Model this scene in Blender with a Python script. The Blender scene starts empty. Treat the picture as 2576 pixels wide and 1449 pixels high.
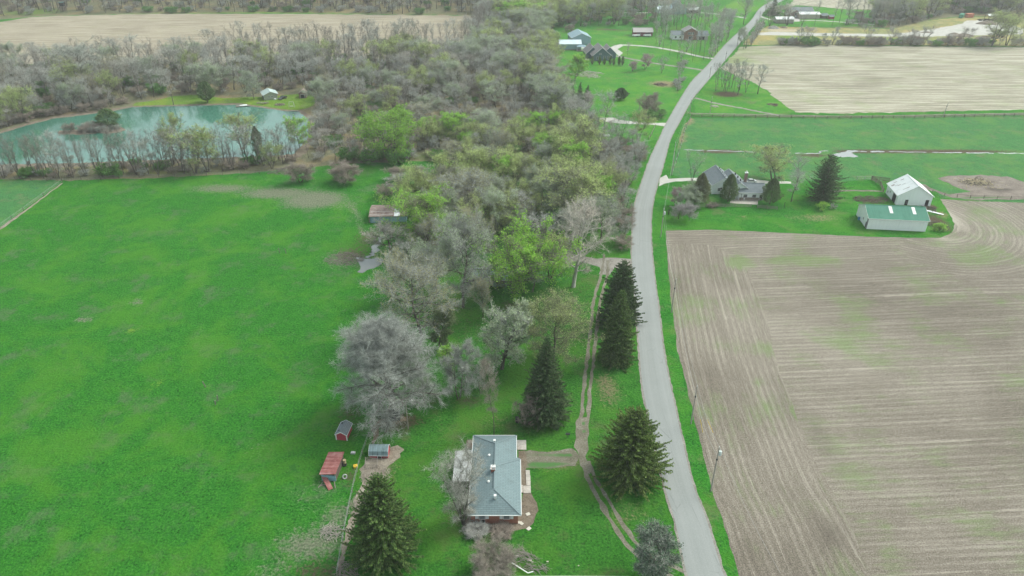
import bpy, bmesh, math, random
import numpy as np
from mathutils import Vector, Matrix, noise as mnoise
from mathutils.geometry import delaunay_2d_cdt

# ------------------------------------------------------------------ scene, camera, light
SC = bpy.context.scene
COL = SC.collection
CAM_H, PITCH = 100.0, math.radians(30.7)
FPX = 715 * 2576 / 1024.0            # focal length in survey-sheet units

cam_d = bpy.data.cameras.new('camera')
cam = bpy.data.objects.new('camera', cam_d); COL.objects.link(cam)
cam.location = (0, 0, CAM_H); cam.rotation_euler = (math.pi / 2 - PITCH, 0, 0)
cam_d.sensor_width = 36; cam_d.lens = 36 * 715 / 1024.0
cam_d.clip_start = 0.5; cam_d.clip_end = 12000
SC.camera = cam

SUN_EL, SUN_AZ = 48, 62              # azimuth clockwise from +Y (north of the picture), to the right and behind the view
W = bpy.data.worlds.new('World'); SC.world = W; W.use_nodes = True
wn = W.node_tree; wn.nodes.clear()
sky = wn.nodes.new('ShaderNodeTexSky'); sky.sky_type = 'NISHITA'; sky.sun_disc = False
sky.sun_elevation = math.radians(SUN_EL); sky.sun_rotation = math.radians(SUN_AZ)
sky.air_density = 1.0; sky.dust_density = 3.0; sky.ozone_density = 1.0
bg = wn.nodes.new('ShaderNodeBackground'); bg.inputs['Strength'].default_value = 0.15
wo = wn.nodes.new('ShaderNodeOutputWorld')
hz = wn.nodes.new('ShaderNodeHueSaturation'); hz.inputs['Saturation'].default_value = .42   # thin even overcast: the sky's blue is mostly veiled
tn = wn.nodes.new('ShaderNodeMix'); tn.data_type = 'RGBA'; tn.blend_type = 'MULTIPLY'; tn.inputs[0].default_value = 1; tn.inputs[7].default_value = (.93, 1.0, .93, 1)
wn.links.new(sky.outputs[0], hz.inputs['Color']); wn.links.new(hz.outputs[0], tn.inputs[6]); wn.links.new(tn.outputs[2], bg.inputs[0]); wn.links.new(bg.outputs[0], wo.inputs[0])

sun_d = bpy.data.lights.new('sun', 'SUN'); sun_d.energy = 1.1; sun_d.angle = math.radians(22)
sun_d.color = (1.0, 0.97, 0.92)
sun = bpy.data.objects.new('sun', sun_d); COL.objects.link(sun)
el, az = math.radians(SUN_EL), math.radians(SUN_AZ)
sdir = Vector((math.sin(az) * math.cos(el), math.cos(az) * math.cos(el), math.sin(el)))
sun.rotation_euler = sdir.to_track_quat('Z', 'Y').to_euler()
sun.location = sdir * 400

SC.view_settings.view_transform = 'Standard'; SC.view_settings.look = 'None'
SC.view_settings.exposure = 1.02; SC.view_settings.gamma = 1; SC.view_settings.use_curve_mapping = False
SC.cycles.max_bounces = 5; SC.cycles.diffuse_bounces = 2; SC.cycles.glossy_bounces = 2
SC.cycles.transmission_bounces = 2; SC.cycles.transparent_max_bounces = 6; SC.cycles.volume_bounces = 0
SC.cycles.caustics_reflective = False; SC.cycles.caustics_refractive = False

random.seed(7)
RNG = np.random.default_rng(7)

# ------------------------------------------------------------------ survey helpers
CP, SP = math.cos(PITCH), math.sin(PITCH)
def G(x, y, z=0.0):
    """ground (or height z) position of a point of the survey sheet"""
    u = (x - 1288) / FPX; v = (y - 724.5) / FPX
    fy = CP - v * SP; dz = -(SP + v * CP); t = (z - CAM_H) / dz
    return (u * t, fy * t)
def GP(pts, z=0.0): return [G(x, y, z) for x, y in pts]
def tree_h(bx, by, ty):
    X, Y = G(bx, by); v = (ty - 724.5) / FPX
    fy = CP - v * SP; dz = -(SP + v * CP)
    return CAM_H + dz * Y / fy
def scale_at(bx, by):
    X, Y = G(bx, by); return (Y * CP + CAM_H * SP) / FPX     # metres per sheet unit

def nz(x, y, s=1.0, seed=0.0): return mnoise.noise(Vector((x * s + seed * 17.3, y * s - seed * 9.1, seed * 3.7)))

# ------------------------------------------------------------------ materials
class NT:
    def __init__(s, name, rough=0.8, spec=0.3):
        s.m = bpy.data.materials.new(name); s.m.use_nodes = True
        s.t = s.m.node_tree; s.t.nodes.clear()
        s.out = s.t.nodes.new('ShaderNodeOutputMaterial')
        s.b = s.t.nodes.new('ShaderNodeBsdfPrincipled')
        s.b.inputs['Roughness'].default_value = rough
        s.b.inputs['Specular IOR Level'].default_value = spec
        s.t.links.new(s.b.outputs[0], s.out.inputs[0])
        s.tc = None
    def n(s, ty, **kw):
        o = s.t.nodes.new(ty)
        for k, v in kw.items(): setattr(o, k, v)
        return o
    def l(s, a, b): s.t.links.new(a, b)
    def obj(s):
        if not s.tc: s.tc = s.n('ShaderNodeTexCoord')
        return s.tc.outputs['Object']
    def uv(s):
        if not s.tc: s.tc = s.n('ShaderNodeTexCoord')
        return s.tc.outputs['UV']
    def map(s, vec, scale=(1, 1, 1), rot=(0, 0, 0), loc=(0, 0, 0)):
        o = s.n('ShaderNodeMapping'); s.l(vec, o.inputs[0])
        o.inputs['Scale'].default_value = scale; o.inputs['Rotation'].default_value = rot; o.inputs['Location'].default_value = loc
        return o.outputs[0]
    def noise(s, vec, scale, detail=3, rough=.55, dist=0.0, dim='3D'):
        o = s.n('ShaderNodeTexNoise'); o.noise_dimensions = dim
        s.l(vec, o.inputs['Vector']); o.inputs['Scale'].default_value = scale
        o.inputs['Detail'].default_value = detail; o.inputs['Roughness'].default_value = rough; o.inputs['Distortion'].default_value = dist
        return o.outputs['Fac']
    def voro(s, vec, scale, feature='F1', rand=1.0):
        o = s.n('ShaderNodeTexVoronoi', feature=feature); s.l(vec, o.inputs['Vector']); o.inputs['Scale'].default_value = scale
        o.inputs['Randomness'].default_value = rand
        return o
    def ramp(s, fac, stops, interp='LINEAR'):
        o = s.n('ShaderNodeValToRGB'); s.l(fac, o.inputs[0]); e = o.color_ramp; e.interpolation = interp
        while len(e.elements) > 1: e.elements.remove(e.elements[-1])
        for i, (p, c) in enumerate(stops):
            if isinstance(c, (int, float)): c = (c, c, c)
            k = e.elements[0] if i == 0 else e.elements.new(p)
            k.position = p; k.color = (*c, 1)
        return o.outputs[0]
    def mix(s, fac, a, b, mode='MIX'):
        o = s.n('ShaderNodeMix', data_type='RGBA', blend_type=mode)
        for i, v in ((0, fac), (6, a), (7, b)):
            if isinstance(v, (int, float)): o.inputs[i].default_value = v if i == 0 else (v, v, v, 1)
            elif isinstance(v, tuple): o.inputs[i].default_value = (*v, 1)
            else: s.l(v, o.inputs[i])
        return o.outputs[2]
    def math(s, op, a, b=None, c=None, clamp=False):
        o = s.n('ShaderNodeMath', operation=op, use_clamp=clamp)
        for i, v in enumerate((a, b, c)):
            if v is None: continue
            if isinstance(v, (int, float)): o.inputs[i].default_value = v
            else: s.l(v, o.inputs[i])
        return o.outputs[0]
    def thr(s, v, lo, hi):
        o = s.n('ShaderNodeMapRange', interpolation_type='SMOOTHSTEP'); s.l(v, o.inputs[0])
        o.inputs[1].default_value = lo; o.inputs[2].default_value = hi
        return o.outputs[0]
    def attr(s, name):
        o = s.n('ShaderNodeAttribute', attribute_name=name)
        return o
    def color(s, c):
        if isinstance(c, tuple): s.b.inputs['Base Color'].default_value = (*c, 1)
        else: s.l(c, s.b.inputs['Base Color'])
        return s
    def bump(s, h, strength=.5, dist=.1):
        o = s.n('ShaderNodeBump'); s.l(h, o.inputs['Height']); o.inputs['Strength'].default_value = strength; o.inputs['Distance'].default_value = dist
        s.l(o.outputs[0], s.b.inputs['Normal']); return s

def flat(name, c, rough=.7, var=.15, scale=3.0, spec=.3, metal=0.0):
    """plain surface with faint weathering"""
    s = NT(name, rough, spec); f = s.noise(s.obj(), scale, 5, .65)
    lo = tuple(k * (1 - var * 1.4) for k in c); hi = tuple(min(1, k * (1 + var)) for k in c)
    s.color(s.ramp(f, [(.3, lo), (.7, hi)])); s.b.inputs['Metallic'].default_value = metal
    return s.m

def masks(s):
    a = s.attr('mask'); sep = s.n('ShaderNodeSeparateColor'); s.l(a.outputs['Color'], sep.inputs[0])
    return sep.outputs[0], sep.outputs[1], sep.outputs[2]

def grass_mat(name, dark, mid, light, dry=(.26, .22, .13), litter=(.115, .09, .062), yel=(.14, .25, .035), tuft=1.0, flecks=.0):
    s = NT(name, .95, .0); P = s.obj(); R, Gm, B = masks(s)
    n1 = s.noise(P, 2.3, 6, .72); n2 = s.noise(P, .42, 5, .62, .6); n3 = s.noise(P, .06, 7, .68, .5)
    n4 = s.noise(s.map(P, (1, 1, 1), loc=(31, 7, 0)), 1.1, 5, .7)
    f = s.math('ADD', s.math('MULTIPLY', n1, .8 * tuft), s.math('MULTIPLY', n2, .2))
    f = s.math('ADD', f, (1 - tuft) * .4)
    c = s.ramp(f, [(.38, tuple(k * .7 for k in dark)), (.455, tuple(.5 * (p + q) for p, q in zip(dark, mid))), (.5, mid), (.60, light)])
    # broad drifts of yellower and bluer sward
    yfac = s.math('MULTIPLY', s.thr(n3, .45, .62), .5)
    c = s.mix(s.math('MULTIPLY', s.thr(s.noise(s.map(P, loc=(70, 3, 0)), .11, 7, .75), .51, .65), .62), c, tuple(.5 * (p + q) for p, q in zip(dark, dry)))
    c = s.mix(yfac, c, tuple(k * q for k, q in zip(light, (1.35, 1.0, .8))))
    bfac = s.math('MULTIPLY', s.thr(n2, .56, .66), s.thr(s.noise(s.map(P, loc=(5, 90, 0)), .05, 3, .6), .48, .6))
    c = s.mix(s.math('MULTIPLY', bfac, .5), c, tuple(k * q for k, q in zip(dark, (1.1, .95, 1.9))))
    # masked patches broken up by noise
    def patch(ch, col_, gain=1.0):
        v = s.math('ADD', ch, s.math('MULTIPLY', s.math('SUBTRACT', s.math('ADD', s.math('MULTIPLY', n4, .6), s.math('MULTIPLY', n1, .4)), .5), 1.9))
        return s.math('MULTIPLY', s.thr(v, .22, .62), s.math('MULTIPLY', s.thr(ch, .03, .22), gain))
    dcol = s.ramp(n1, [(.35, tuple(k * .45 for k in dry)), (.55, dry), (.7, tuple(k * 1.35 for k in dry))])
    lcol = s.ramp(n1, [(.35, tuple(k * .5 for k in litter)), (.6, litter), (.72, tuple(k * 1.6 for k in litter))])
    c = s.mix(patch(Gm, yel, .8), c, yel)
    c = s.mix(patch(R, dry), c, dcol)
    c = s.mix(patch(B, litter), c, lcol)
    if flecks:
        sp = s.thr(s.noise(s.map(P, (.55, 1.6, 1)), .9, 3, .6), .64, .70)
        c = s.mix(s.math('MULTIPLY', sp, flecks), c, tuple(k * .4 for k in dark))
    s.color(c); s.bump(s.math('ADD', n1, n2), .9, .35)
    return s.m

M_GRASS = grass_mat('grass_verge', (.014, .088, .015), (.028, .165, .019), (.055, .225, .030))
M_PAST = grass_mat('pasture_grass', (.015, .088, .015), (.027, .155, .018), (.055, .215, .027), dry=(.17, .195, .125), flecks=.2)
M_PAST2 = grass_mat('pale_pasture_grass', (.035, .115, .045), (.055, .180, .056), (.085, .235, .070), tuft=.8, flecks=.45)
M_LAWN = grass_mat('lawn_grass', (.018, .080, .014), (.032, .145, .018), (.060, .200, .028), dry=(.19, .17, .095), litter=(.10, .095, .055))
M_FAR = grass_mat('meadow_grass', (.03, .13, .022), (.05, .205, .03), (.09, .27, .04), tuft=.7)
M_FLOOR = grass_mat('woodland_floor', (.10, .11, .06), (.155, .155, .095), (.21, .205, .13), tuft=1)
M_MEAD = grass_mat('rough_meadow', (.11, .14, .06), (.22, .24, .10), (.34, .33, .17), dry=(.50, .43, .30), tuft=.9)

def field_mat(name, soil, straw, pale, green, row=.76, pass_w=6.1, contrast=1.0):
    s = NT(name, .95, .1); P = s.obj(); U = s.uv(); R, Gm, B = masks(s)
    wob = s.noise(P, .02, 3, .5)
    uvs = s.n('ShaderNodeSeparateXYZ'); s.l(U, uvs.inputs[0])
    u = s.math('ADD', uvs.outputs[0], s.math('MULTIPLY', s.math('SUBTRACT', wob, .5), 1.5)); v = uvs.outputs[1]
    def vec(a, b, z=0):
        o = s.n('ShaderNodeCombineXYZ'); s.l(s.math('MULTIPLY', u, a), o.inputs[0]); s.l(s.math('MULTIPLY', v, b), o.inputs[1]); o.inputs[2].default_value = z
        return o.outputs[0]
    st1 = s.noise(vec(1.9, .03), 1, 4, .75)                    # long drill streaks
    st2 = s.noise(vec(3.2, .55, 5), 1, 5, .75)                 # residue
    sp = s.noise(P, 3.6, 6, .85)                                # loose straw speckle
    mac = s.noise(P, .022, 5, .6, .5)
    mac2 = s.noise(s.map(P, loc=(50, 20, 0)), .07, 4, .6)
    rw = s.math('MULTIPLY', s.math('ADD', s.math('SINE', s.math('MULTIPLY', u, 2 * math.pi / row)), 1), .5)      # planted rows
    rwm = s.math('MULTIPLY', rw, s.thr(s.noise(vec(.35, .03, 7), 1, 4, .7), .38, .62))
    f = s.math('ADD', s.math('MULTIPLY', st1, .11 * contrast), s.math('ADD', s.math('MULTIPLY', st2, .20), s.math('MULTIPLY', sp, .69)))
    f = s.math('ADD', f, (1 - contrast) * .055)
    f = s.math('ADD', f, s.math('MULTIPLY', s.math('SUBTRACT', rwm, .25), .06 * contrast))
    f = s.math('ADD', f, s.math('MULTIPLY', s.math('SUBTRACT', mac, .5), .20))
    c = s.ramp(f, [(.38, soil), (.49, straw), (.62, pale)])
    # pale wheel / combine lines
    fr = s.math('FRACT', s.math('DIVIDE', s.math('ADD', u, s.math('MULTIPLY', s.noise(vec(.6, .02, 3), 1, 2, .5), 3.0)), pass_w))
    ln = s.math('MULTIPLY', s.math('SUBTRACT', 1, s.thr(fr, .0, .06)), s.thr(s.math('ADD', s.math('MULTIPLY', s.noise(vec(.22, .05, 9), 1, 4, .7), .6), s.math('MULTIPLY', st2, .4)), .42, .56))
    c = s.mix(s.math('MULTIPLY', ln, .45), c, tuple(k * 1.3 for k in pale))
    # volunteer green
    g = s.thr(s.math('ADD', s.math('ADD', s.math('MULTIPLY', mac2, .6), s.math('MULTIPLY', s.noise(vec(1.1, .12, 2), 1, 4, .7), .4)), s.math('MULTIPLY', Gm, .45)), .50, .72)
    c = s.mix(s.math('MULTIPLY', g, .5), c, s.mix(sp, tuple(k * .5 for k in green), tuple(k * 1.5 for k in green)))
    d = s.math('MULTIPLY', s.thr(s.math('ADD', B, s.math('MULTIPLY', s.math('SUBTRACT', sp, .5), .9)), .15, .95), .62)
    c = s.mix(d, c, tuple(k * .62 for k in soil))
    r = s.math('MULTIPLY', s.thr(s.math('ADD', R, s.math('MULTIPLY', s.math('SUBTRACT', sp, .5), .8)), .2, .9), .75)
    c = s.mix(r, c, s.mix(sp, pale, tuple(min(1, k * 1.35) for k in pale)))
    s.color(c); s.bump(s.math('ADD', sp, s.math('MULTIPLY', st1, 1.2)), .6, .12)
    return s.m
M_F1 = field_mat('corn_stubble', (.075, .063, .050), (.176, .153, .123), (.34, .308, .258), (.12, .22, .05), row=1.5)
M_F2 = field_mat('pale_stubble', (.15, .135, .098), (.28, .26, .195), (.465, .44, .35), (.17, .25, .07), row=3.1, pass_w=9, contrast=3.0)
M_F3 = field_mat('tan_stubble', (.17, .14, .10), (.285, .25, .185), (.41, .36, .275), (.22, .22, .10), row=4.2, pass_w=14, contrast=3.2)

def dirt_mat(name, a, b, c2, scale=1.0, rough=.95):
    s = NT(name, rough, .15); P = s.obj(); R, Gm, B = masks(s)
    n1 = s.noise(P, 2.2 * scale, 6, .75); n2 = s.noise(P, .3 * scale, 4, .6, .5)
    f = s.math('ADD', s.math('MULTIPLY', n1, .6), s.math('MULTIPLY', n2, .4))
    c = s.ramp(f, [(.36, a), (.5, b), (.65, c2)])
    c = s.mix(s.math('MULTIPLY', s.thr(s.math('ADD', Gm, s.math('SUBTRACT', n1, .5)), .3, .7), .85), c, (.05, .17, .035))
    c = s.mix(s.math('MULTIPLY', s.thr(s.math('ADD', B, s.math('SUBTRACT', n1, .5)), .3, .7), .8), c, tuple(k * .4 for k in a))
    c = s.mix(s.math('MULTIPLY', s.thr(s.math('ADD', R, s.math('SUBTRACT', n1, .5)), .3, .7), .8), c, tuple(min(1, k * 1.3) for k in c2))
    s.color(c); s.bump(n1, .5, .1); return s.m
M_MUD = dirt_mat('mud', (.10, .08, .065), (.19, .16, .135), (.27, .235, .20))
M_GRAVEL = dirt_mat('gravel', (.13, .12, .10), (.22, .205, .18), (.33, .315, .285), 1.6)
M_TRACK = dirt_mat('dirt_track', (.09, .085, .058), (.155, .145, .108), (.27, .255, .21), 1.3)
M_WHITE_GRAVEL = dirt_mat('crushed_limestone', (.30, .29, .26), (.42, .41, .375), (.55, .54, .50), 1.2)
M_LITTER = dirt_mat('leaf_litter', (.09, .07, .05), (.17, .14, .105), (.25, .215, .17), 1.3)
M_DEADWEED = dirt_mat('dead_weeds', (.13, .105, .08), (.23, .20, .155), (.36, .32, .27), 1.5)

def road_mat():
    s = NT('chipseal_road', .85, .25); P = s.obj(); U = s.uv()
    n1 = s.noise(P, 6, 5, .7); n2 = s.noise(P, .12, 4, .6)
    uvs = s.n('ShaderNodeSeparateXYZ'); s.l(U, uvs.inputs[0])
    a = s.math('ABSOLUTE', s.math('SUBTRACT', s.math('ABSOLUTE', s.math('SUBTRACT', uvs.outputs[0], .5)), .26))
    wheel = s.thr(a, .02, .14)                                   # polished wheel paths
    strk = s.noise(s.map(U, (14, .02, 1)), 1, 4, .6)
    f = s.math('ADD', s.math('MULTIPLY', n1, .5), s.math('ADD', s.math('MULTIPLY', n2, .25), s.math('MULTIPLY', strk, .25)))
    c = s.ramp(f, [(.36, (.20, .215, .205)), (.5, (.24, .255, .245)), (.66, (.285, .30, .29))])
    c = s.mix(s.math('MULTIPLY', s.math('SUBTRACT', 1, wheel), .18), c, (.31, .32, .31))
    cr = s.voro(s.map(P, (1, .35, 1)), .22, 'DISTANCE_TO_EDGE'); crk = s.math('MULTIPLY', s.math('SUBTRACT', 1, s.thr(cr.outputs[0], .0, .012)), s.thr(n2, .5, .6))
    c = s.mix(s.math('MULTIPLY', crk, .5), c, (.13, .14, .135))
    s.color(c); s.bump(n1, .3, .03); return s.m
M_ROAD = road_mat()
def concrete_mat():
    s = NT('concrete', .85, .25); n = s.noise(s.obj(), 1.8, 6, .7)
    s.color(s.ramp(n, [(.3, (.30, .27, .235)), (.55, (.45, .42, .375)), (.75, (.55, .52, .47))])); s.bump(n, .2, .03); return s.m
M_CONC = concrete_mat()
def water_mat(name, deep, shallow, rough=.05, bump=.04, spec=.5):
    s = NT(name, rough, spec); P = s.obj(); n = s.noise(P, .02, 3, .5)
    s.color(s.ramp(n, [(.35, deep), (.65, shallow)])); s.b.inputs['IOR'].default_value = 1.5
    s.bump(s.noise(s.map(P, (1, .6, 1)), 1.4, 3, .6), bump, .06); return s.m
M_WATER = water_mat('pond_water', (.030, .125, .085), (.055, .175, .125), .085, .03, 1.0)
M_BROOK = water_mat('brook_water', (.12, .13, .12), (.22, .235, .22), .15, .1, .8)

# ------------------------------------------------------------------ object helpers
def tag(o, label=None, cat=None, group=None, kind=None):
    if label: o['label'] = label
    if cat: o['category'] = cat
    if group: o['group'] = group
    if kind: o['kind'] = kind
    return o
def link(name, me, parent=None, mats=()):
    o = bpy.data.objects.new(name, me); COL.objects.link(o)
    for m in mats: me.materials.append(m)
    if parent is not None: o.parent = parent
    return o
def empty(name, loc, rz=0, label=None, cat=None, group=None):
    o = bpy.data.objects.new(name, None); COL.objects.link(o); o.location = loc; o.rotation_euler = (0, 0, rz)
    o.empty_display_size = .5
    return tag(o, label, cat, group)

def in_poly(px, py, poly):
    poly = np.asarray(poly); x0, y0 = poly[:, 0], poly[:, 1]; x1, y1 = np.roll(x0, -1), np.roll(y0, -1)
    ins = np.zeros(px.shape, bool)
    for a, b, c, d in zip(x0, y0, x1, y1):
        if b == d: continue
        cond = ((b > py) != (d > py)) & (px < (c - a) * (py - b) / (d - b) + a)
        ins ^= cond
    return ins
def dist_line(px, py, pts):
    d = np.full(px.shape, 1e9)
    for (a, b), (c, e) in zip(pts[:-1], pts[1:]):
        vx, vy = c - a, e - b; L = vx * vx + vy * vy + 1e-9
        t = np.clip(((px - a) * vx + (py - b) * vy) / L, 0, 1)
        d = np.minimum(d, np.hypot(px - a - t * vx, py - b - t * vy))
    return d
def smooth(pts, k=4):
    out = []; n = len(pts)
    for i in range(n - 1):
        p0, p1, p2, p3 = (Vector(pts[max(i - 1, 0)]), Vector(pts[i]), Vector(pts[i + 1]), Vector(pts[min(i + 2, n - 1)]))
        for j in range(k):
            t = j / k
            q = .5 * ((2 * p1) + (p2 - p0) * t + (2 * p0 - 5 * p1 + 4 * p2 - p3) * t * t + (3 * p1 - p0 - 3 * p2 + p3) * t ** 3)
            out.append((q.x, q.y))
    out.append(tuple(pts[-1])); return out

def blob(x, y, rx, ry, ch, amt=1.0, e=1.15):
    cx, cy = G(x, y); wx = rx * scale_at(x, y); wy = abs(G(x, y - ry)[1] - G(x, y + ry)[1]) / 2
    return ('b', cx, cy, wx, wy, 'RGB'.index(ch), amt, e)
def stroke(pts, w, ch, amt=1.0): return ('s', GP(pts), w, 'RGB'.index(ch), amt)

def sheet(name, poly, z, mat, res=4.0, jit=.5, jstep=2.0, spots=(), uv=None, label=None, cat=None, world=False, kind='structure', seed=0):
    P = poly if world else GP(poly)
    b = []
    for i in range(len(P)):
        a, c = P[i], P[(i + 1) % len(P)]; L = math.hypot(c[0] - a[0], c[1] - a[1]); n = max(1, int(L / jstep))
        for j in range(n):
            t = j / n; x, y = a[0] + (c[0] - a[0]) * t, a[1] + (c[1] - a[1]) * t
            if jit and not (j == 0 and n < 2):
                x += jit * (nz(x, y, .35, seed + 1) * 1.4 + nz(x, y, 1.7, seed + 2) * .6)
                y += jit * (nz(x, y, .35, seed + 3) * 1.4 + nz(x, y, 1.7, seed + 4) * .6)
            b.append((x, y))
    bp = np.array(b); nb = len(b)
    gx, gy = np.meshgrid(np.arange(bp[:, 0].min(), bp[:, 0].max(), res), np.arange(bp[:, 1].min(), bp[:, 1].max(), res))
    gx = gx.copy(); gx[1::2] += res * .5
    gx, gy = gx.ravel(), gy.ravel()
    keep = in_poly(gx, gy, bp); gx, gy = gx[keep], gy[keep]
    vs = [Vector(p) for p in b] + [Vector((x, y)) for x, y in zip(gx.tolist(), gy.tolist())]
    ed = [(i, (i + 1) % nb) for i in range(nb)]
    ov, oe, of, *_ = delaunay_2d_cdt(vs, ed, [], 1, 1e-5)
    co = np.array([(p.x, p.y) for p in ov])
    me = bpy.data.meshes.new(name)
    me.from_pydata([(x, y, z) for x, y in co.tolist()], [], of)
    m = np.zeros((len(co), 4), np.float32); m[:, 3] = 1
    for s in spots:
        if s[0] == 'b':
            d = np.hypot((co[:, 0] - s[1]) / s[3], (co[:, 1] - s[2]) / s[4]); m[:, s[5]] = np.maximum(m[:, s[5]], s[6] * np.exp(-d ** 2 * s[7]))
        elif s[0] == 's':
            d = dist_line(co[:, 0], co[:, 1], s[1]); m[:, s[3]] = np.maximum(m[:, s[3]], s[4] * np.exp(-(d / s[2]) ** 2))
        elif s[0] == 'c': m[:, s[1]] = np.maximum(m[:, s[1]], s[2])
    at = me.attributes.new('mask', 'FLOAT_COLOR', 'POINT'); at.data.foreach_set('color', m.ravel())
    if uv:
        u, v = uv(co[:, 0], co[:, 1]); idx = np.zeros(len(me.loops), np.int32); me.loops.foreach_get('vertex_index', idx)
        ul = me.uv_layers.new(name='UVMap'); ul.data.foreach_set('uv', np.stack([u[idx], v[idx]], 1).ravel().astype(np.float32))
    # faces up
    me.update()
    if len(me.polygons) and me.polygons[0].normal.z < 0: me.flip_normals()
    o = link(name, me, None, [mat]); return tag(o, label, cat, None, kind)

def rows_uv(p, q):
    a, b = G(*p), G(*q); an = math.atan2(b[1] - a[1], b[0] - a[0]); c, s_ = math.cos(an), math.sin(an)
    return lambda x, y: (-x * s_ + y * c, x * c + y * s_)

# ------------------------------------------------------------------ ground and land cover
me = bpy.data.meshes.new('ground'); me.from_pydata([(-4000, -900, 0), (4000, -900, 0), (4000, 6000, 0), (-4000, 6000, 0)], [], [(0, 1, 2, 3)])
at = me.attributes.new('mask', 'FLOAT_COLOR', 'POINT'); at.data.foreach_set('color', [0.0] * (4 * len(me.vertices)))
ground = tag(link('ground', me, None, [M_GRASS]), kind='structure')

# road, built from its two surveyed edges
RL = [(1800, 1620), (1760, 1530), (1730, 1449), (1717, 1396), (1695, 1299), (1669, 1213), (1635, 1066), (1616, 966), (1608.7, 883), (1600, 783), (1592, 690), (1589.6, 643), (1591, 590), (1594, 533), (1607, 483), (1635.4, 400), (1658.7, 350), (1678.7, 306.7), (1717, 241), (1744, 201), (1777, 168), (1827, 110), (1865, 75), (1890.7, 50), (1910.7, 22), (1940, 4), (2000, -25)]
RR = [(1910, 1620), (1860, 1530), (1822, 1449), (1804, 1396), (1774, 1299), (1741, 1213), (1707, 1066), (1685, 966), (1668.7, 883), (1657, 783), (1646, 700), (1640, 643), (1637, 590), (1638.7, 533), (1648, 483), (1672, 400), (1686, 350), (1709, 306.7), (1741, 250), (1772, 212), (1808, 170), (1848, 123), (1888, 75), (1909, 50), (1925, 26), (1956, 8), (2015, -20)]
WL, WR = smooth(GP(RL), 5), smooth(GP(RR), 5)
def ribbon(name, A, B, z, mat, kind='structure', label=None, cat=None, cross=4, jit=0.0):
    vs, fs, us = [], [], []; d = 0
    for i, (a, b) in enumerate(zip(A, B)):
        if i: d += math.hypot(a[0] - A[i - 1][0], a[1] - A[i - 1][1])
        for j in range(cross + 1):
            t = j / cross; x, y = a[0] + (b[0] - a[0]) * t, a[1] + (b[1] - a[1]) * t
            if jit and j in (0, cross):
                x += jit * nz(x, y, .9, 5 + j) * 1.6
            vs.append((x, y, z)); us.append((t, d))
        if i:
            for j in range(cross):
                k = (i - 1) * (cross + 1) + j; fs.append((k, k + 1, k + cross + 2, k + cross + 1))
    me = bpy.data.meshes.new(name); me.from_pydata(vs, [], fs); ul = me.uv_layers.new(name='UVMap')
    for lp in me.loops: ul.data[lp.index].uv = us[lp.vertex_index]
    at = me.attributes.new('mask', 'FLOAT_COLOR', 'POINT'); at.data.foreach_set('color', [0.0] * (4 * len(me.vertices)))
    me.update()
    if me.polygons[0].normal.z < 0: me.flip_normals()
    return tag(link(name, me, None, [mat]), label, cat, None, kind)
def widen(A, B, w):
    oa, ob = [], []
    for a, b in zip(A, B):
        d = Vector((b[0] - a[0], b[1] - a[1])).normalized() * w; oa.append((a[0] - d.x, a[1] - d.y)); ob.append((b[0] + d.x, b[1] + d.y))
    return oa, ob
def resample(A, step=1.0):
    out = [A[0]]
    for a, b in zip(A[:-1], A[1:]):
        n = max(1, int(math.hypot(b[0] - a[0], b[1] - a[1]) / step))
        for j in range(1, n + 1): out.append((a[0] + (b[0] - a[0]) * j / n, a[1] + (b[1] - a[1]) * j / n))
    return out
def pair(A, B, n): # same count
    def rs(A):
        L = [0]
        for a, b in zip(A[:-1], A[1:]): L.append(L[-1] + math.hypot(b[0] - a[0], b[1] - a[1]))
        t = np.linspace(0, L[-1], n); return list(zip(np.interp(t, L, [p[0] for p in A]).tolist(), np.interp(t, L, [p[1] for p in A]).tolist()))
    return rs(A), rs(B)
PA, PB = pair(WL, WR, 900)
ribbon('road', PA, PB, .055, M_ROAD, cross=6)
SA, SB = widen(PA, PB, .42)
ribbon('road_shoulder', SA, SB, .045, M_GRAVEL, jit=.16)
ROAD_R = WR; ROAD_L = WL

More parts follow.
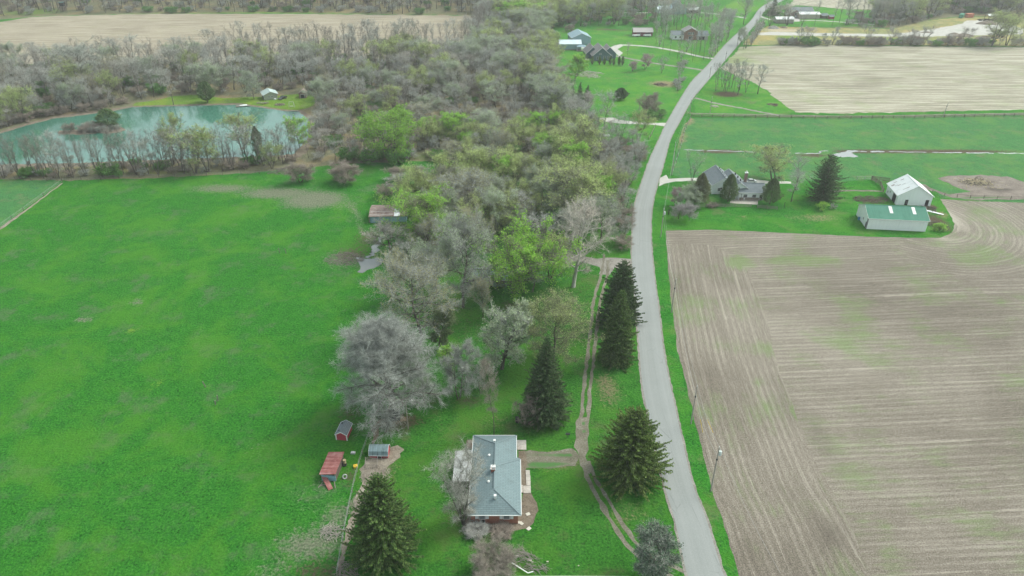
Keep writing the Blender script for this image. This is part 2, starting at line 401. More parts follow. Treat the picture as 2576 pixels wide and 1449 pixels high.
# left pasture and its neighbours
PAST = [(-500, 1900), (-500, 760), (0, 577), (155, 461), (230, 452), (400, 449), (560, 444), (700, 430), (860, 414), (1000, 411), (1120, 408), (1160, 420), (1080, 470), (1010, 520), (985, 640), (960, 720), (950, 800), (905, 900), (890, 1000), (930, 1075), (905, 1160), (880, 1250), (870, 1330), (855, 1449), (830, 1600), (800, 1900)]
sheet('pasture', PAST, .012, M_PAST, res=2.6, jit=.5, spots=[
    blob(560, 474, 110, 14, 'R', .62), blob(700, 486, 120, 17, 'R', .75), blob(790, 502, 95, 26, 'R', .85), blob(800, 505, 60, 16, 'G', 0.0), blob(860, 520, 40, 12, 'R', .4),
    blob(345, 758, 22, 9, 'R', .85), blob(210, 805, 26, 8, 'R', .75), blob(483, 770, 30, 6, 'R', .4), blob(388, 972, 20, 10, 'G', 1.0), blob(330, 830, 22, 6, 'G', .7),
    blob(885, 640, 60, 26, 'B', .5), blob(870, 650, 75, 34, 'R', .55), blob(930, 600, 50, 40, 'B', .5),
    blob(780, 1370, 120, 55, 'R', .62), blob(850, 1300, 70, 60, 'R', .5), blob(680, 1449, 90, 40, 'R', .45), blob(800, 1440, 100, 50, 'B', .5), blob(760, 1250, 60, 60, 'R', .28),
    blob(640, 1130, 60, 40, 'R', .26), blob(700, 1100, 60, 50, 'R', .22), blob(540, 1230, 120, 40, 'R', .16), blob(880, 1040, 50, 60, 'B', .42), blob(870, 1090, 40, 40, 'R', .3), blob(820, 1200, 20, 60, 'R', .5), blob(880, 1200, 30, 40, 'B', .5),
    stroke([(880, 500), (905, 560), (920, 600)], 1.6, 'R', .5), stroke([(880, 530), (930, 470)], 2.5, 'R', .3),
    blob(250, 700, 160, 40, 'G', .18), blob(600, 600, 260, 60, 'G', .2), blob(890, 440, 120, 14, 'G', .15)])
sheet('far_pasture', [(-700, 640), (-500, 470), (0, 455), (140, 453), (152, 460), (0, 572), (-500, 752), (-900, 900)], .008, M_PAST2, res=5, jit=.4)
# house yard
YARD = [(905, 1160), (930, 1075), (940, 980), (1010, 900), (1060, 840), (1090, 760), (1160, 720), (1300, 760), (1420, 700), (1500, 640), (1588, 646), (1592, 690), (1600, 783), (1608, 883), (1616, 966), (1635, 1066), (1669, 1213), (1695, 1299), (1717, 1396), (1730, 1449), (1800, 1620), (1760, 1800), (830, 1800), (855, 1449), (870, 1330), (880, 1250)]
sheet('yard_lawn', YARD, .016, M_LAWN, res=1.8, jit=.25, spots=[
    blob(1180, 830, 120, 90, 'B', .3), blob(1130, 770, 90, 40, 'B', .4), blob(1300, 780, 90, 40, 'B', .42), blob(1290, 850, 90, 80, 'B', .25), blob(1000, 1060, 70, 24, 'B', .85), blob(1180, 1010, 60, 20, 'B', .5),
    blob(1100, 1050, 110, 30, 'R', .22), blob(1250, 1060, 80, 40, 'R', .3), blob(1340, 1060, 50, 30, 'B', .5), blob(1530, 980, 45, 60, 'R', .5), blob(1520, 960, 25, 20, 'R', .6), blob(1560, 1300, 60, 40, 'R', .34), blob(1600, 1290, 50, 40, 'R', .35), blob(1640, 1320, 50, 40, 'R', .26),
    blob(1385, 1158, 95, 24, 'R', .75), blob(1400, 1165, 60, 10, 'B', .5), blob(1160, 1290, 80, 60, 'B', .45), blob(1240, 1400, 70, 40, 'B', .45), blob(1300, 1420, 60, 30, 'B', .35), blob(960, 1180, 60, 60, 'R', .45), blob(1590, 1200, 80, 40, 'B', .3),
    blob(1440, 1040, 30, 60, 'R', .16), blob(1400, 1390, 120, 30, 'G', .0), blob(1450, 1040, 12, 120, 'R', .2), blob(1290, 770, 60, 20, 'B', .5), blob(1460, 730, 60, 60, 'B', .3), blob(1400, 790, 60, 60, 'B', .25), blob(1440, 900, 40, 100, 'R', .12), blob(1560, 1040, 60, 60, 'R', .2)])
sheet('grove_floor', [(1010, 520), (1060, 480), (1160, 430), (1290, 400), (1400, 392), (1560, 400), (1640, 360), (1600, 470), (1583, 560), (1580, 640), (1500, 650), (1420, 700), (1300, 760), (1160, 720), (1090, 760), (1060, 840), (1010, 900), (940, 980), (905, 900), (950, 800), (960, 720), (985, 640)], .020, M_LAWN, res=4, jit=1.5,
    spots=[blob(1350, 560, 190, 90, 'B',.35), blob(1180, 680, 140, 60, 'B',.35), blob(1540, 520, 60, 130, 'B',.35), blob(1480, 420, 160, 20, 'R', .4), blob(1480, 600, 120, 70, 'B',.35), blob(1050, 640, 60, 60, 'B', .5), blob(1120, 500, 80, 40, 'B', .5)])
# stubble fields
r1 = rows_uv((2034, 1083), (2576, 1059))
F1 = [(1930, 1620), (1861, 1449), (1831, 1349), (1797, 1249), (1764, 1126), (1727, 966), (1705, 883), (1695, 800), (1685, 716), (1679, 643), (1675, 580), (1780, 578), (1917, 583), (2051, 589.6), (2180, 595), (2284, 598), (2367, 598), (2394, 586), (2402, 563), (2387, 536), (2364, 500), (2440, 506), (2576, 510), (3300, 530), (4200, 1000), (3600, 1700), (2000, 1800)]
sheet('stubble_field', F1, .010, M_F1, res=3.2, jit=.28, uv=r1, spots=[
    blob(2090, 1345, 60, 60, 'B', .62), blob(2060, 1100, 50, 130, 'B', .5), blob(1960, 1000, 60, 100, 'B', .35), blob(2150, 1340, 80, 50, 'B', .35), blob(2000, 1250, 60, 80, 'B', .35),
    blob(2235, 1342, 42, 13, 'G', 1.3), blob(2240, 1390, 50, 30, 'G', .4), blob(1865, 660, 34, 20, 'G', .7), blob(1990, 655, 90, 14, 'G', .55), blob(2100, 655, 60, 10, 'G', .45), blob(2480, 640, 90, 30, 'G', .4), blob(2130, 790, 90, 60, 'G', .15), blob(2200, 860, 160, 60, 'G', .2), blob(2100, 1130, 90, 50, 'G', .3), blob(2400, 760, 200, 40, 'G', .2), blob(2200, 1200, 160, 60, 'G', .15),
    blob(2380, 540, 30, 60, 'R', .8), blob(1760, 590, 90, 12, 'R', .3), blob(2000, 590, 300, 8, 'R', .4), blob(2050, 800, 40, 300, 'R', .14), blob(2150, 1180, 50, 200, 'R', .14), blob(1790, 680, 50, 30, 'R', .3)])
HEAD = [(1930, 1620), (1861, 1449), (1831, 1349), (1797, 1249), (1764, 1126), (1727, 966), (1705, 883), (1695, 800), (1685, 716), (1679, 643), (1690, 612), (1800, 618), (1845, 650), (1884, 683), (1924, 783), (1950, 900), (1974, 966), (1994, 1016), (2031, 1126), (2100, 1249), (2150, 1349), (2194, 1449), (2290, 1620)]
sheet('stubble_headland', HEAD, .014, M_F1, res=2.6, jit=.3, uv=lambda x, y: (dist_line(x, y, ROAD_R), y), seed=3, spots=[
    blob(2090, 1345, 60, 60, 'B', .62), blob(2060, 1100, 50, 130, 'B', .4), blob(1960, 1010, 55, 110, 'B', .4), blob(2000, 1250, 60, 80, 'B', .35), blob(1780, 720, 40, 50, 'R', .45), blob(1760, 840, 40, 60, 'R', .2), blob(1900, 1300, 40, 160, 'R', .25), blob(1880, 1100, 20, 200, 'B', .15), blob(2110, 1330, 60, 60, 'B', .4),
    blob(1860, 660, 30, 20, 'G', .8), blob(1900, 960, 20, 16, 'G', .3), blob(2010, 1040, 14, 20, 'G', .7), blob(1940, 880, 40, 20, 'G', .45), blob(1990, 1400, 8, 12, 'G', .8), blob(1755, 950, 8, 10, 'G', .6), blob(1750, 770, 60, 80, 'G', .1)])
CC = G(2318, 556)
sheet('stubble_turn', [(2364, 500), (2440, 506), (2576, 510), (3000, 525), (3000, 700), (2620, 690), (2500, 700), (2400, 690), (2300, 660), (2260, 625), (2284, 600), (2367, 599), (2394, 587), (2402, 563), (2387, 536)], .014, M_F1, res=3, jit=.5, uv=lambda x, y: (np.hypot(x - CC[0], y - CC[1]), np.arctan2(y - CC[1], x - CC[0]) * 40), seed=5, spots=[
    blob(2480, 640, 90, 30, 'G', .45), blob(2390, 545, 22, 50, 'R', .9), blob(2500, 560, 60, 40, 'G', .2), blob(2380, 600, 60, 8, 'R', .7), blob(2340, 615, 40, 10, 'G', .3)])
sheet('upper_stubble_field', [(1851, 133), (1862, 118), (1917, 115), (2060, 113), (2217, 115), (2400, 117), (2576, 118.6), (3100, 124), (3500, 290), (2576, 275), (2400, 280), (2217, 283), (2100, 285), (2001, 283), (1975, 266), (1951, 247), (1930, 228), (1905, 216), (1890, 205), (1850, 190), (1822, 180), (1812, 172), (1830, 152)], .010, M_F2, res=7, jit=1.2, uv=rows_uv((2000, 250), (2576, 245)), spots=[
    blob(1860, 150, 40, 16, 'G', .7), blob(1900, 128, 60, 10, 'G', .4), blob(2050, 240, 90, 16, 'G', .25), blob(2200, 270, 200, 12, 'R', .5), blob(2400, 125, 300, 8, 'R', .4), blob(2500, 200, 160, 30, 'R', .25), blob(2000, 275, 50, 8, 'B', .5)])
sheet('tan_field', [(-700, 210), (0, 164), (120, 160), (367, 159), (560, 156), (700, 152), (860, 149), (1000, 150), (1159, 146), (1200, 120), (1235, 75), (1245, 55), (1232, 40), (1059, 38), (827, 36), (667, 34.5), (400, 35), (267, 37), (83, 42), (0, 55), (-500, 90)], .010, M_F3, res=9, jit=2.0, jstep=5, uv=rows_uv((0, 75), (1000, 66)), spots=[
    blob(1170, 60, 60, 12, 'G', .3), blob(1180, 90, 40, 40, 'R', .3), blob(1150, 42, 90, 3, 'B', .8), blob(600, 38, 500, 2, 'B', .4)])
sheet('distant_field', [(1980, 19), (2004, 13), (2060, 17), (2124, 23), (2200, 24), (2230, 14), (2200, -30), (2020, -30)], .010, M_F2, res=9, jit=1.0, uv=rows_uv((2040, 16), (2120, -4)))
# right pasture with brook
sheet('meadow', [(1722, 312), (1737, 297), (1900, 297), (2200, 296), (2576, 288), (3200, 280), (3500, 520), (2576, 509), (2440, 504), (2370, 497), (2345, 470), (2230, 455), (2100, 462), (1900, 455), (1720, 452), (1690, 440), (1700, 380)], .010, M_PAST2, res=4.5, jit=.5, spots=[
    stroke([(1716, 376), (1790, 380), (1900, 385), (2000, 388), (2060, 390), (2110, 383), (2200, 380), (2300, 380), (2400, 381), (2500, 383), (2700, 386)], 1.6, 'B', .8),
    stroke([(2230, 455), (2330, 490), (2400, 506)], 1.5, 'B', .6), blob(1760, 310, 60, 6, 'R', .2), stroke([(1735, 297), (1715, 345), (1712, 372)], 1.6, 'R', .7)])
sheet('feeding_ground_mud', [(2358, 447), (2400, 442), (2470, 440), (2530, 444), (2575, 458), (2700, 490), (2700, 502), (2480, 502), (2400, 499), (2340, 480), (2300, 462), (2330, 466), (2390, 490), (2440, 482), (2400, 468), (2372, 456)], .016, M_MUD, res=2.5, jit=1.0, spots=[
    blob(2455, 460, 55, 11, 'B', .9), blob(2520, 478, 60, 8, 'B', .7), blob(2400, 452, 50, 8, 'R', .4), blob(2470, 497, 110, 3, 'G', .7)])
sheet('farm_lawn', [(1660, 500), (1664, 470), (1690, 455), (1900, 452), (2100, 458), (2200, 452), (2222, 490), (2260, 505), (2345, 500), (2364, 500), (2387, 536), (2402, 563), (2394, 586), (2367, 598), (2284, 598), (2180, 595), (2051, 589.6), (1917, 583), (1780, 578), (1675, 580), (1660, 560)], .018, M_GRASS, res=2.6, jit=.3, spots=[
    blob(1867, 547, 16, 4, 'R', .7), blob(2060, 548, 70, 14, 'R', .48), blob(2010, 548, 60, 14, 'R', .35), blob(1990, 532, 16, 4, 'B', .7), blob(2190, 503, 40, 6, 'B', .9), blob(2360, 560, 30, 30, 'B', .75), blob(2370, 540, 20, 14, 'R', .6), blob(2345, 520, 14, 10, 'B', .8), blob(2068, 500, 50, 14, 'B', .4), blob(1995, 503, 24, 6, 'B', .5), blob(1740, 470, 60, 16, 'B', .35), blob(2260, 590, 120, 3, 'B', .3)])
sheet('farm_drive_track', [(2085, 479), (2150, 477), (2220, 480), (2220, 482.5), (2150, 481), (2085, 483)], .022, M_TRACK, res=2, jit=.4, spots=[('c', 1, .25)])
sheet('north_lawn', [(1390, 130), (1340, 110), (1390, 88), (1430, 76), (1530, 72), (1600, 78), (1700, 66), (1800, 30), (1850, 0), (1880, -20), (1990, -20), (1900, 30), (1827, 110), (1777, 168), (1717, 241), (1678, 306), (1658, 350), (1600, 365), (1500, 360), (1440, 330), (1400, 260), (1395, 200)], .008, M_FAR, res=6, jit=1.0, spots=[
    blob(1670, 211, 42, 9, 'R', .95), blob(1480, 188, 30, 7, 'R', .5), blob(1400, 115, 50, 12, 'B', .8), blob(1560, 70, 120, 10, 'B', .7), blob(1380, 190, 14, 24, 'R', .7), blob(1690, 120, 90, 24, 'B', .3), blob(1640, 270, 60, 14, 'R', .35), blob(1600, 352, 60, 12, 'B', .3), blob(1580, 160, 100, 40, 'G', .12), blob(1560, 100, 60, 16, 'G', .3), blob(1850, 15, 80, 20, 'G', .5), blob(1720, 90, 60, 30, 'B', .5)])
sheet('corner_lawn', [(1748, 262), (1745, 250), (1785, 205), (1815, 172), (1850, 190), (1890, 205), (1914, 219), (1951, 247), (2001, 283), (1900, 292), (1748, 291)], .014, M_FAR, res=3, jit=.5, spots=[blob(1830, 237, 42, 8, 'B', .95), blob(1797, 268, 8, 4, 'B', .7), blob(1944, 263, 12, 4, 'R', .8), blob(1880, 170, 40, 30, 'G', .2)])
# building site meadow
sheet('site_meadow', [(1905, 78), (1930, 66), (2100, 70), (2250, 72), (2330, 52), (2420, 42), (2560, 44), (3000, 60), (3000, 122), (2576, 117), (2217, 113.5), (1917, 113.5), (1868, 113), (1880, 95)], .012, M_MEAD, res=5, jit=.6, spots=[
    blob(1970, 76, 60, 6, 'R', .8), blob(2150, 107, 300, 4, 'B', .5), blob(2000, 95, 80, 10, 'G', .6), blob(2250, 100, 160, 10, 'G', .5), blob(2300, 88, 40, 4, 'G', .0), blob(2330, 84, 60, 8, 'R', .8), blob(1980, 73, 60, 3, 'B', .4)])
sheet('site_gravel', [(1898, 84), (1940, 80), (2100, 84), (2250, 86), (2330, 76), (2420, 60), (2430, 52), (2480, 50), (2530, 58), (2576, 72), (2570, 86), (2500, 88), (2420, 90), (2330, 92), (2260, 92), (2100, 91), (1898, 88)], .018, M_WHITE_GRAVEL, res=4, jit=.8, spots=[blob(2420, 76, 60, 6, 'G', .45), blob(2500, 78, 40, 4, 'G', .3), blob(2360, 86, 60, 3, 'B', .3)])
# woodland floor
sheet('woodland_floor', [(-900, 260), (0, 166), (367, 160), (700, 153), (1000, 151), (1160, 147), (1245, 60), (1300, 20), (1400, 20), (1390, 90), (1340, 112), (1395, 140), (1395, 200), (1400, 262), (1440, 332), (1500, 362), (1600, 368), (1560, 402), (1400, 396), (1290, 400), (1120, 404), (860, 412), (700, 428), (560, 440), (400, 447), (160, 455), (0, 452), (-500, 465), (-900, 500)], .004, M_FLOOR, res=6, jit=1.0, spots=[
    blob(300, 420, 400, 24, 'G', .25), blob(1100, 395, 100, 18, 'G', .5), blob(1500, 385, 120, 14, 'G', .7), blob(400, 437, 300, 10, 'G', .4), blob(700, 300, 200, 100, 'B', .3)])
sheet('far_woodland_floor', [(-900, 80), (0, 50), (80, 41), (267, 36), (667, 33), (1059, 37), (1240, 39), (1400, 18), (1700, 10), (1700, -60), (-900, -60)], .004, M_FLOOR, res=14, jit=2.0, spots=[blob(700, 32, 700, 4, 'G', .7), blob(80, 30, 100, 10, 'G', .7)])
sheet('east_woodland_floor', [(2130, 24), (2210, 24), (2240, 10), (2300, -40), (3000, -40), (3000, 55), (2560, 44), (2420, 40), (2340, 50), (2260, 70), (2100, 70), (2100, 50)], .004, M_FLOOR, res=9, jit=1.0, spots=[blob(2150, 60, 80, 10, 'G', .6)])
sheet('farm_yard_grass', [(1912, 66), (1935, 40), (1990, 20), (2060, 18), (2124, 24), (2210, 26), (2200, 66), (2100, 68), (1930, 66)], .014, M_FAR, res=5, jit=.4, spots=[blob(2000, 62, 90, 3, 'B', .4)])
# pond
sheet('pond_bank', [(-900, 500), (-900, 350), (-100, 345), (0, 331), (67, 311), (133, 293), (233, 280), (287, 273), (333, 266), (433, 264.5), (500, 262.5), (600, 260), (667, 269), (717, 276), (750, 277), (790, 292), (795, 350), (760, 395), (640, 402), (400, 412), (200, 420), (0, 425)], .016, M_LITTER, res=4, jit=.9)
sheet('pond', [(-900, 470), (-900, 365), (-100, 352), (0, 336), (67, 316), (133, 299), (233, 287), (287, 279), (333, 269.5), (433, 267.5), (500, 265.5), (560, 265), (600, 263.5), (667, 272.5), (717, 279.5), (748, 281), (775, 298), (775, 345), (740, 388), (640, 394), (400, 402), (200, 410), (0, 414)], .030, M_WATER, res=12, jit=.7)
sheet('island', [(143, 338), (150, 330), (200, 325), (260, 318), (305, 321), (318, 327), (300, 333), (220, 338)], .045, M_LITTER, res=3, jit=1.0, spots=[blob(280, 326, 40, 4, 'R', .8), blob(200, 332, 40, 4, 'G', .3)])
sheet('pond_lawn', [(333, 266.5), (342, 259), (400, 251), (433, 242), (500, 238), (560, 247), (640, 244), (700, 241), (752, 236), (790, 240), (793, 262), (775, 272), (748, 277), (717, 275.5), (667, 268), (600, 259.5), (500, 261.5), (433, 263.5)], .022, grass_mat('pond_lawn_grass', (.06, .13, .02), (.115, .215, .03), (.16, .27, .045)), res=3, jit=.4, spots=[blob(450, 252, 90, 4, 'B', .25), blob(705, 264, 14, 3, 'B', .9), blob(520, 260, 200, 2, 'R', .4)])
# drives and tracks
def track(name, line, w, z, mat, jit=.25, spots=None, gap=None):
    Wl = resample(smooth(GP(line), 4), 1.0); A, B = [], []
    for i, p in enumerate(Wl):
        q = Wl[min(i + 1, len(Wl) - 1)]; r = Wl[max(i - 1, 0)]
        d = Vector((q[0] - r[0], q[1] - r[1]))
        if d.length < 1e-6: d = Vector((0, 1))
        d.normalize(); n = Vector((-d.y, d.x)) * (w / 2)
        k = 1 + jit * nz(p[0], p[1], .5, 2)
        A.append((p[0] + n.x * k, p[1] + n.y * k)); k = 1 + jit * nz(p[0], p[1], .5, 8); B.append((p[0] - n.x * k, p[1] - n.y * k))
    return ribbon(name, A, B, z, mat, jit=jit)
track('drive', [(1520, 640), (1513, 690), (1497, 740), (1487, 810), (1480, 880), (1470, 960), (1465, 1020), (1459, 1080)], .8, .026, M_TRACK)
track('drive', [(1528, 655), (1528, 690), (1514, 740), (1503, 810), (1496, 880), (1486, 960), (1482, 1020), (1476, 1080)], .8, .026, M_TRACK)
sheet('drive_apron', [(1446, 1130), (1450, 1085), (1457, 1050), (1480, 1050), (1478, 1110), (1476, 1150), (1488, 1185), (1484, 1196), (1466, 1180), (1454, 1160)], .024, M_TRACK, res=1.2, jit=.5, jstep=1, spots=[blob(1467, 1060, 4, 70, 'G', .8), blob(1472, 1180, 5, 20, 'G', .6)])
track('drive', [(1462, 1150), (1476, 1200), (1505, 1255), (1530, 1300), (1562, 1350), (1600, 1395), (1640, 1420), (1720, 1470)], .85, .026, M_TRACK)
track('drive', [(1478, 1160), (1497, 1205), (1530, 1255), (1556, 1300), (1588, 1350), (1624, 1390), (1680, 1420), (1750, 1450)], .75, .026, M_TRACK)
sheet('drive_mouth', [(1589, 652), (1550, 648), (1500, 650), (1440, 640), (1380, 640), (1380, 650), (1470, 662), (1510, 672), (1506, 690), (1535, 690), (1545, 672), (1589, 680)], .024, M_GRAVEL, res=2, jit=.6, spots=[blob(1570, 668, 14, 10, 'R', .8), blob(1530, 690, 20, 14, 'G', .4)])
sheet('drive_mouth', [(1658, 468), (1660, 448), (1676, 440), (1682, 450), (1700, 449), (1780, 447), (1780, 454), (1700, 456), (1672, 462)], .026, M_WHITE_GRAVEL, res=2, jit=.3)
sheet('farm_yard_concrete', [(1868, 456), (1870, 449), (1905, 452), (1930, 455), (1990, 457), (1990, 462), (1925, 462), (1868, 466)], .026, M_WHITE_GRAVEL, res=2.5, jit=.3)
sheet('drive_mouth', [(1683, 310), (1677, 318), (1640, 314), (1560, 311), (1510, 305), (1508, 296), (1545, 296), (1560, 303), (1600, 306), (1640, 309), (1670, 309)], .024, M_WHITE_GRAVEL, res=2.5, jit=.4)
track('lane', [(1738, 285), (1790, 286), (1900, 288), (2000, 290), (2140, 292), (2300, 290), (2450, 287), (2600, 284), (3000, 276)], 1.3, .020, M_TRACK, .5)
track('lane', [(1738, 288), (1790, 289.5), (1900, 291.5), (2000, 293.5), (2140, 294.5), (2300, 293.5), (2450, 290.5), (2600, 287), (3000, 280)], 1.0, .020, M_TRACK, .5)
track('path', [(1748, 246), (1770, 252), (1800, 260), (1860, 271), (1920, 283), (1960, 290)], 1.8, .022, M_GRAVEL, .5)
track('drive', [(1775, 178), (1740, 172), (1700, 167), (1640, 158), (1580, 147), (1545, 140)], 2.6, .022, M_GRAVEL, .2)
track('drive', [(1800, 148), (1760, 142), (1700, 128), (1640, 118), (1590, 114), (1560, 114), (1545, 120), (1530, 128)], 3.0, .022, M_WHITE_GRAVEL, .15)
sheet('house_forecourt', [(1528, 122), (1545, 115), (1562, 111), (1570, 114), (1553, 124), (1560, 128), (1567, 133), (1558, 142), (1552, 137), (1545, 132), (1530, 130)], .026, M_WHITE_GRAVEL, res=2.5, jit=.2)
track('path', [(1458, 120), (1475, 121), (1492, 121)], 4.0, .024, M_WHITE_GRAVEL, .2)
track('drive', [(1878, 46), (1840, 40), (1780, 33), (1740, 32)], 3.0, .022, M_WHITE_GRAVEL, .2)
track('drive', [(1868, 90), (1855, 98), (1842, 100)], 4, .022, M_WHITE_GRAVEL, .2)
track('drive', [(1640, 32), (1560, 32), (1490, 30)], 3.0, .022, M_WHITE_GRAVEL, .2)
track('drive', [(1906, 34), (1916, 42), (1930, 47), (1950, 50), (2000, 51), (2060, 52), (2150, 58), (2200, 62)], 2.5, .022, M_WHITE_GRAVEL, .3)
sheet('farm_yard_concrete', [(1950, 52), (1960, 42), (2000, 44), (2012, 48), (2012, 54), (1955, 55)], .026, M_WHITE_GRAVEL, res=4, jit=.2)
track('farm_lane', [(1080, 398), (1200, 399), (1290, 399), (1350, 402), (1420, 410), (1470, 420)], 3.0, .026, M_TRACK, .3)
# brook and puddles
def water(name, poly, z=.028): return sheet(name, poly, z, M_BROOK, res=6, jit=.7, jstep=.8)
water('brook_pool', [(2090, 388), (2108, 386), (2125, 380), (2150, 378), (2160, 380), (2145, 384), (2150, 389), (2160, 394), (2150, 396), (2120, 395), (2092, 392)])
for i, (a, b, w) in enumerate([(1720, 1770, .7), (1780, 1900, .8), (1915, 1990, .5), (2000, 2085, .7), (2165, 2180, .9), (2190, 2225, 1.4), (2235, 2330, .6), (2345, 2420, .7), (2430, 2500, .9), (2510, 2640, .7)]):
    y = lambda x: 376 + 12 * math.sin((x - 1700) / 330.0) if x < 2070 else 380 + (x - 2070) * .012
    track('brook', [(x, y(x) + random.uniform(-.8, .8)) for x in np.linspace(a, b, max(3, (b - a) // 12))], w, .026, M_BROOK, .9)
water('pool', [(890, 648), (905, 647), (925, 650), (945, 648), (965, 655), (955, 668), (935, 674), (915, 686), (900, 684), (905, 670), (896, 660)])
track('brook', [(965, 596), (950, 612), (942, 625), (935, 638), (925, 650)], 1.5, .030, M_BROOK, 1.0)
# beds and slabs round the ranch house
sheet('mulch_bed', [(1306, 1296), (1316, 1240), (1336, 1240), (1350, 1262), (1353, 1285), (1344, 1315), (1325, 1330), (1300, 1336), (1230, 1338), (1185, 1340), (1160, 1330), (1175, 1300)], .024, M_LITTER, res=1.2, jit=.3, jstep=.8, spots=[blob(1170, 1330, 20, 16, 'G', .5), blob(1340, 1280, 14, 30, 'R', .3)])
sheet('drive_spur', [(1320, 1138), (1380, 1134), (1440, 1130), (1452, 1150), (1448, 1172), (1400, 1176), (1345, 1180), (1322, 1178)], .0235, M_TRACK, res=1.2, jit=.5, jstep=.8, spots=[blob(1350, 1142, 50, 8, 'G', .55), blob(1360, 1176, 60, 5, 'G', .6), stroke([(1330, 1150), (1380, 1148), (1440, 1146)], .5, 'G', .75), stroke([(1330, 1168), (1380, 1168), (1440, 1164)], .45, 'G', .75), blob(1420, 1155, 40, 8, 'B', .3)])
sheet('mulch_bed', [(1304, 1135), (1322, 1135), (1326, 1185), (1320, 1240), (1308, 1240)], .024, M_LITTER, res=1.2, jit=.3, jstep=.8)
sheet('weed_bed', [(920, 1155), (1000, 1120), (1015, 1125), (1012, 1150), (985, 1170), (978, 1200), (940, 1240), (915, 1290), (890, 1340), (865, 1420), (850, 1449), (862, 1380), (885, 1290), (900, 1230), (908, 1190)], .026, M_DEADWEED, res=1.5, jit=.8, jstep=.8, spots=[blob(900, 1290, 12, 40, 'G', .25)])
sheet('leaf_drift', [(935, 1075), (950, 1050), (1000, 1046), (1030, 1056), (990, 1068), (950, 1078), (945, 1110), (932, 1120)], .026, dirt_mat('fallen_leaves', (.10, .075, .045), (.16, .12, .075), (.22, .17, .11)), res=1.5, jit=.9, jstep=.8, spots=[('c', 1, .2)])

# ------------------------------------------------------------------ trees
def mesh_np(name, V, F, mats=(), k=3):
    V = np.asarray(V, np.float32); F = np.asarray(F, np.int32)
    me = bpy.data.meshes.new(name); me.vertices.add(len(V)); me.vertices.foreach_set('co', V.ravel())
    me.loops.add(F.size); me.loops.foreach_set('vertex_index', F.ravel())
    me.polygons.add(len(F)); me.polygons.foreach_set('loop_start', np.arange(0, F.size, k, dtype=np.int32))
    me.update(); me.validate()
    for m in mats: me.materials.append(m)
    return me

def tube(V, F, pts, rad, sides):
    """tapered tube, triangles; V,F python lists"""
    base = len(V); n = len(pts)
    for i in range(n):
        d = (pts[min(i + 1, n - 1)] - pts[max(i - 1, 0)]).normalized()
        a = d.orthogonal().normalized(); b = d.cross(a)
        for j in range(sides):
            t = 2 * math.pi * j / sides; V.append(tuple(pts[i] + (a * math.cos(t) + b * math.sin(t)) * rad[i]))
    for i in range(n - 1):
        for j in range(sides):
            p, q = base + i * sides + j, base + i * sides + (j + 1) % sides; r, s = p + sides, q + sides
            F.append((p, q, s)); F.append((p, s, r))

def nrm(a): return a / (np.linalg.norm(a, axis=1, keepdims=True) + 1e-9)
def ribbons(p0, p1, w, rng):
    """one thin tapered blade per segment"""
    d = nrm(p1 - p0); r = nrm(np.cross(d, rng.normal(size=d.shape)))
    V = np.stack([p0 - r * w[:, None] / 2, p0 + r * w[:, None] / 2, p1], 1).reshape(-1, 3)
    return V, np.arange(len(V)).reshape(-1, 3)
def leaves(c, size, rng, flat_=0.0, n_dir=None, asp=.55):
    """two-triangle leaf tufts"""
    a = rng.normal(size=c.shape); 
    if n_dir is not None: a = nrm(a) * .8 + n_dir
    a = nrm(a); b = nrm(np.cross(a, rng.normal(size=c.shape))); s = size[:, None]
    if flat_: b[:, 2] *= (1 - flat_)
    q = np.stack([c - a * s * .5, c + b * s * asp * .5, c + a * s * .5, c - b * s * asp * .5], 1).reshape(-1, 3)
    i = np.arange(len(c))[:, None] * 4
    F = np.concatenate([i + np.array([[0, 1, 2]]), i + np.array([[0, 2, 3]])], 1).reshape(-1, 3)
    return q, F

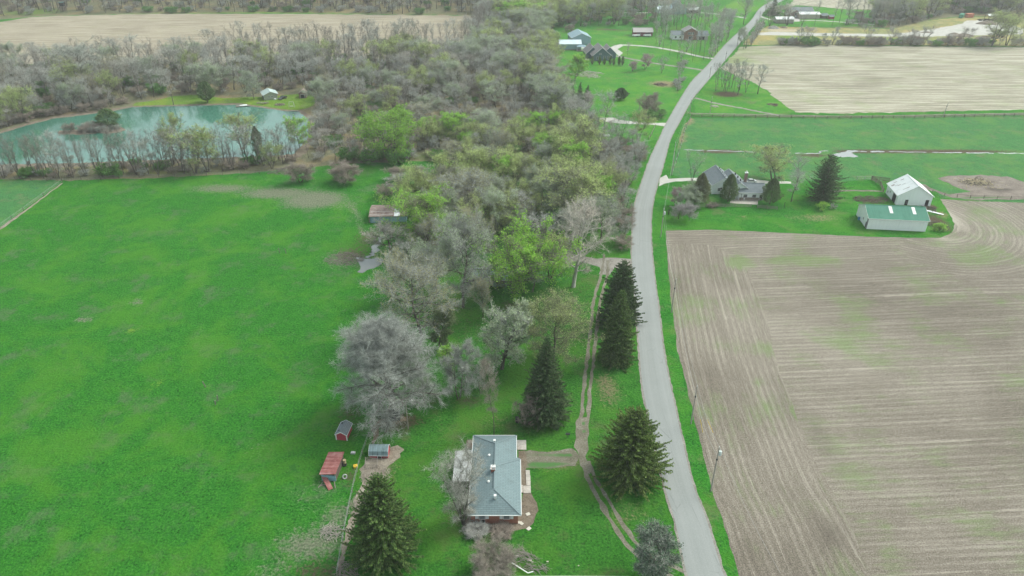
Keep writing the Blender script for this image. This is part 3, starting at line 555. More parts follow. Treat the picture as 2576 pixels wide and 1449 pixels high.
def build_tree(seed, H=16, R=5, tr=.25, cb=.3, limbs=14, up=.6, stems=1, shape='round', l2=7, n3=7, n4=4, tw=.05,
               tl=1.0, wob=.12, leaf=0, lsize=.28, ltop=0.0, droop=0.0, spread=.0, lean=(0, 0), core=0, l2len=.42, lvl0=7, clump=0):
    rng = np.random.default_rng(seed); rr = random.Random(seed)
    V, F = [], []; segs = []      # segs: (p, q, weight) for twig growth
    def poly(p, d, L, r0, r1, n, sides, upb, wb):
        pts, rad = [p.copy()], [r0]; d = d.normalized()
        for i in range(n):
            d = (d + Vector((rr.gauss(0, wb), rr.gauss(0, wb), rr.gauss(0, wb) + upb))).normalized()
            p = p + d * L / n; pts.append(p.copy()); rad.append(r0 + (r1 - r0) * (i + 1) / n)
        tube(V, F, pts, rad, sides); return pts
    def env(t):   # crown radius factor by relative crown height 0..1
        if shape == 'round': return math.sqrt(max(.04, 1 - (2 * t - .9) ** 2 * .95))
        if shape == 'vase': return .35 + .65 * math.sin(min(1, t * 1.15) * math.pi * .62)
        if shape == 'cone': return 1 - .85 * t
        if shape == 'low': return .78 + .9 * t - 1.55 * t * t if t > 0 else .78
        if shape == 'oval': return math.sqrt(max(.05, 1 - (2 * t - 1) ** 2)) * .95 + .05
        return 1 - .4 * t
    for s in range(stems):
        a0 = s * 2.4 + rr.random(); sp = spread if stems > 1 else 0
        d0 = Vector((math.cos(a0) * sp + lean[0], math.sin(a0) * sp + lean[1], 1))
        base = Vector((math.cos(a0), math.sin(a0), 0)) * (tr * 1.2 if stems > 1 else 0); base.z = -.15
        Hs = H * (1 if s == 0 else rr.uniform(.75, .98))
        tp = poly(base, d0, Hs * .93, tr, tr * .12, lvl0, 6, .02, wob * .55)
        nl = max(3, limbs // stems)
        for k in range(nl):
            t = cb + (1 - cb) * ((k + .5) / nl) ** .85; x = t * lvl0; i = min(int(x), lvl0 - 1)
            p = tp[i].lerp(tp[i + 1], x - i); ct = (t - cb) / (1 - cb); ang = k * 2.39996 + rr.uniform(-.4, .4) + a0
            u = up * (.35 + .65 * min(1, ct * 2)) + .75 * ct ** 1.5
            L = max(.12 * R, R * env(ct) * rr.uniform(.75, 1.15)) * math.sqrt(1 + .8 * u * u) / (1.0 if stems == 1 else 1.1)
            L = min(L, (H - p.z) * 1.15 / max(.35, u / math.sqrt(1 + u * u)) if u > .3 else L)
            d = Vector((math.cos(ang), math.sin(ang), u)); rl = tr * (.42 - .25 * ct) * (1 if stems == 1 else 1.1)
            lp = poly(p, d, L, rl, rl * .2, 5, 4, .05 - droop, wob)
            for m in range(l2):
                t2 = .22 + .78 * (m + .5) / l2; x2 = t2 * 5; i2 = min(int(x2), 4); q = lp[i2].lerp(lp[i2 + 1], x2 - i2)
                ld = (lp[i2 + 1] - lp[i2]).normalized(); sd = ld.orthogonal(); sd.rotate(Matrix.Rotation(m * 2.4 + rr.random() * .8, 3, ld))
                L2 = L * l2len * (1.1 - .55 * t2) * rr.uniform(.7, 1.3)
                bp = poly(q, ld * .8 + sd * .75 + Vector((0, 0, .12 - droop)), L2, rl * .4, rl * .1, 3, 3, .06 - droop * 1.5, wob * 1.1)
                for u_ in range(3): segs.append((*bp[u_], *bp[u_ + 1]))
            for u_ in range(2, 5): segs.append((*lp[u_], *lp[u_ + 1]))
        segs.append((*tp[-2], *tp[-1]))
    S = np.array(segs); p, q = S[:, :3], S[:, 3:]
    def grow(p, q, n, L, dr, jitter, w):
        P0 = np.repeat(p, n, 0); Q0 = np.repeat(q, n, 0); t = rng.random((len(P0), 1)); o = P0 + (Q0 - P0) * t
        d = nrm(Q0 - P0); dd = nrm(d * .75 + nrm(rng.normal(size=d.shape)) * jitter + np.array([[0, 0, dr]]))
        ln = L * rng.uniform(.5, 1.3, (len(o), 1)); return o, o + dd * ln, np.full(len(o), w)
    TV, TF = [], []; off = 0
    def add(V_, F_):
        nonlocal off
        TV.append(V_); TF.append(F_ + off); off += len(V_)
    a3 = grow(p, q, n3, tl, .14 - droop * 1.6, .8, tw); add(*ribbons(*a3, rng))
    tips = a3
    if n4:
        a4 = grow(a3[0], a3[1], n4, tl * .62, .12 - droop * 2, .75, tw * .62); add(*ribbons(*a4, rng)); tips = a4
    CV = np.concatenate(TV); sz = H / np.percentile(CV[:, 2], 99.8); sx = R / np.percentile(np.hypot(CV[:, 0] - lean[0] * H * .6, CV[:, 1] - lean[1] * H * .6), 90)
    K3 = np.array([sx, sx, sz]); CV = CV * K3; V = (np.array(V) * K3).tolist(); tips = (tips[0] * K3, tips[1] * K3)
    tm = mesh_np('trunk', V, F)
    cm = mesh_np('crown', CV, np.concatenate(TF))
    lm = None
    if leaf:
        src = tips; idx = rng.integers(0, len(src[0]), int(leaf * 1.6))
        t = rng.uniform(.35, 1.1, (len(idx), 1)); c = src[0][idx] + (src[1][idx] - src[0][idx]) * t + rng.normal(size=(len(idx), 3)) * lsize * .35
        w = np.clip((c[:, 2] / H - ltop) * 2.2 + .35, .02, 1); rad = np.hypot(c[:, 0], c[:, 1]) / R; w *= np.clip(.35 + rad, 0, 1)
        if clump:
            cc = np.array([mnoise.noise(Vector(x * clump)) for x in c]); w *= np.clip(.5 + cc * 2.2, .03, 1)
        keep = rng.random(len(c)) < w / w.mean() * .62; c = c[keep][:leaf]
        if core:
            cr = rng.normal(size=(core, 3)) * np.array([[R * .32, R * .32, H * .14]]) + np.array([[0, 0, H * .55]]); c = np.concatenate([c, cr])
        lv, lf = leaves(c, lsize * rng.uniform(.6, 1.35, len(c)), rng); lm = mesh_np('foliage', lv, lf)
    return tm, cm, lm

def build_conifer(seed, H=18, R=4.5, tr=.28, dens=1.0, droop=.25, upt=.3, base=.04, nb=9, need=.34, ragged=.18, fat=.85, sprays=26, hang=.5, wl=.42):
    """tiered boughs carrying hanging needle sprays"""
    rng = np.random.default_rng(seed); rr = random.Random(seed); V, F = [], []
    tp = [Vector((rr.gauss(0, .05) * i * .4, rr.gauss(0, .05) * i * .4, H * i / 8 - (.15 if i == 0 else 0))) for i in range(9)]
    tube(V, F, tp, [tr * (1 - i / 8.4) for i in range(9)], 6)
    z = H * base; P0, P1, N = [], [], []
    while z < H * .985:
        t = z / H; env = R * (1 - t) ** fat * (1 if t > .1 else .82 + t * 1.8); n = max(4, int(nb * (.55 + .6 * (1 - t))))
        a0 = rr.random() * 6.28
        for k in range(n):
            a = a0 + k * 6.283 / n + rr.gauss(0, .16); L = max(.25, env * (1 + rr.gauss(0, ragged)))
            zz = z + rr.gauss(0, .14); i = min(int(zz / H * 8), 7); c = tp[max(i, 0)].lerp(tp[max(i, 0) + 1], max(0, min(1, zz / H * 8 - i))); c.z = zz
            dirv = Vector((math.cos(a), math.sin(a), upt * (t + .1) - droop * (1 - t)))
            pts = [c.copy()]; d = dirv.normalized()
            for s in range(4):
                d = (d + Vector((rr.gauss(0, .06), rr.gauss(0, .06), .085 * s - .05))).normalized(); pts.append(pts[-1] + d * L / 4)
            if L > 1.0: tube(V, F, pts, [.05, .04, .03, .022, .012], 3)
            m = max(5, int(sprays * dens * L / R * (1.1)))
            for j in range(m):
                s = (.12 + .88 * (j + rr.random()) / m) * 4; i = min(int(s), 3); o = pts[i].lerp(pts[i + 1], s - i); dd = (pts[i + 1] - pts[i]).normalized()
                side = Vector((-dd.y, dd.x, 0)) * rr.choice((-1, 1)); w = wl * (1.15 - .7 * (s / 4)) * rr.uniform(.7, 1.3) * max(.4, min(1.3, L / 3))
                e = o + side * w * .8 + dd * w * .75 + Vector((0, 0, -hang * w * rr.uniform(.2, 1.2)))
                P0.append(tuple(o)); P1.append(tuple(e))
        z += max(.22, .40 - .10 * t) / dens ** .5
    P0, P1 = np.array(P0), np.array(P1)
    # every spray: three overlapping blades
    VV, FF, off = [], [], 0
    for k in range(3):
        j = rng.normal(size=P0.shape) * .06; L = (P1 - P0) * (1.0 - .18 * k) + j + np.array([[0, 0, -.07 * k]])
        d = nrm(L); r = nrm(np.cross(d, rng.normal(size=d.shape) + np.array([[0, 0, 1.2]]))); w = (need * rng.uniform(.5, 1.1, len(d)))[:, None] * (1, .8, .6)[k]
        a, b = P0 + r * w * .12, P0 + L; mid = P0 + L * .45
        q = np.stack([P0, mid + r * w * .5, b, mid - r * w * .5], 1).reshape(-1, 3); i = np.arange(len(P0))[:, None] * 4 + off
        VV.append(q); FF.append(np.concatenate([i + np.array([[0, 1, 2]]), i + np.array([[0, 2, 3]])], 1).reshape(-1, 3)); off += len(q)
    return mesh_np('trunk', V, F), mesh_np('foliage', np.concatenate(VV), np.concatenate(FF)), None

def build_cedar(seed, H=9, R=2.6, n=9000, size=.4, shape=.5, lobes=9, up=.8):
    """dense scale-leaved evergreen: upswept sprays filling an irregular egg"""
    rng = np.random.default_rng(seed); rr = random.Random(seed); V, F = [], []
    tube(V, F, [Vector((0, 0, -.15)), Vector((.05, 0, H * .3)), Vector((0, .06, H * .65)), Vector((0, 0, H * .95))], [.2, .17, .1, .03], 6)
    t = rng.random(n) ** .9; env = np.sin(np.clip(t, 0.02, 1) ** shape * math.pi) ** .62; ph = rng.random(n) * 2 * math.pi
    lob = 1 + .16 * np.sin(ph * 3 + t * 9 + seed) + .12 * np.sin(ph * 5 - t * 17) + .08 * np.sin(ph * 9 + t * 31)
    lob = lob + .14 * np.array([mnoise.noise(Vector((math.cos(a_) * 2.2, math.sin(a_) * 2.2, t_ * 5 + seed))) for a_, t_ in zip(ph.tolist(), t.tolist())]) * 2
    rad = R * env * lob * (1 - rng.random(n) ** 2.2 * .55)
    c = np.stack([np.cos(ph) * rad, np.sin(ph) * rad, .12 * H + t * H * .88], 1)
    out = np.stack([np.cos(ph), np.sin(ph), np.full(n, up)], 1)
    lv, lf = leaves(c, size * rng.uniform(.6, 1.3, n), rng, n_dir=out, asp=.38)
    for k in range(16):
        a = k * 2.4; z = H * (.12 + .75 * k / 16); r = R * .7
        tube(V, F, [Vector((0, 0, z)), Vector((math.cos(a) * r * .5, math.sin(a) * r * .5, z + .4)), Vector((math.cos(a) * r, math.sin(a) * r, z + 1.1))], [.05, .035, .01], 3)
    return mesh_np('trunk', V, F), mesh_np('foliage', lv, lf), None

def bark_mat(name, a, b, var=.2):
    s = NT(name, .95, .1); n = s.noise(s.map(s.obj(), (1, 1, .25)), 4, 4, .7); oi = s.n('ShaderNodeObjectInfo')
    c = s.ramp(n, [(.35, a), (.65, b)])
    h = s.n('ShaderNodeHueSaturation'); s.l(c, h.inputs['Color'])
    s.l(s.math('ADD', 1 - var, s.math('MULTIPLY', oi.outputs['Random'], 2 * var)), h.inputs['Value'])
    s.color(h.outputs[0]); return s.m
def twig_mat(name, cols, rnd=1.0):
    """per-tree tint picked from a few colours, per-twig lightness"""
    s = NT(name, .95, .1); oi = s.n('ShaderNodeObjectInfo'); g = s.n('ShaderNodeNewGeometry')
    c = s.ramp(oi.outputs['Random'], [(i / max(1, len(cols) - 1) * .999, c) for i, c in enumerate(cols)])
    h = s.n('ShaderNodeHueSaturation'); s.l(c, h.inputs['Color'])
    s.l(s.math('ADD', .6, s.math('MULTIPLY', g.outputs['Random Per Island'], .85)), h.inputs['Value'])
    s.color(h.outputs[0]); return s.m
def leaf_mat(name, cols, trans=.35, vr=(.55, .95), rough=.6):
    s = NT(name, rough, .2); oi = s.n('ShaderNodeObjectInfo'); g = s.n('ShaderNodeNewGeometry')
    n = s.noise(s.obj(), .7, 3, .6)
    f = s.math('FRACT', s.math('ADD', g.outputs['Random Per Island'], 0))
    c = s.ramp(s.math('ADD', s.math('MULTIPLY', f, .6), s.math('MULTIPLY', n, .4)), [(.15 + .7 * i / max(1, len(cols) - 1), c) for i, c in enumerate(cols)])
    h = s.n('ShaderNodeHueSaturation'); s.l(c, h.inputs['Color'])
    s.l(s.math('ADD', .85, s.math('MULTIPLY', oi.outputs['Random'], .3)), h.inputs['Value'])
    s.color(h.outputs[0])
    if trans:
        tr = s.n('ShaderNodeBsdfTranslucent'); s.l(h.outputs[0], tr.inputs[0]); mx = s.n('ShaderNodeMixShader'); mx.inputs[0].default_value = trans
        s.l(s.b.outputs[0], mx.inputs[1]); s.l(tr.outputs[0], mx.inputs[2]); s.l(mx.outputs[0], s.out.inputs[0])
    return s.m

B_DARK = bark_mat('grey_brown_bark', (.07, .062, .052), (.15, .135, .115))
B_WHITE = bark_mat('sycamore_bark', (.34, .32, .28), (.66, .63, .57), .05)
B_BROWN = bark_mat('brown_bark', (.06, .045, .035), (.13, .10, .075))
T_BARE = twig_mat('bare_twigs', [(.33, .335, .30), (.39, .395, .36), (.34, .355, .315), (.40, .37, .33), (.33, .355, .305), (.38, .38, .35)])
T_DARK = twig_mat('dark_bare_twigs', [(.21, .19, .165), (.26, .24, .21), (.23, .215, .19)])
T_GREY = twig_mat('silver_grey_twigs', [(.32, .335, .305), (.35, .355, .325)])
T_BROWN = twig_mat('tan_twigs', [(.30, .25, .21), (.33, .28, .235), (.27, .24, .20)])
T_BUD = twig_mat('olive_twigs', [(.19, .20, .12), (.22, .23, .14), (.20, .19, .14)])
T_SYC = twig_mat('sycamore_twigs', [(.52, .47, .41), (.55, .50, .44)])
L_BUD = leaf_mat('new_yellow_green_leaves', [(.35, .45, .16), (.46, .56, .21), (.58, .67, .30)], .5)
L_GREEN = leaf_mat('fresh_green_leaves', [(.16, .38, .045), (.28, .55, .07), (.44, .68, .12)], .45)
L_PALE = leaf_mat('pale_sage_leaves', [(.25, .32, .19), (.36, .43, .27), (.48, .54, .37)])
L_OLIVE = leaf_mat('olive_catkins', [(.28, .28, .12), (.38, .36, .15), (.46, .42, .20)])
L_DARKG = leaf_mat('deep_green_leaves', [(.05, .16, .035), (.10, .27, .05), (.17, .36, .07)])
L_PINK = leaf_mat('pink_blossom', [(.34, .20, .27), (.46, .28, .37), (.58, .42, .48)])
L_BLUSH = leaf_mat('white_pink_blossom', [(.30, .26, .26), (.46, .40, .41), (.62, .56, .57)])
L_SPRUCE = leaf_mat('spruce_needles', [(.055, .115, .032), (.11, .20, .05), (.19, .29, .08)], 0.3, rough=.75)
L_SPRUCE2 = leaf_mat('dark_spruce_needles', [(.035, .08, .034), (.075, .14, .05), (.13, .205, .075)], 0.25, rough=.75)
L_SPRUCE3 = leaf_mat('lighter_spruce_needles', [(.08, .14, .035), (.15, .24, .055), (.24, .34, .09)], .35, rough=.75)  # lighter, yellower needle green for the broad spruce beside the road
L_CEDAR = leaf_mat('cedar_leaves', [(.08, .135, .06), (.14, .21, .085), (.22, .28, .13)], .35, rough=.8)
L_CEDARB = leaf_mat('bronzed_cedar_leaves', [(.13, .155, .07), (.19, .21, .10), (.26, .27, .15)], .35, rough=.8)
L_BLUEG = leaf_mat('blue_grey_needles', [(.05, .085, .055), (.09, .135, .09), (.15, .20, .14)], .1, rough=.8)

# species: name -> list of (trunk, crown, foliage, H, R); materials set on the shared meshes
SPEC = {}
def species(key, count, bark, twig, leafm, fn=build_tree, **kw):
    out = []
    for i in range(count):
        k = dict(kw); rr = random.Random(hash((key, i)) & 0xffff if False else sum(map(ord, key)) * 31 + i * 7)
        k['H'] = kw['H'] * rr.uniform(.92, 1.08); k['R'] = kw['R'] * rr.uniform(.9, 1.1)
        t, c, l = fn(sum(map(ord, key)) + i * 101, **k)
        t.materials.append(bark)
        if fn is build_tree: c.materials.append(twig)
        else: c.materials.append(leafm)
        if l: l.materials.append(leafm)
        out.append((t, c, l, k['H'], k['R']))
    SPEC[key] = out
species('bare', 7, B_DARK, T_BARE, None, H=16, R=3.7, tr=.20, cb=.34, limbs=13, up=1.25, shape='vase', l2=5, n3=4, n4=2, tw=.06, tl=1.25)
species('row', 6, B_DARK, T_DARK, None, H=15, R=2.5, tr=.20, cb=.2, limbs=11, up=2.0, shape='vase', stems=2, spread=.13, l2=5, n3=3, n4=2, tw=.06, tl=1.2, wob=.14)
species('barelow', 5, B_DARK, T_BARE, None, H=9, R=3.2, tr=.13, cb=.14, limbs=14, up=.9, shape='round', stems=2, spread=.22, l2=5, n3=4, n4=3, tw=.05, tl=1.0)
species('pole', 5, B_DARK, T_BARE, None, H=19, R=2.4, tr=.19, cb=.48, limbs=10, up=1.4, shape='vase', l2=4, n3=4, n4=2, tw=.055, tl=1.1)
species('spread', 3, B_DARK, T_BARE, None, H=19, R=7.5, tr=.42, cb=.25, limbs=16, up=.85, shape='vase', l2=8, n3=7, n4=4, tw=.055, tl=1.3, l2len=.5)
species('fan', 4, B_DARK, T_BARE, None, H=15, R=4.2, tr=.17, cb=.15, limbs=15, up=1.5, shape='vase', stems=3, spread=.2, l2=5, n3=4, n4=2, tw=.05, tl=1.2)
species('bud', 4, B_DARK, T_BUD, L_BUD, H=13, R=4.6, tr=.2, cb=.2, limbs=18, up=.9, shape='round', stems=2, spread=.14, l2=6, n3=6, n4=3, tw=.05, tl=1.1, leaf=10500, lsize=.22, ltop=.25, clump=.3)
species('green', 3, B_DARK, T_BUD, L_GREEN, H=13, R=5, tr=.22, cb=.15, limbs=20, up=.7, shape='round', l2=7, n3=6, n4=3, tw=.05, tl=1.1, leaf=11000, lsize=.36, ltop=.1, clump=.4)
species('olive', 2, B_DARK, T_BARE, L_OLIVE, H=13, R=5, tr=.22, cb=.18, limbs=18, up=.75, shape='round', l2=7, n3=7, n4=4, tw=.05, tl=1.1, leaf=4500, lsize=.22, ltop=.3)
species('sage', 3, B_DARK, T_GREY, L_PALE, H=12, R=4.6, tr=.2, cb=.12, limbs=18, up=.7, shape='round', l2=7, n3=6, n4=3, tw=.045, tl=1.0, leaf=9500, lsize=.25, ltop=.2, clump=.35)
species('bush', 4, B_BROWN, T_BARE, None, H=3.6, R=2.4, tr=.06, cb=.05, limbs=20, up=.7, shape='round', stems=5, spread=.45, l2=5, n3=6, n4=3, tw=.045, tl=.6, lvl0=5)
species('tanbush', 3, B_BROWN, T_BROWN, None, H=4.2, R=3.2, tr=.08, cb=.05, limbs=24, up=.55, shape='round', stems=6, spread=.5, l2=6, n3=8, n4=4, tw=.04, tl=.6, lvl0=5)
species('greenbush', 3, B_BROWN, T_BUD, L_DARKG, H=3.4, R=2.8, tr=.06, cb=.05, limbs=20, up=.6, shape='round', stems=5, spread=.5, l2=5, n3=5, n4=2, tw=.04, tl=.6, leaf=3600, lsize=.32, lvl0=5)
species('lightbush', 2, B_BROWN, T_BUD, L_GREEN, H=3.2, R=2.4, tr=.05, cb=.05, limbs=18, up=.7, shape='round', stems=5, spread=.45, l2=5, n3=5, n4=2, tw=.04, tl=.6, leaf=2200, lsize=.3, lvl0=5)
species('fineround', 2, B_BROWN, T_BROWN, None, H=6, R=3.6, tr=.16, cb=.18, limbs=22, up=.45, shape='round', l2=8, n3=9, n4=5, tw=.035, tl=.8, stems=2, spread=.3)
species('pinktree', 2, B_DARK, T_BROWN, L_PINK, H=6, R=3, tr=.12, cb=.2, limbs=16, up=.9, shape='vase', l2=6, n3=5, n4=2, tw=.04, tl=.8, leaf=3000, lsize=.2, stems=2, spread=.2)
species('blushtree', 2, B_DARK, T_GREY, L_BLUSH, H=6, R=3.2, tr=.12, cb=.2, limbs=16, up=.7, shape='round', l2=6, n3=5, n4=3, tw=.04, tl=.8, leaf=2600, lsize=.2)
species('spruce', 2, B_BROWN, None, L_SPRUCE, build_conifer, H=18, R=5.0, nb=10)
species('spruced', 2, B_BROWN, None, L_SPRUCE2, build_conifer, H=17, R=4.6, nb=9, ragged=.22, hang=.9)
species('farspruce', 2, B_BROWN, None, L_SPRUCE2, build_conifer, H=13, R=3.2, nb=8, sprays=22, need=.6, dens=.9)
species('cedar', 3, B_BROWN, None, L_CEDAR, build_cedar, H=9, R=2.8)
species('bronzecedar', 1, B_BROWN, None, L_CEDARB, build_cedar, H=9, R=3.2, n=11000)
species('cypress', 1, B_BROWN, None, L_SPRUCE, build_cedar, H=5, R=.75, n=1200, shape=.6, size=.35)
species('roundpine', 1, B_BROWN, None, L_SPRUCE2, build_cedar, H=6, R=3.0, n=8000, shape=.62, up=.9, size=.45)
species('farpine', 2, B_BROWN, None, leaf_mat('pine_needles', [(.05, .10, .03), (.09, .16, .045), (.14, .21, .07)], .05), build_cedar, H=10, R=3, n=4500, shape=.8, up=.3, size=.55)

NAMES = dict(bare='bare_tree', row='bare_tree', barelow='bare_tree', pole='bare_tree', spread='bare_tree', fan='bare_tree', bud='budding_tree', green='leafy_tree', olive='budding_tree', sage='budding_tree',
             bush='bare_bush', tanbush='bare_bush', greenbush='leafy_bush', lightbush='leafy_bush', fineround='ornamental_tree', pinktree='blossom_tree', blushtree='blossom_tree',
             spruce='spruce_tree', spruced='spruce_tree', farspruce='spruce_tree', cedar='cedar_tree', bronzecedar='cedar_tree', cypress='columnar_evergreen', roundpine='pine_tree', farpine='pine_tree')
TREES_IN = []
def place(key, X, Y, h, r, label, group=None, variant=None, rz=None, z=0, parts=None, name=None):
    lib = parts or SPEC[key]; v = lib[(variant if variant is not None else random.randrange(len(lib))) % len(lib)]
    nm = name or NAMES.get(key, key)
    o = empty(nm, (X, Y, z), random.uniform(0, 6.28) if rz is None else rz, label, 'bush' if 'bush' in nm else 'tree', group)
    o.scale = (r / v[4], r / v[4], h / v[3])
    names = ('trunk', 'foliage' if not v[1].materials[0].name.endswith('twigs') else 'crown', 'foliage')
    for me, pn in zip(v[:3], names):
        if me is not None:
            c = bpy.data.objects.new(pn, me); COL.objects.link(c); c.parent = o
    return o
def put(key, bx, by, ty, w, label, group=None, **kw):
    """tree standing at sheet point (bx,by), reaching ty, crown w sheet units wide"""
    X, Y = G(bx, by); h = tree_h(bx, by, ty); r = w / 2 * scale_at(bx, by)
    return place(key, X, Y, h, r * 1.02, label, group, **kw)
def hero(key, seed, bark, twig, leafm, fn, bx, by, ty, w, label, name=None, **kw):
    X, Y = G(bx, by); H = tree_h(bx, by, ty); R = w / 2 * scale_at(bx, by) * (1.04 if fn is build_tree else .97)
    t, c, l = fn(seed, H=H, R=R, **kw); t.materials.append(bark); c.materials.append(twig or leafm)
    if l: l.materials.append(leafm)
    return place(key, X, Y, H, R, label, parts=[(t, c, l, H, R)], rz=0, name=name)

# --- the big trees of the yard
hero('spruce_tree', 11, B_BROWN, None, L_SPRUCE3, build_conifer, 1583, 1195, 1028, 205, 'broad dark green spruce right of the ranch house, its tips over the road', nb=15, sprays=60, droop=.12, fat=.62, ragged=.16, hang=.7, upt=.5)
hero('spruce_tree', 12, B_BROWN, None, L_SPRUCE, build_conifer, 972, 1398, 1196, 190, 'tall olive green spruce left of the ranch house by the fence line', nb=14, sprays=56, droop=.1, fat=.6, ragged=.18, upt=.5, hang=.8, tr=.3)
hero('spruce_tree', 13, B_BROWN, None, L_SPRUCE2, build_conifer, 1370, 1052, 843, 142, 'single dark pointed spruce behind the ranch house', nb=13, sprays=50, droop=.15, fat=.8, ragged=.12, hang=.7)
hero('spruce_tree', 14, B_BROWN, None, L_SPRUCE2, build_conifer, 1556, 815, 656, 118, 'rear spruce of the pair by the road, long drooping boughs', nb=12, sprays=50, droop=.1, fat=.55, ragged=.18, hang=1.2, upt=.2)
hero('spruce_tree', 15, B_BROWN, None, L_SPRUCE, build_conifer, 1548, 908, 726, 100, 'front spruce of the pair by the road', nb=13, sprays=48, droop=.2, fat=.62, ragged=.13, hang=1.1)
hero('pine_tree', 16, B_BROWN, T_BARE, L_BLUEG, build_tree, 1643, 1452, 1350, 96, 'ragged blue grey pine at the bottom edge beside the road', tr=.2, cb=.1, limbs=26, up=.5, l2=8, n3=7, n4=4, tw=.05, tl=.8, leaf=9000, lsize=.3, shape='round')
hero('bare_tree', 21, B_DARK, T_GREY, None, build_tree, 992, 1030, 800, 205, 'huge silver grey twiggy tree left of the yard, its crown sweeping low', tr=.6, cb=.07, limbs=50, up=.3, l2=11, n3=8, n4=7, tw=.045, tl=1.5, droop=.035, shape='low', l2len=.5, wob=.14)
hero('bare_tree', 22, B_DARK, T_GREY, L_PALE, build_tree, 1155, 1003, 882, 104, 'low grey tree with twisting branches between the silver tree and the spruce', tr=.2, cb=.2, limbs=20, up=.25, l2=9, n3=8, n4=5, tw=.045, tl=1.0, droop=.02, leaf=700, lsize=.25, ltop=.6, stems=2, spread=.3)
hero('leafy_tree', 41, B_BROWN, T_BUD, L_GREEN, build_tree, 1133, 960, 874, 40, 'slim sapling with a fresh green tip behind the low grey tree', tr=.1, cb=.4, limbs=12, up=.9, l2=5, n3=5, n4=3, tw=.04, tl=.8, leaf=1800, lsize=.3, ltop=.5)
hero('budding_tree', 23, B_DARK, T_GREY, L_PALE, build_tree, 1262, 928, 768, 128, 'ivy-dark tree with silvery sage leaf clumps and a forked trunk', tr=.45, cb=.14, limbs=28, up=.3, l2=9, n3=7, n4=3, tw=.05, tl=.9, leaf=17000, lsize=.33, shape='round', clump=.5)
hero('budding_tree', 24, B_DARK, T_BUD, L_BUD, build_tree, 1392, 905, 742, 150, 'wide airy yellow-green tree left of the dirt drive', tr=.25, cb=.1, limbs=32, up=.45, l2=8, n3=8, n4=4, tw=.045, tl=1.1, leaf=9000, lsize=.24, ltop=.2, shape='round')
hero('leafy_tree', 25, B_DARK, T_BUD, L_GREEN, build_tree, 1290, 735, 572, 214, 'largest bright green tree in the middle of the grove', tr=.5, cb=.08, limbs=36, up=.45, l2=9, n3=8, n4=4, tw=.05, tl=1.3, leaf=26000, lsize=.42, ltop=.15, shape='round', clump=.28)
hero('bare_tree', 26, B_DARK, T_GREY, L_PALE, build_tree, 1165, 772, 562, 170, 'tall grey tree with tangled arching limbs, dark straight trunk', tr=.45, cb=.15, limbs=34, up=.4, l2=10, n3=7, n4=4, tw=.05, tl=1.3, leaf=7000, lsize=.3, ltop=.55, shape='round', wob=.2, clump=.4)
hero('budding_tree', 27, B_DARK, T_GREY, L_OLIVE, build_tree, 1062, 845, 645, 200, 'olive tinted budding tree at the pasture edge with a leaning dark trunk', tr=.45, cb=.12, limbs=36, up=.4, l2=9, n3=7, n4=4, tw=.045, tl=1.2, leaf=9500, lsize=.22, ltop=.3, shape='round', lean=(-.08, 0))
hero('leafy_tree', 42, B_DARK, T_BUD, L_CEDAR, build_tree, 1105, 880, 770, 66, 'dark ivy-covered tree behind the silver grey tree', tr=.3, cb=.1, limbs=22, up=.8, l2=7, n3=6, n4=3, tw=.05, tl=.9, leaf=12000, lsize=.28, shape='oval')
hero('sycamore_tree', 28, B_WHITE, T_SYC, None, build_tree, 1442, 722, 500, 132, 'white-barked bare sycamore in front of the grove', tr=.6, cb=.2, limbs=26, up=.9, l2=9, n3=6, n4=3, tw=.06, tl=1.1, shape='round', wob=.17, stems=1, l2len=.5)
hero('bare_tree', 29, B_DARK, T_BARE, None, build_tree, 1166, 1318, 1140, 112, 'many-stemmed bare tree against the metal lean-to roof', tr=.16, cb=.12, limbs=40, up=1.0, l2=7, n3=6, n4=4, tw=.04, tl=1.0, stems=7, spread=.16, shape='vase')
hero('bare_tree', 30, B_DARK, T_BROWN, None, build_tree, 1243, 1094, 898, 56, 'slender bare tree standing just behind the ranch house roof', tr=.13, cb=.3, limbs=26, up=.95, l2=6, n3=5, n4=3, tw=.035, tl=.8, shape='oval')
hero('bare_bush', 31, B_BROWN, T_BROWN, None, build_tree, 1238, 1452, 1392, 112, 'big tan leafless bush at the bottom of the picture below the house', tr=.09, cb=.06, limbs=44, up=.8, l2=7, n3=8, n4=4, tw=.035, tl=.7, stems=10, spread=.4, shape='round', lvl0=5)
hero('bare_bush', 32, B_BROWN, T_BROWN, None, build_tree, 1327, 1072, 1000, 60, 'small tan leafless shrub at the left foot of the dark spruce', tr=.08, cb=.1, limbs=24, up=.7, l2=6, n3=7, n4=3, tw=.035, tl=.6, stems=4, spread=.35, shape='round')
hero('bare_bush', 33, B_BROWN, T_BARE, None, build_tree, 1200, 1342, 1326, 56, 'thin bare shrub at the left front corner of the brick wall', tr=.05, cb=.05, limbs=30, up=.5, l2=6, n3=6, n4=3, tw=.03, tl=.5, stems=7, spread=.6, shape='round', lvl0=4)
hero('bare_bush', 34, B_BROWN, T_BROWN, None, build_tree, 1266, 1342, 1328, 50, 'thin bare shrub below the right front window', tr=.05, cb=.05, limbs=30, up=.5, l2=6, n3=6, n4=3, tw=.03, tl=.5, stems=7, spread=.6, shape='round', lvl0=4)
hero('bare_tree', 35, B_DARK, T_BARE, L_OLIVE, build_tree, 983, 637, 556, 96, 'low spreading bare tree below the rusty-roofed barn', tr=.35, cb=.2, limbs=20, up=.55, l2=8, n3=7, n4=4, tw=.045, tl=.9, shape='round', leaf=600, lsize=.2)
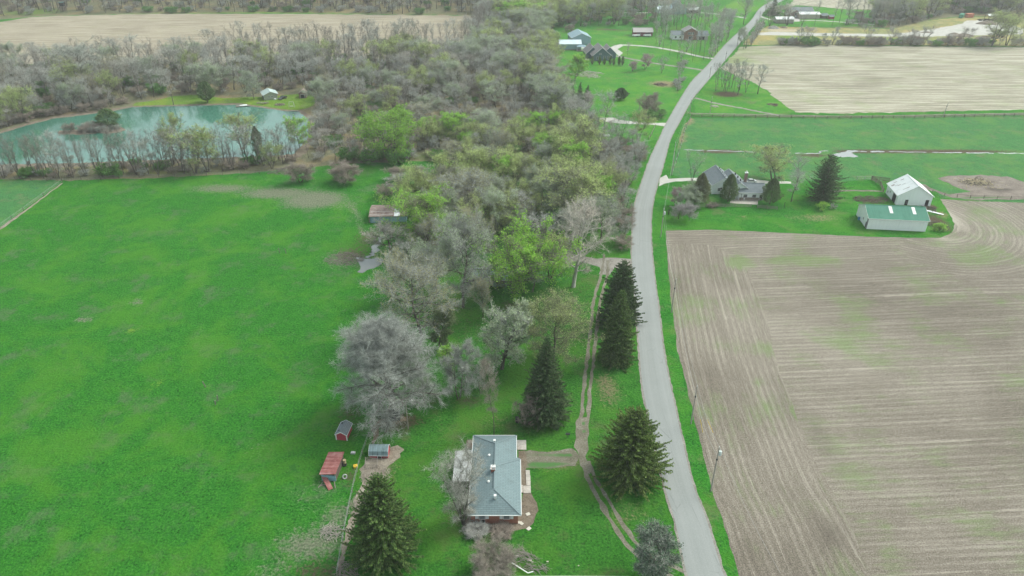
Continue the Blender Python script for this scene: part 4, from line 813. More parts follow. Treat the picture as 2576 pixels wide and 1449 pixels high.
hero('leafy_tree', 36, B_DARK, T_BUD, L_GREEN, build_tree, 1070, 612, 478, 150, 'bright yellow-green tree leaning over the rusty-roofed barn', tr=.3, cb=.25, limbs=30, up=.8, l2=8, n3=7, n4=4, tw=.045, tl=1.1, leaf=15000, lsize=.34, ltop=.3, shape='vase', stems=2, spread=.18, clump=.3)
hero('leafy_tree', 37, B_DARK, T_BUD, L_GREEN, build_tree, 985, 402, 281, 124, 'large round bright green tree at the far edge of the pasture', tr=.4, cb=.08, limbs=30, up=.6, l2=8, n3=7, n4=3, tw=.05, tl=1.3, leaf=16000, lsize=.5, ltop=.05, shape='round', stems=2, spread=.2)
hero('spruce_tree', 38, B_BROWN, None, L_SPRUCE2, build_conifer, 2068, 502, 389, 98, 'big dark spruce right of the white farmhouse', nb=9, sprays=28, droop=.0, fat=.5, ragged=.22, upt=.4, hang=.5, need=.45)
hero('cedar_tree', 43, B_BROWN, None, L_CEDAR, build_conifer, 1136, 583, 533, 54, 'small open dark cedar in the middle of the grove', nb=6, sprays=16, droop=-.2, fat=.7, ragged=.3, upt=.5, need=.4)
# --- farmstead trees
put('bronzecedar', 1758, 519, 436, 44, 'bronze green cedar between the road and the white farmhouse')
put('cedar', 1831, 508, 438, 38, 'ragged cedar standing in front of the white farmhouse wall', variant=1)
put('cedar', 1936, 514, 448, 42, 'dense oval cedar at the right end of the farmhouse wing', variant=0)
put('fan', 1741, 455, 372, 46, 'grey bare tree left of the farmhouse above the white drive')
put('bud', 1945, 456, 370, 112, 'wide yellow-tipped tree behind the farmhouse', variant=2)
put('bare', 2001, 478, 392, 44, 'slim bare tree left of the big farm spruce', variant=1)
put('bare', 1990, 507, 420, 66, 'vase-shaped bare tree between the oval cedar and the big farm spruce', variant=3)
put('sage', 1742, 524, 464, 62, 'sage grey tree at the left corner of the farm lawn')
put('pinktree', 1699, 516, 470, 34, 'pink flowering tree nearest the road at the farm lawn', variant=0)
put('blushtree', 1707, 551, 507, 42, 'left of two pale pink blossom trees at the lawn corner', variant=0)
put('blushtree', 1733, 555, 509, 40, 'right of two pale pink blossom trees at the lawn corner', variant=1)
put('sage', 1722, 530, 478, 44, 'grey-green shrubby tree behind the two blossom trees')
put('lightbush', 2067, 528, 508, 26, 'small green bush under the big farm spruce')
put('lightbush', 2362, 580, 562, 28, 'round green bush right of the green-roofed shed')
put('bush', 2095, 526, 512, 16, 'tiny shrub at the edge of the spruce shade')
put('tanbush', 1792, 521, 511, 26, 'brown twiggy shrub at the rail fence below the farmhouse')
# --- ornamental and pasture trees
put('fineround', 757, 458, 408, 60, 'left of the round brown twiggy trees at the pasture top')
put('fineround', 865, 461, 411, 74, 'round brown twiggy tree at the top of the pasture')
put('fineround', 998, 452, 418, 42, 'smallest of the round twiggy trees, right of the big green tree')
put('green', 755, 372, 296, 54, 'narrow deep green tree at the right end of the pond')
put('bud', 613, 385, 282, 72, 'lime green fan-shaped tree in front of the pond', variant=0)
put('sage', 640, 250, 181, 54, 'pale blossoming tree beside the pond cabin', variant=1)
put('bud', 455, 405, 288, 62, 'pale green tree in front of the middle of the pond', variant=1)
put('bud', 525, 432, 318, 84, 'widest pale yellow-green tree at the near shore of the pond', variant=3)
put('bud', 685, 425, 358, 48, 'yellow-green tree near the right end of the near pond shore', variant=2)
put('farpine', 655, 404, 318, 24, 'grey green pine among the trees of the near pond shore')
put('farpine', 523, 258, 205, 38, 'green pine on the lawn beyond the pond')
put('farpine', 277, 322, 274, 52, 'bronze green pine on the island in the pond')
put('spread', 228, 237, 103, 112, 'tallest pale-limbed bare tree in the woods left beyond the pond', variant=0)
put('bare', 437, 264, 166, 42, 'bare tree at the waterline of the lawn beyond the pond', variant=2)
put('green', 1141, 352, 280, 44, 'narrow deep green tree in the woods right of the big round one')
put('bud', 1195, 380, 304, 60, 'yellow-green tree in front of the woods', variant=0)
put('bud', 1455, 418, 300, 120, 'broad fresh green tree with bare trunks beside the woods edge', variant=1)
put('bud', 1604, 352, 276, 56, 'yellow-green tree by the limestone drive', variant=2)
put('bare', 1520, 340, 228, 50, 'tall bare tree on the lawn left of the limestone drive', variant=5)
put('barelow', 1532, 338, 300, 24, 'small bare tree right of the tall one on the lawn')
put('green', 1446, 203, 136, 46, 'soft green lawn tree below the grey metal barn', variant=1)
put('pinktree', 1590, 179, 152, 26, 'mauve blossom tree on the north lawn', variant=1)
put('pinktree', 1623, 174, 134, 28, 'pale pink bare tree right of the mauve one', variant=0)
put('barelow', 1664, 184, 136, 26, 'grey bare tree beside the grey drive on the north lawn')
put('bare', 1578, 139, 104, 18, 'single bare tree beside the blue house drive')
put('roundpine', 1562, 250, 221, 32, 'round dark pine alone on the north lawn')
put('farspruce', 1440, 268, 213, 34, 'left of three dark spruces at the edge of the north lawn')
put('farspruce', 1457, 264, 207, 34, 'middle and tallest of three dark spruces at the lawn edge')
put('farspruce', 1477, 254, 214, 32, 'right of three dark spruces at the lawn edge')
put('farspruce', 1420, 305, 262, 34, 'dark spruce below the three spruces, half hidden by bare trees')
put('fineround', 1635, 290, 236, 50, 'brown round tree beside the road on the north lawn')
put('greenbush', 1652, 296, 278, 44, 'dark green mound of shrubs beside the road')
put('olive', 1372, 176, 130, 52, 'olive-tinted tree left of the north lawn', variant=0)
put('bare', 1352, 232, 160, 34, 'dark-trunked bare tree left of the north lawn')
put('bud', 1408, 285, 195, 44, 'pale yellow-green tall tree above the three spruces', variant=3)
put('bud', 1385, 300, 236, 44, 'yellow-green tree in the grove left of the spruces', variant=1)
put('farspruce', 1944, 38, -6, 44, 'dark blue-green spruce at the far bend of the road')
put('olive', 1975, 46, 16, 50, 'pale olive tree before the low dark farmhouse')
put('farpine', 1917, 68, 54, 12, 'small dark conifer beside the far farm drive')
put('farpine', 2161, 45, 38, 8, 'tiny dark conifer on the lawn right of the far farm')
put('spread', 1870, 62, -8, 34, 'large bare tree on the lawn left of the far road', variant=1)
put('bare', 1792, 50, 10, 26, 'bare tree at the far white drive')
put('bare', 1826, 55, 18, 20, 'thin bare tree beside the far white drive')
put('bare', 1925, 30, -4, 22, 'bare tree near the top beside the far road')
put('sage', 1863, 112, 66, 22, 'white flowering tree beside the road under the far woods')
for i, x in enumerate([1489.5, 1508, 1520, 1534.5, 1543.5, 1557, 1566]):
    put('cypress', x, 163 + (i > 3), 141 if i not in (2, 4) else 146, 7.5, ['first, tallest', 'second', 'third', 'fourth', 'fifth', 'sixth', 'last'][i] + ' narrow evergreen from the left in front of the blue house', 'narrow evergreens before the blue house')
# --- grove in the middle
GROVE = [('olive', 985, 760, 640, 90, 'olive-grey tree at the pasture edge left of the tall grey tree'), ('sage', 1100, 740, 600, 110, 'grey-green tree between the olive tree and the tangled grey tree'), ('bare', 1010, 700, 600, 70, 'thin grey tree above the olive tree by the pasture'), ('bud', 1385, 700, 590, 90, 'yellow-green tree right of the largest bright green tree'), ('bare', 1340, 735, 650, 70, 'bare tree at the right foot of the largest bright green tree'), ('olive', 1215, 800, 690, 60, 'small olive tree beside the pale cottage'), ('barelow', 1210, 990, 900, 60, 'low bare tree left of the slender tree behind the house'), ('bud', 1128, 500, 378, 96, 'pale yellow-green tree at the back left of the grove'), ('bud', 1225, 478, 368, 120, 'bright yellow-green tree at the back of the grove'), ('olive', 1180, 560, 430, 120, 'olive tree in the left half of the grove'),
 ('sage', 1320, 470, 398, 70, 'silvery rounded tree at the back centre of the grove'), ('sage', 1345, 520, 410, 60, 'slim silver tree in the grove'), ('bud', 1452, 560, 418, 168, 'widest yellow-green tree at the right of the grove'), ('sage', 1510, 610, 490, 96, 'silver sage tree right of the white sycamore'),
 ('sage', 1245, 590, 470, 90, 'sage tree in the heart of the grove'), ('bare', 1290, 590, 480, 80, 'grey bare tree in the heart of the grove'), ('olive', 1210, 640, 520, 80, 'olive budding tree above the bright green tree'), ('bare', 1345, 640, 535, 70, 'bare tree left of the sycamore'), ('barelow', 1400, 600, 530, 70, 'low bare tree behind the sycamore'),
 ('bud', 1310, 560, 455, 70, 'small yellow-topped tree in the grove centre'), ('bare', 1100, 640, 560, 60, 'bare tree left of the dark cedar'), ('tanbush', 1085, 640, 570, 70, 'tan twiggy thicket beside the barn'), ('bare', 1390, 470, 400, 60, 'mauve-grey tree at the back of the grove'), ('green', 1130, 470, 410, 50, 'dark-trunked green tree by the hidden brown barn'), ('tanbush', 970, 492, 462, 50, 'tan shrub behind the rusty barn roof'), ('bare', 1000, 500, 440, 60, 'bare tree behind the rusty barn'), ('olive', 1060, 720, 640, 60, 'olive shrubby tree by the pasture edge'), ('sage', 1240, 540, 440, 80, 'greyish tree behind the bright green one')]
for k, bx, by, ty, w, lb in GROVE: put(k, bx, by, ty, w, lb)

# ------------------------------------------------------------------ woods: every tree placed one by one, the farthest joined as woodland
def scatter(poly, spacing, n_max=None, seed=0, edge=0):
    P = np.array(GP(poly)); rng = random.Random(seed); x0, y0 = P.min(0); x1, y1 = P.max(0); cell = spacing; grid = {}; out = []
    tries = int((x1 - x0) * (y1 - y0) / spacing ** 2 * 5)
    xs = np.array([rng.uniform(x0, x1) for _ in range(tries)]); ys = np.array([rng.uniform(y0, y1) for _ in range(tries)])
    ok = in_poly(xs, ys, P)
    for x, y, k in zip(xs.tolist(), ys.tolist(), ok.tolist()):
        if not k: continue
        g = (int(x // cell), int(y // cell))
        if any(math.hypot(x - a, y - b) < spacing * .8 for i in (-1, 0, 1) for j in (-1, 0, 1) for a, b in grid.get((g[0] + i, g[1] + j), ())): continue
        grid.setdefault(g, []).append((x, y)); out.append((x, y))
        if n_max and len(out) >= n_max: break
    return out
def D(X, Y):      # sheet position of a ground point
    d = Y * CP + CAM_H * SP; v = (-Y * SP + CAM_H * CP) / d
    return 1288 + FPX * X / d, 724.5 + FPX * v
KEEP_OUT = []     # ground circles where no wild tree may stand
def keep_out(x, y, r): KEEP_OUT.append((*G(x, y), r))
for a in ((1457, 272, 8), (1440, 276, 6), (1477, 262, 6), (1170, 500, 7), (1235, 735, 9), (970, 540, 9), (1735, 100, 16), (1750, 88, 14), (1715, 105, 9), (1710, 33, 22), (1750, 33, 10), (1615, 90, 9), (1975, 34, 16), (680, 250, 12), (762, 246, 7), (1455, 118, 22), (1455, 95, 18), (1515, 150, 22), (2420, 44, 14), (2510, 48, 20), (1420, 415, 5), (1720, 118, 14)): keep_out(*a)
WILD = []
R2 = random.Random(99)
def wood(poly, spacing, mix, hr, group, label, n_max=None, seed=1, rk=1.0, hfun=None):
    for (x, y) in scatter(poly, spacing, n_max, seed):
        if any(math.hypot(x - a, y - b) < r for a, b, r in KEEP_OUT): continue
        k = R2.choices([m[0] for m in mix], [m[1] for m in mix])[0]; h = R2.uniform(*hr) * (hfun(x, y) if hfun else 1)
        base = SPEC[k][0]; f = {'bush': .24, 'tanbush': .26, 'greenbush': .22, 'lightbush': .22, 'barelow': .55}.get(k, 1.0); h *= f
        WILD.append((k, x, y, h, base[4] * (h / base[3]) * rk * R2.uniform(.85, 1.2), group, label))
def mid_low(x, y):
    dx, dy = D(x, y); return 1.0 - .42 * max(0, min(1, (dx - 720) / 120)) * max(0, min(1, (dy - 215) / 90))
W1 = [(-160, 195), (0, 172), (200, 166), (367, 165), (560, 163), (700, 161), (860, 157), (1000, 157), (1160, 153), (1200, 120), (1245, 80), (1290, 85), (1330, 118), (1380, 150), (1388, 200), (1395, 262), (1420, 320), (1490, 362), (1560, 372), (1540, 396), (1400, 390), (1290, 393), (1120, 398), (860, 406), (775, 404), (792, 340), (800, 285), (805, 240), (752, 229), (640, 234), (500, 231), (400, 243), (333, 256), (290, 268), (233, 277), (133, 289), (67, 305), (0, 324), (-160, 345)]
wood(W1, 6.4, [('bare', 34), ('row', 26), ('pole', 20), ('barelow', 8), ('fan', 6), ('spread', 3), ('sage', 6), ('bud', 6), ('olive', 3)], (13, 18), 'bare trees of the woods beyond the pasture', 'leafless grey-brown tree among others in the woods beyond the pasture', seed=2, hfun=mid_low, rk=1.05)
wood([(520, 165), (700, 162), (860, 158), (1000, 158), (1160, 153), (1235, 90), (1230, 60), (1160, 140), (860, 150), (700, 154), (520, 158)], 5.0, [('pole', 5), ('row', 8), ('bare', 2)], (18, 24), 'tall bare trees against the tan field', 'tall leafless tree standing against the tan field', seed=3)
wood([(1060, 395), (1120, 398), (1290, 393), (1400, 390), (1480, 392), (1480, 330), (1395, 330), (1200, 330), (1060, 350)], 6.5, [('bud', 4), ('barelow', 3), ('tanbush', 1), ('greenbush', 2), ('green', 1), ('sage', 2)], (9, 13), 'small trees at the near edge of the woods', 'small tree at the near edge of the woods behind the grove', seed=4)
W2 = [(-120, 458), (0, 449), (150, 451), (400, 441), (560, 434), (760, 409), (760, 400), (560, 408), (400, 412), (200, 424), (-120, 434)]
wood(W2, 3.9, [('row', 12), ('fan', 2), ('bare', 1)], (12.5, 17), 'bare trees between the pond and the pasture', 'leafless tree in the row between the pond and the pasture', seed=5, n_max=150, rk=1.0)
wood(W2, 5.5, [('bush', 5), ('tanbush', 5), ('greenbush', 2), ('barelow', 3)], (8, 13), 'shrubs between the pond and the pasture', 'shrub under the tree row between the pond and the pasture', seed=15, n_max=70)
wood([(-120, 345), (0, 328), (67, 308), (133, 291), (233, 279), (300, 268), (300, 262), (233, 268), (133, 280), (0, 312), (-120, 330)], 5.0, [('tanbush', 3), ('bush', 4), ('greenbush', 1), ('barelow', 2)], (16, 22), 'shrubs along the far bank of the pond', 'twiggy shrub on the far bank of the pond', seed=6, n_max=50)
wood([(-300, 45), (0, 44), (80, 35), (267, 29), (667, 26), (1059, 31), (1240, 33), (1260, -40), (-500, -40)], 8.5, [('pole', 8), ('bare', 6), ('fan', 2)], (17, 24), 'bare trees of the far woods', 'leafless tree of the far woods above the tan field', seed=7)
wood([(200, 33), (267, 30.5), (667, 27.5), (900, 30), (1059, 34), (1059, 36), (667, 30), (267, 34)], 9, [('bush', 3), ('greenbush', 3), ('bare', 1)], (14, 22), 'shrubs at the far edge of the tan field', 'shrub at the far edge of the tan field', seed=17, n_max=40)
wood([(1240, 62), (1246, 20), (1262, -35), (1400, -35), (1430, 20), (1425, 70), (1390, 86), (1345, 108), (1300, 98), (1262, 80)], 8.5, [('bud', 9), ('green', 2), ('bare', 2), ('sage', 2)], (15, 21), 'light green trees behind the metal barns', 'fresh green tree in the woods left of the metal barns', seed=8, rk=1.35)
wood([(1425, 68), (1430, -35), (1640, -35), (1660, 20), (1650, 66), (1600, 70), (1530, 66)], 8.0, [('pole', 5), ('bare', 4), ('bud', 3), ('sage', 1), ('tanbush', 2)], (15, 21), 'trees of the woods behind the metal barns', 'slender tree in the woods behind the metal barns', seed=9)
wood([(1655, 60), (1665, 40), (1700, 45), (1760, 52), (1790, 62), (1835, 85), (1832, 105), (1800, 138), (1785, 150), (1740, 140), (1690, 120), (1665, 95)], 5.6, [('pole', 9), ('bare', 3), ('barelow', 1)], (14, 19), 'bare trees round the brick house', 'thin leafless tree in the stand round the brick house', seed=10)
wood([(1645, 75), (1665, 60), (1700, 120), (1760, 142), (1785, 155), (1775, 160), (1700, 150), (1650, 120)], 9, [('pole', 3), ('barelow', 1)], (12, 16), 'bare trees round the brick house', 'thin leafless tree in the stand round the brick house', seed=20, n_max=24)
wood([(2105, 68), (2160, 66), (2255, 68), (2335, 49), (2420, 38), (2480, 40), (2530, 36), (2700, 40), (2700, -40), (2235, -40), (2215, 22), (2190, 50), (2105, 56)], 8.0, [('bare', 6), ('fan', 3), ('pole', 3), ('bud', 2), ('sage', 1), ('farspruce', .25)], (15, 22), 'trees of the woods above the building site', 'leafless tree of the woods above the building site', seed=11, rk=1.1)
wood([(1935, 66), (2105, 67), (2105, 64), (1935, 63)], 6, [('pole', 3), ('fan', 2)], (13, 18), 'bare trees along the far farm', 'leafless tree in the line below the far farm', seed=12, n_max=16)
wood([(1500, 372), (1600, 366), (1622, 378), (1600, 440), (1584, 486), (1577, 560), (1574, 632), (1545, 618), (1530, 560), (1532, 480), (1500, 430)], 4.6, [('barelow', 6), ('fan', 2), ('tanbush', 4), ('bush', 2)], (12, 16), 'brown brush along the road', 'brown leafless tree in the brush between the grove and the road', seed=13)
wood([(1864, 126), (1874, 122), (1908, 76), (1916, 78), (1894, 114), (1882, 126)], 3.6, [('pole', 4), ('barelow', 4), ('fan', 2)], (9, 12), 'bare trees crowding the right road edge', 'slim leafless tree crowding the right road edge', seed=14, n_max=34)
wood([(1700, 245), (1712, 236), (1728, 205), (1722, 160), (1708, 150), (1702, 190)], 6, [('barelow', 4), ('pole', 1), ('bush', 2)], (9, 13), 'thin trees along the left road edge', 'thin leafless tree on the left road edge above the north lawn', seed=16, n_max=20)
wood([(1790, 232), (1845, 238), (1862, 243), (1895, 230), (1914, 243), (1905, 236), (1868, 222), (1800, 218)], 4.0, [('pole', 2), ('row', 8), ('bare', 2)], (13, 16), 'bare trees of the corner clump', 'leafless tree in the clump between the road and the pale field', seed=18, n_max=17)
wood([(1960, 114), (2600, 117.5), (2600, 112.5), (1960, 109.5)], 4.4, [('bush', 6), ('tanbush', 3), ('barelow', 4), ('greenbush', 3), ('bud', .6)], (13, 24), 'hedgerow shrubs above the pale field', 'shrub of the hedgerow along the top of the pale field', seed=19, n_max=90)
GROVE_P = [(1030, 520), (1060, 485), (1160, 432), (1290, 405), (1400, 398), (1500, 405), (1530, 480), (1530, 600), (1500, 640), (1420, 640), (1380, 600), (1250, 620), (1130, 640), (1090, 700), (1040, 660)]
wood(GROVE_P, 5.6, [('barelow', 3), ('bare', 2), ('sage', 3), ('olive', 2), ('bud', 6), ('tanbush', 2), ('green', 2)], (10, 15), 'small trees of the grove', 'small tree in the grove between the pasture and the road', seed=21, n_max=80)
wood([(1400, 300), (1440, 280), (1500, 310), (1500, 360), (1440, 345)], 6.0, [('bare', 4), ('fan', 3), ('barelow', 2)], (12, 16), 'bare trees left of the limestone drive', 'leafless tree left of the limestone drive', seed=22, n_max=24)
wood([(1345, 118), (1392, 150), (1400, 262), (1420, 300), (1380, 310), (1340, 200)], 8.0, [('bud', 3), ('olive', 1), ('bare', 2), ('sage', 1)], (13, 18), 'budding trees at the right edge of the woods', 'budding tree at the right edge of the woods by the north lawn', seed=23, n_max=30)
wood([(160, 333), (200, 328), (260, 322), (300, 326), (290, 330), (200, 335)], 2.6, [('bush', 3), ('tanbush', 2)], (10, 16), 'shrubs on the pond island', 'leafless shrub on the pond island', seed=24, n_max=12)
for x, y, s in ((275, 441, 50), (642, 411, 34), (70, 445, 34), (118, 442, 30), (360, 425, 26), (880, 404, 50), (1100, 402, 40), (1000, 408, 60), (935, 408, 50)):
    put('greenbush', x, y, y - s * .55, s, 'green leafy bush %s' % ('at the pasture fence below the pond' if x < 700 else ('right' if x > 1050 else 'left' if x < 920 else 'beside') + ' of the large round green tree, %s one' % {880: 'outer', 935: 'inner', 1000: 'biggest', 1100: 'last'}.get(x, '')), 'green bushes at the pasture edge')

BAREK = ('bare', 'row', 'barelow', 'pole', 'fan', 'spread')
SHRUBK = ('bush', 'tanbush', 'greenbush', 'lightbush')
def show(w): return w[3] / math.hypot(w[1], w[2], CAM_H)
n_bare = sum(1 for o in COL.objects if o.type == 'EMPTY' and o.name.startswith('bare_tree'))
n_bush = sum(1 for o in COL.objects if o.type == 'EMPTY' and 'bush' in o.name)
n_bud = sum(1 for o in COL.objects if o.type == 'EMPTY' and o.name.startswith(('budding', 'leafy_tree')))
bare = sorted([w for w in WILD if w[0] in BAREK], key=show, reverse=True); shrub = sorted([w for w in WILD if w[0] in SHRUBK], key=show, reverse=True)
oth = sorted([w for w in WILD if w[0] not in BAREK + SHRUBK], key=show, reverse=True)
cut_b, cut_s = 292 - n_bare, 292 - n_bush
n_bt = sum(1 for o in COL.objects if o.type == 'EMPTY' and o.name.startswith('budding')); cut_o = len(oth)
for i_, w in enumerate(oth):
    n_bt += NAMES[w[0]] == 'budding_tree'
    if n_bt > 292: cut_o = i_; break
FIRST = {}
KINDW = dict(bud='yellow-green budding tree', green='bright green tree', olive='olive-tinted budding tree', sage='silvery sage tree', tanbush='tan twiggy shrub', bush='grey twiggy shrub', greenbush='green leafy shrub', barelow='low bare tree', bare='grey bare tree', pole='tall thin bare tree', row='slender forked bare tree', fan='fan-shaped bare tree', spread='wide bare tree')
def zone(g, x, y):
    dx, dy = D(x, y)
    if 'woods beyond the pasture' in g:
        a = 'left of the pond' if dx < 150 else 'beyond the left half of the pond' if dx < 340 else 'behind the pond lawn' if dx < 600 else 'round the pond cabin' if dx < 800 else 'above the large round green tree' if dx < 1050 else 'between the tan field and the grove' if dx < 1250 else 'left of the north lawn'
        return a + (', near the tan field' if dy < 205 else ', toward the pasture' if dy > 290 else ', in mid wood')
    if 'grove' in g:
        return ('behind the rusty-roofed barn' if dx < 1110 and dy < 560 else 'left of the dark grove cedar' if dx < 1140 else 'at the hidden brown barn' if dx < 1240 and dy < 520 else 'above the largest bright green tree' if dx < 1360 and dy >= 500 else 'at the back of the grove' if dy < 470 else 'round the white sycamore') + (' on the left' if dx < 1200 else '')
    if 'between the pond' in g:
        return 'before the left end of the pond' if dx < 150 else 'before the pond island' if dx < 330 else 'before the middle of the pond' if dx < 520 else 'before the right end of the pond'
    if 'against the tan field' in g: return 'against the tan field ' + ('above the pond lawn' if dx < 640 else 'above the pond cabin' if dx < 820 else 'in its right half' if dx < 1050 else 'at its right end')
    if 'far woods' in g: return 'in the far woods above the %s part of the tan field' % ('left' if dx < 400 else 'middle' if dx < 850 else 'right')
    if 'along the road' in g: return 'in the roadside brush %s' % ('near the drive mouth' if dy > 560 else 'beside the grove' if dy > 440 else 'below the limestone drive')
    if 'metal barns' in g: return 'behind the metal barns ' + ('left of them' if dx < 1400 else 'above them' if dx < 1500 else 'near the red barn')
    if 'hedgerow' in g: return 'in the hedgerow %s' % ('at its left end' if dx < 2150 else 'in its middle' if dx < 2380 else 'at its right end')
    if 'brick house' in g: return 'round the brick house, ' + ('on its left' if dx < 1715 else 'before it' if dy > 105 and dx < 1780 else 'toward the road' if dx >= 1780 else 'behind it')
    return None
def solo(w):
    k, x, y, h, r, g, l = w
    zn = zone(g, x, y)
    if zn:
        kw = KINDW.get(k, 'dark conifer'); sz = '' if 'tall' in kw or 'low' in kw.split()[0] or k in SHRUBK else ('taller ' if h > 16 else 'shorter ' if h < 13 else '')
        return place(k, x, y, h, r, (sz + kw + ' ' + zn).replace(',', ''), kw + 's ' + zn.replace(',', ''))
    if k in ('bud', 'green', 'olive', 'sage') and 'leafless' in l: l = l.replace('leafless grey-brown', 'budding').replace('leafless', 'budding'); g = 'budding ' + g.replace('bare ', '')
    if k in SHRUBK and 'shrub' not in l: l = 'low shrub ' + l[l.index(' in ') + 1 if ' in ' in l else l.index(' at ') + 1:] if (' in ' in l or ' at ' in l) else 'low shrub of ' + g; g = 'shrubs: ' + g
    if k in BAREK and 'shrub' in l: l = l.replace('shrub', 'small bare tree'); g = g.replace('shrubs', 'small bare trees')
    if k == 'farspruce': l = 'dark conifer among bare trees above the building site'; g = 'conifers above the building site'
    return place(k, x, y, h, r, l, g)
for w in bare[:cut_b] + shrub[:cut_s] + oth[:cut_o]: solo(w)

def kit(names):
    """already placed objects whose meshes a wood can reuse: [(parts...), H, R]"""
    out = []
    for key in names:
        for v in SPEC[key]:
            obs = [next((o for o in COL.objects if o.type == 'MESH' and o.data == m), None) for m in v[:3] if m]
            if all(obs): out.append((obs, v[3], v[4], key))
    return out
def mass(name, items, keys, cat_label):
    K = kit(keys)
    if not items or not K: return
    by = {}
    for i, k in enumerate(K): by.setdefault(k[3], []).append(i)
    co, sc, rz, vi = [], [], [], []
    for w in items:
        cand = by.get(w[0]) or list(range(len(K))); j = R2.choice(cand); H, R = K[j][1], K[j][2]
        co.append((w[1], w[2], 0)); sc.append((w[4] / R, w[4] / R, w[3] / H)); rz.append((0, 0, R2.uniform(0, 6.28))); vi.append(j)
    me = bpy.data.meshes.new(name); me.from_pydata(co, [], [])
    for nm, ty, dat, f in (('sc', 'FLOAT_VECTOR', sc, 'vector'), ('rz', 'FLOAT_VECTOR', rz, 'vector'), ('vi', 'INT', vi, 'value')):
        a = me.attributes.new(nm, ty, 'POINT'); a.data.foreach_set(f, np.array(dat, np.float32 if ty != 'INT' else np.int32).ravel())
    o = link(name, me); tag(o, cat_label, kind='stuff')
    ng = bpy.data.node_groups.new(name + '_trees', 'GeometryNodeTree')
    ng.interface.new_socket('Geometry', in_out='INPUT', socket_type='NodeSocketGeometry'); ng.interface.new_socket('Geometry', in_out='OUTPUT', socket_type='NodeSocketGeometry')
    N, L = ng.nodes.new, ng.links.new
    gi, go = N('NodeGroupInput'), N('NodeGroupOutput'); cur = gi.outputs[0]; res = N('GeometryNodeJoinGeometry')
    def at(nm, dt):
        n = N('GeometryNodeInputNamedAttribute'); n.data_type = dt; n.inputs[0].default_value = nm; return n.outputs[0]
    for j, (obs, H, R, key) in enumerate(K):
        if j not in vi: continue
        jn = N('GeometryNodeJoinGeometry')
        for ob in obs:
            oi = N('GeometryNodeObjectInfo'); oi.inputs['Object'].default_value = ob; oi.transform_space = 'ORIGINAL'; L(oi.outputs['Geometry'], jn.inputs[0])
        eq = N('FunctionNodeCompare'); eq.data_type = 'INT'; eq.operation = 'EQUAL'; L(at('vi', 'INT'), eq.inputs[2]); eq.inputs[3].default_value = j
        ip = N('GeometryNodeInstanceOnPoints'); L(cur, ip.inputs['Points']); L(eq.outputs[0], ip.inputs['Selection'])
        L(jn.outputs[0], ip.inputs['Instance']); L(at('rz', 'FLOAT_VECTOR'), ip.inputs['Rotation']); L(at('sc', 'FLOAT_VECTOR'), ip.inputs['Scale'])
        L(ip.outputs[0], res.inputs[0])
    L(res.outputs[0], go.inputs[0])
    md = o.modifiers.new('trees', 'NODES'); md.node_group = ng
    return o
mass('woodland', bare[cut_b:] + oth[cut_o:], BAREK + ('bud', 'green', 'olive', 'sage', 'farspruce'), 'bare grey-brown woodland beyond the pasture and the fields')
under = shrub[cut_s:]
for poly, sp, sd in ((W1, 8.5, 40), ([(1240, 62), (1260, -20), (1650, -20), (1650, 60), (1530, 66), (1345, 105)], 11, 41), ([(0, 42), (267, 28), (1059, 30), (1240, 33), (1240, 0), (0, 0)], 13, 42), ([(2105, 68), (2255, 68), (2420, 38), (2700, 40), (2700, 0), (2215, 22)], 10, 43)):
    for x, y in scatter(poly, sp, None, sd):
        if any(math.hypot(x - a, y - b) < r for a, b, r in KEEP_OUT): continue
        k = R2.choices(('bush', 'tanbush', 'greenbush'), (5, 5, 1.2))[0]; h = R2.uniform(2.5, 5); under.append((k, x, y, h, h * R2.uniform(.6, .9), '', ''))
mass('undergrowth', under, ('bush', 'tanbush', 'greenbush'), 'brown undergrowth beneath the woods')

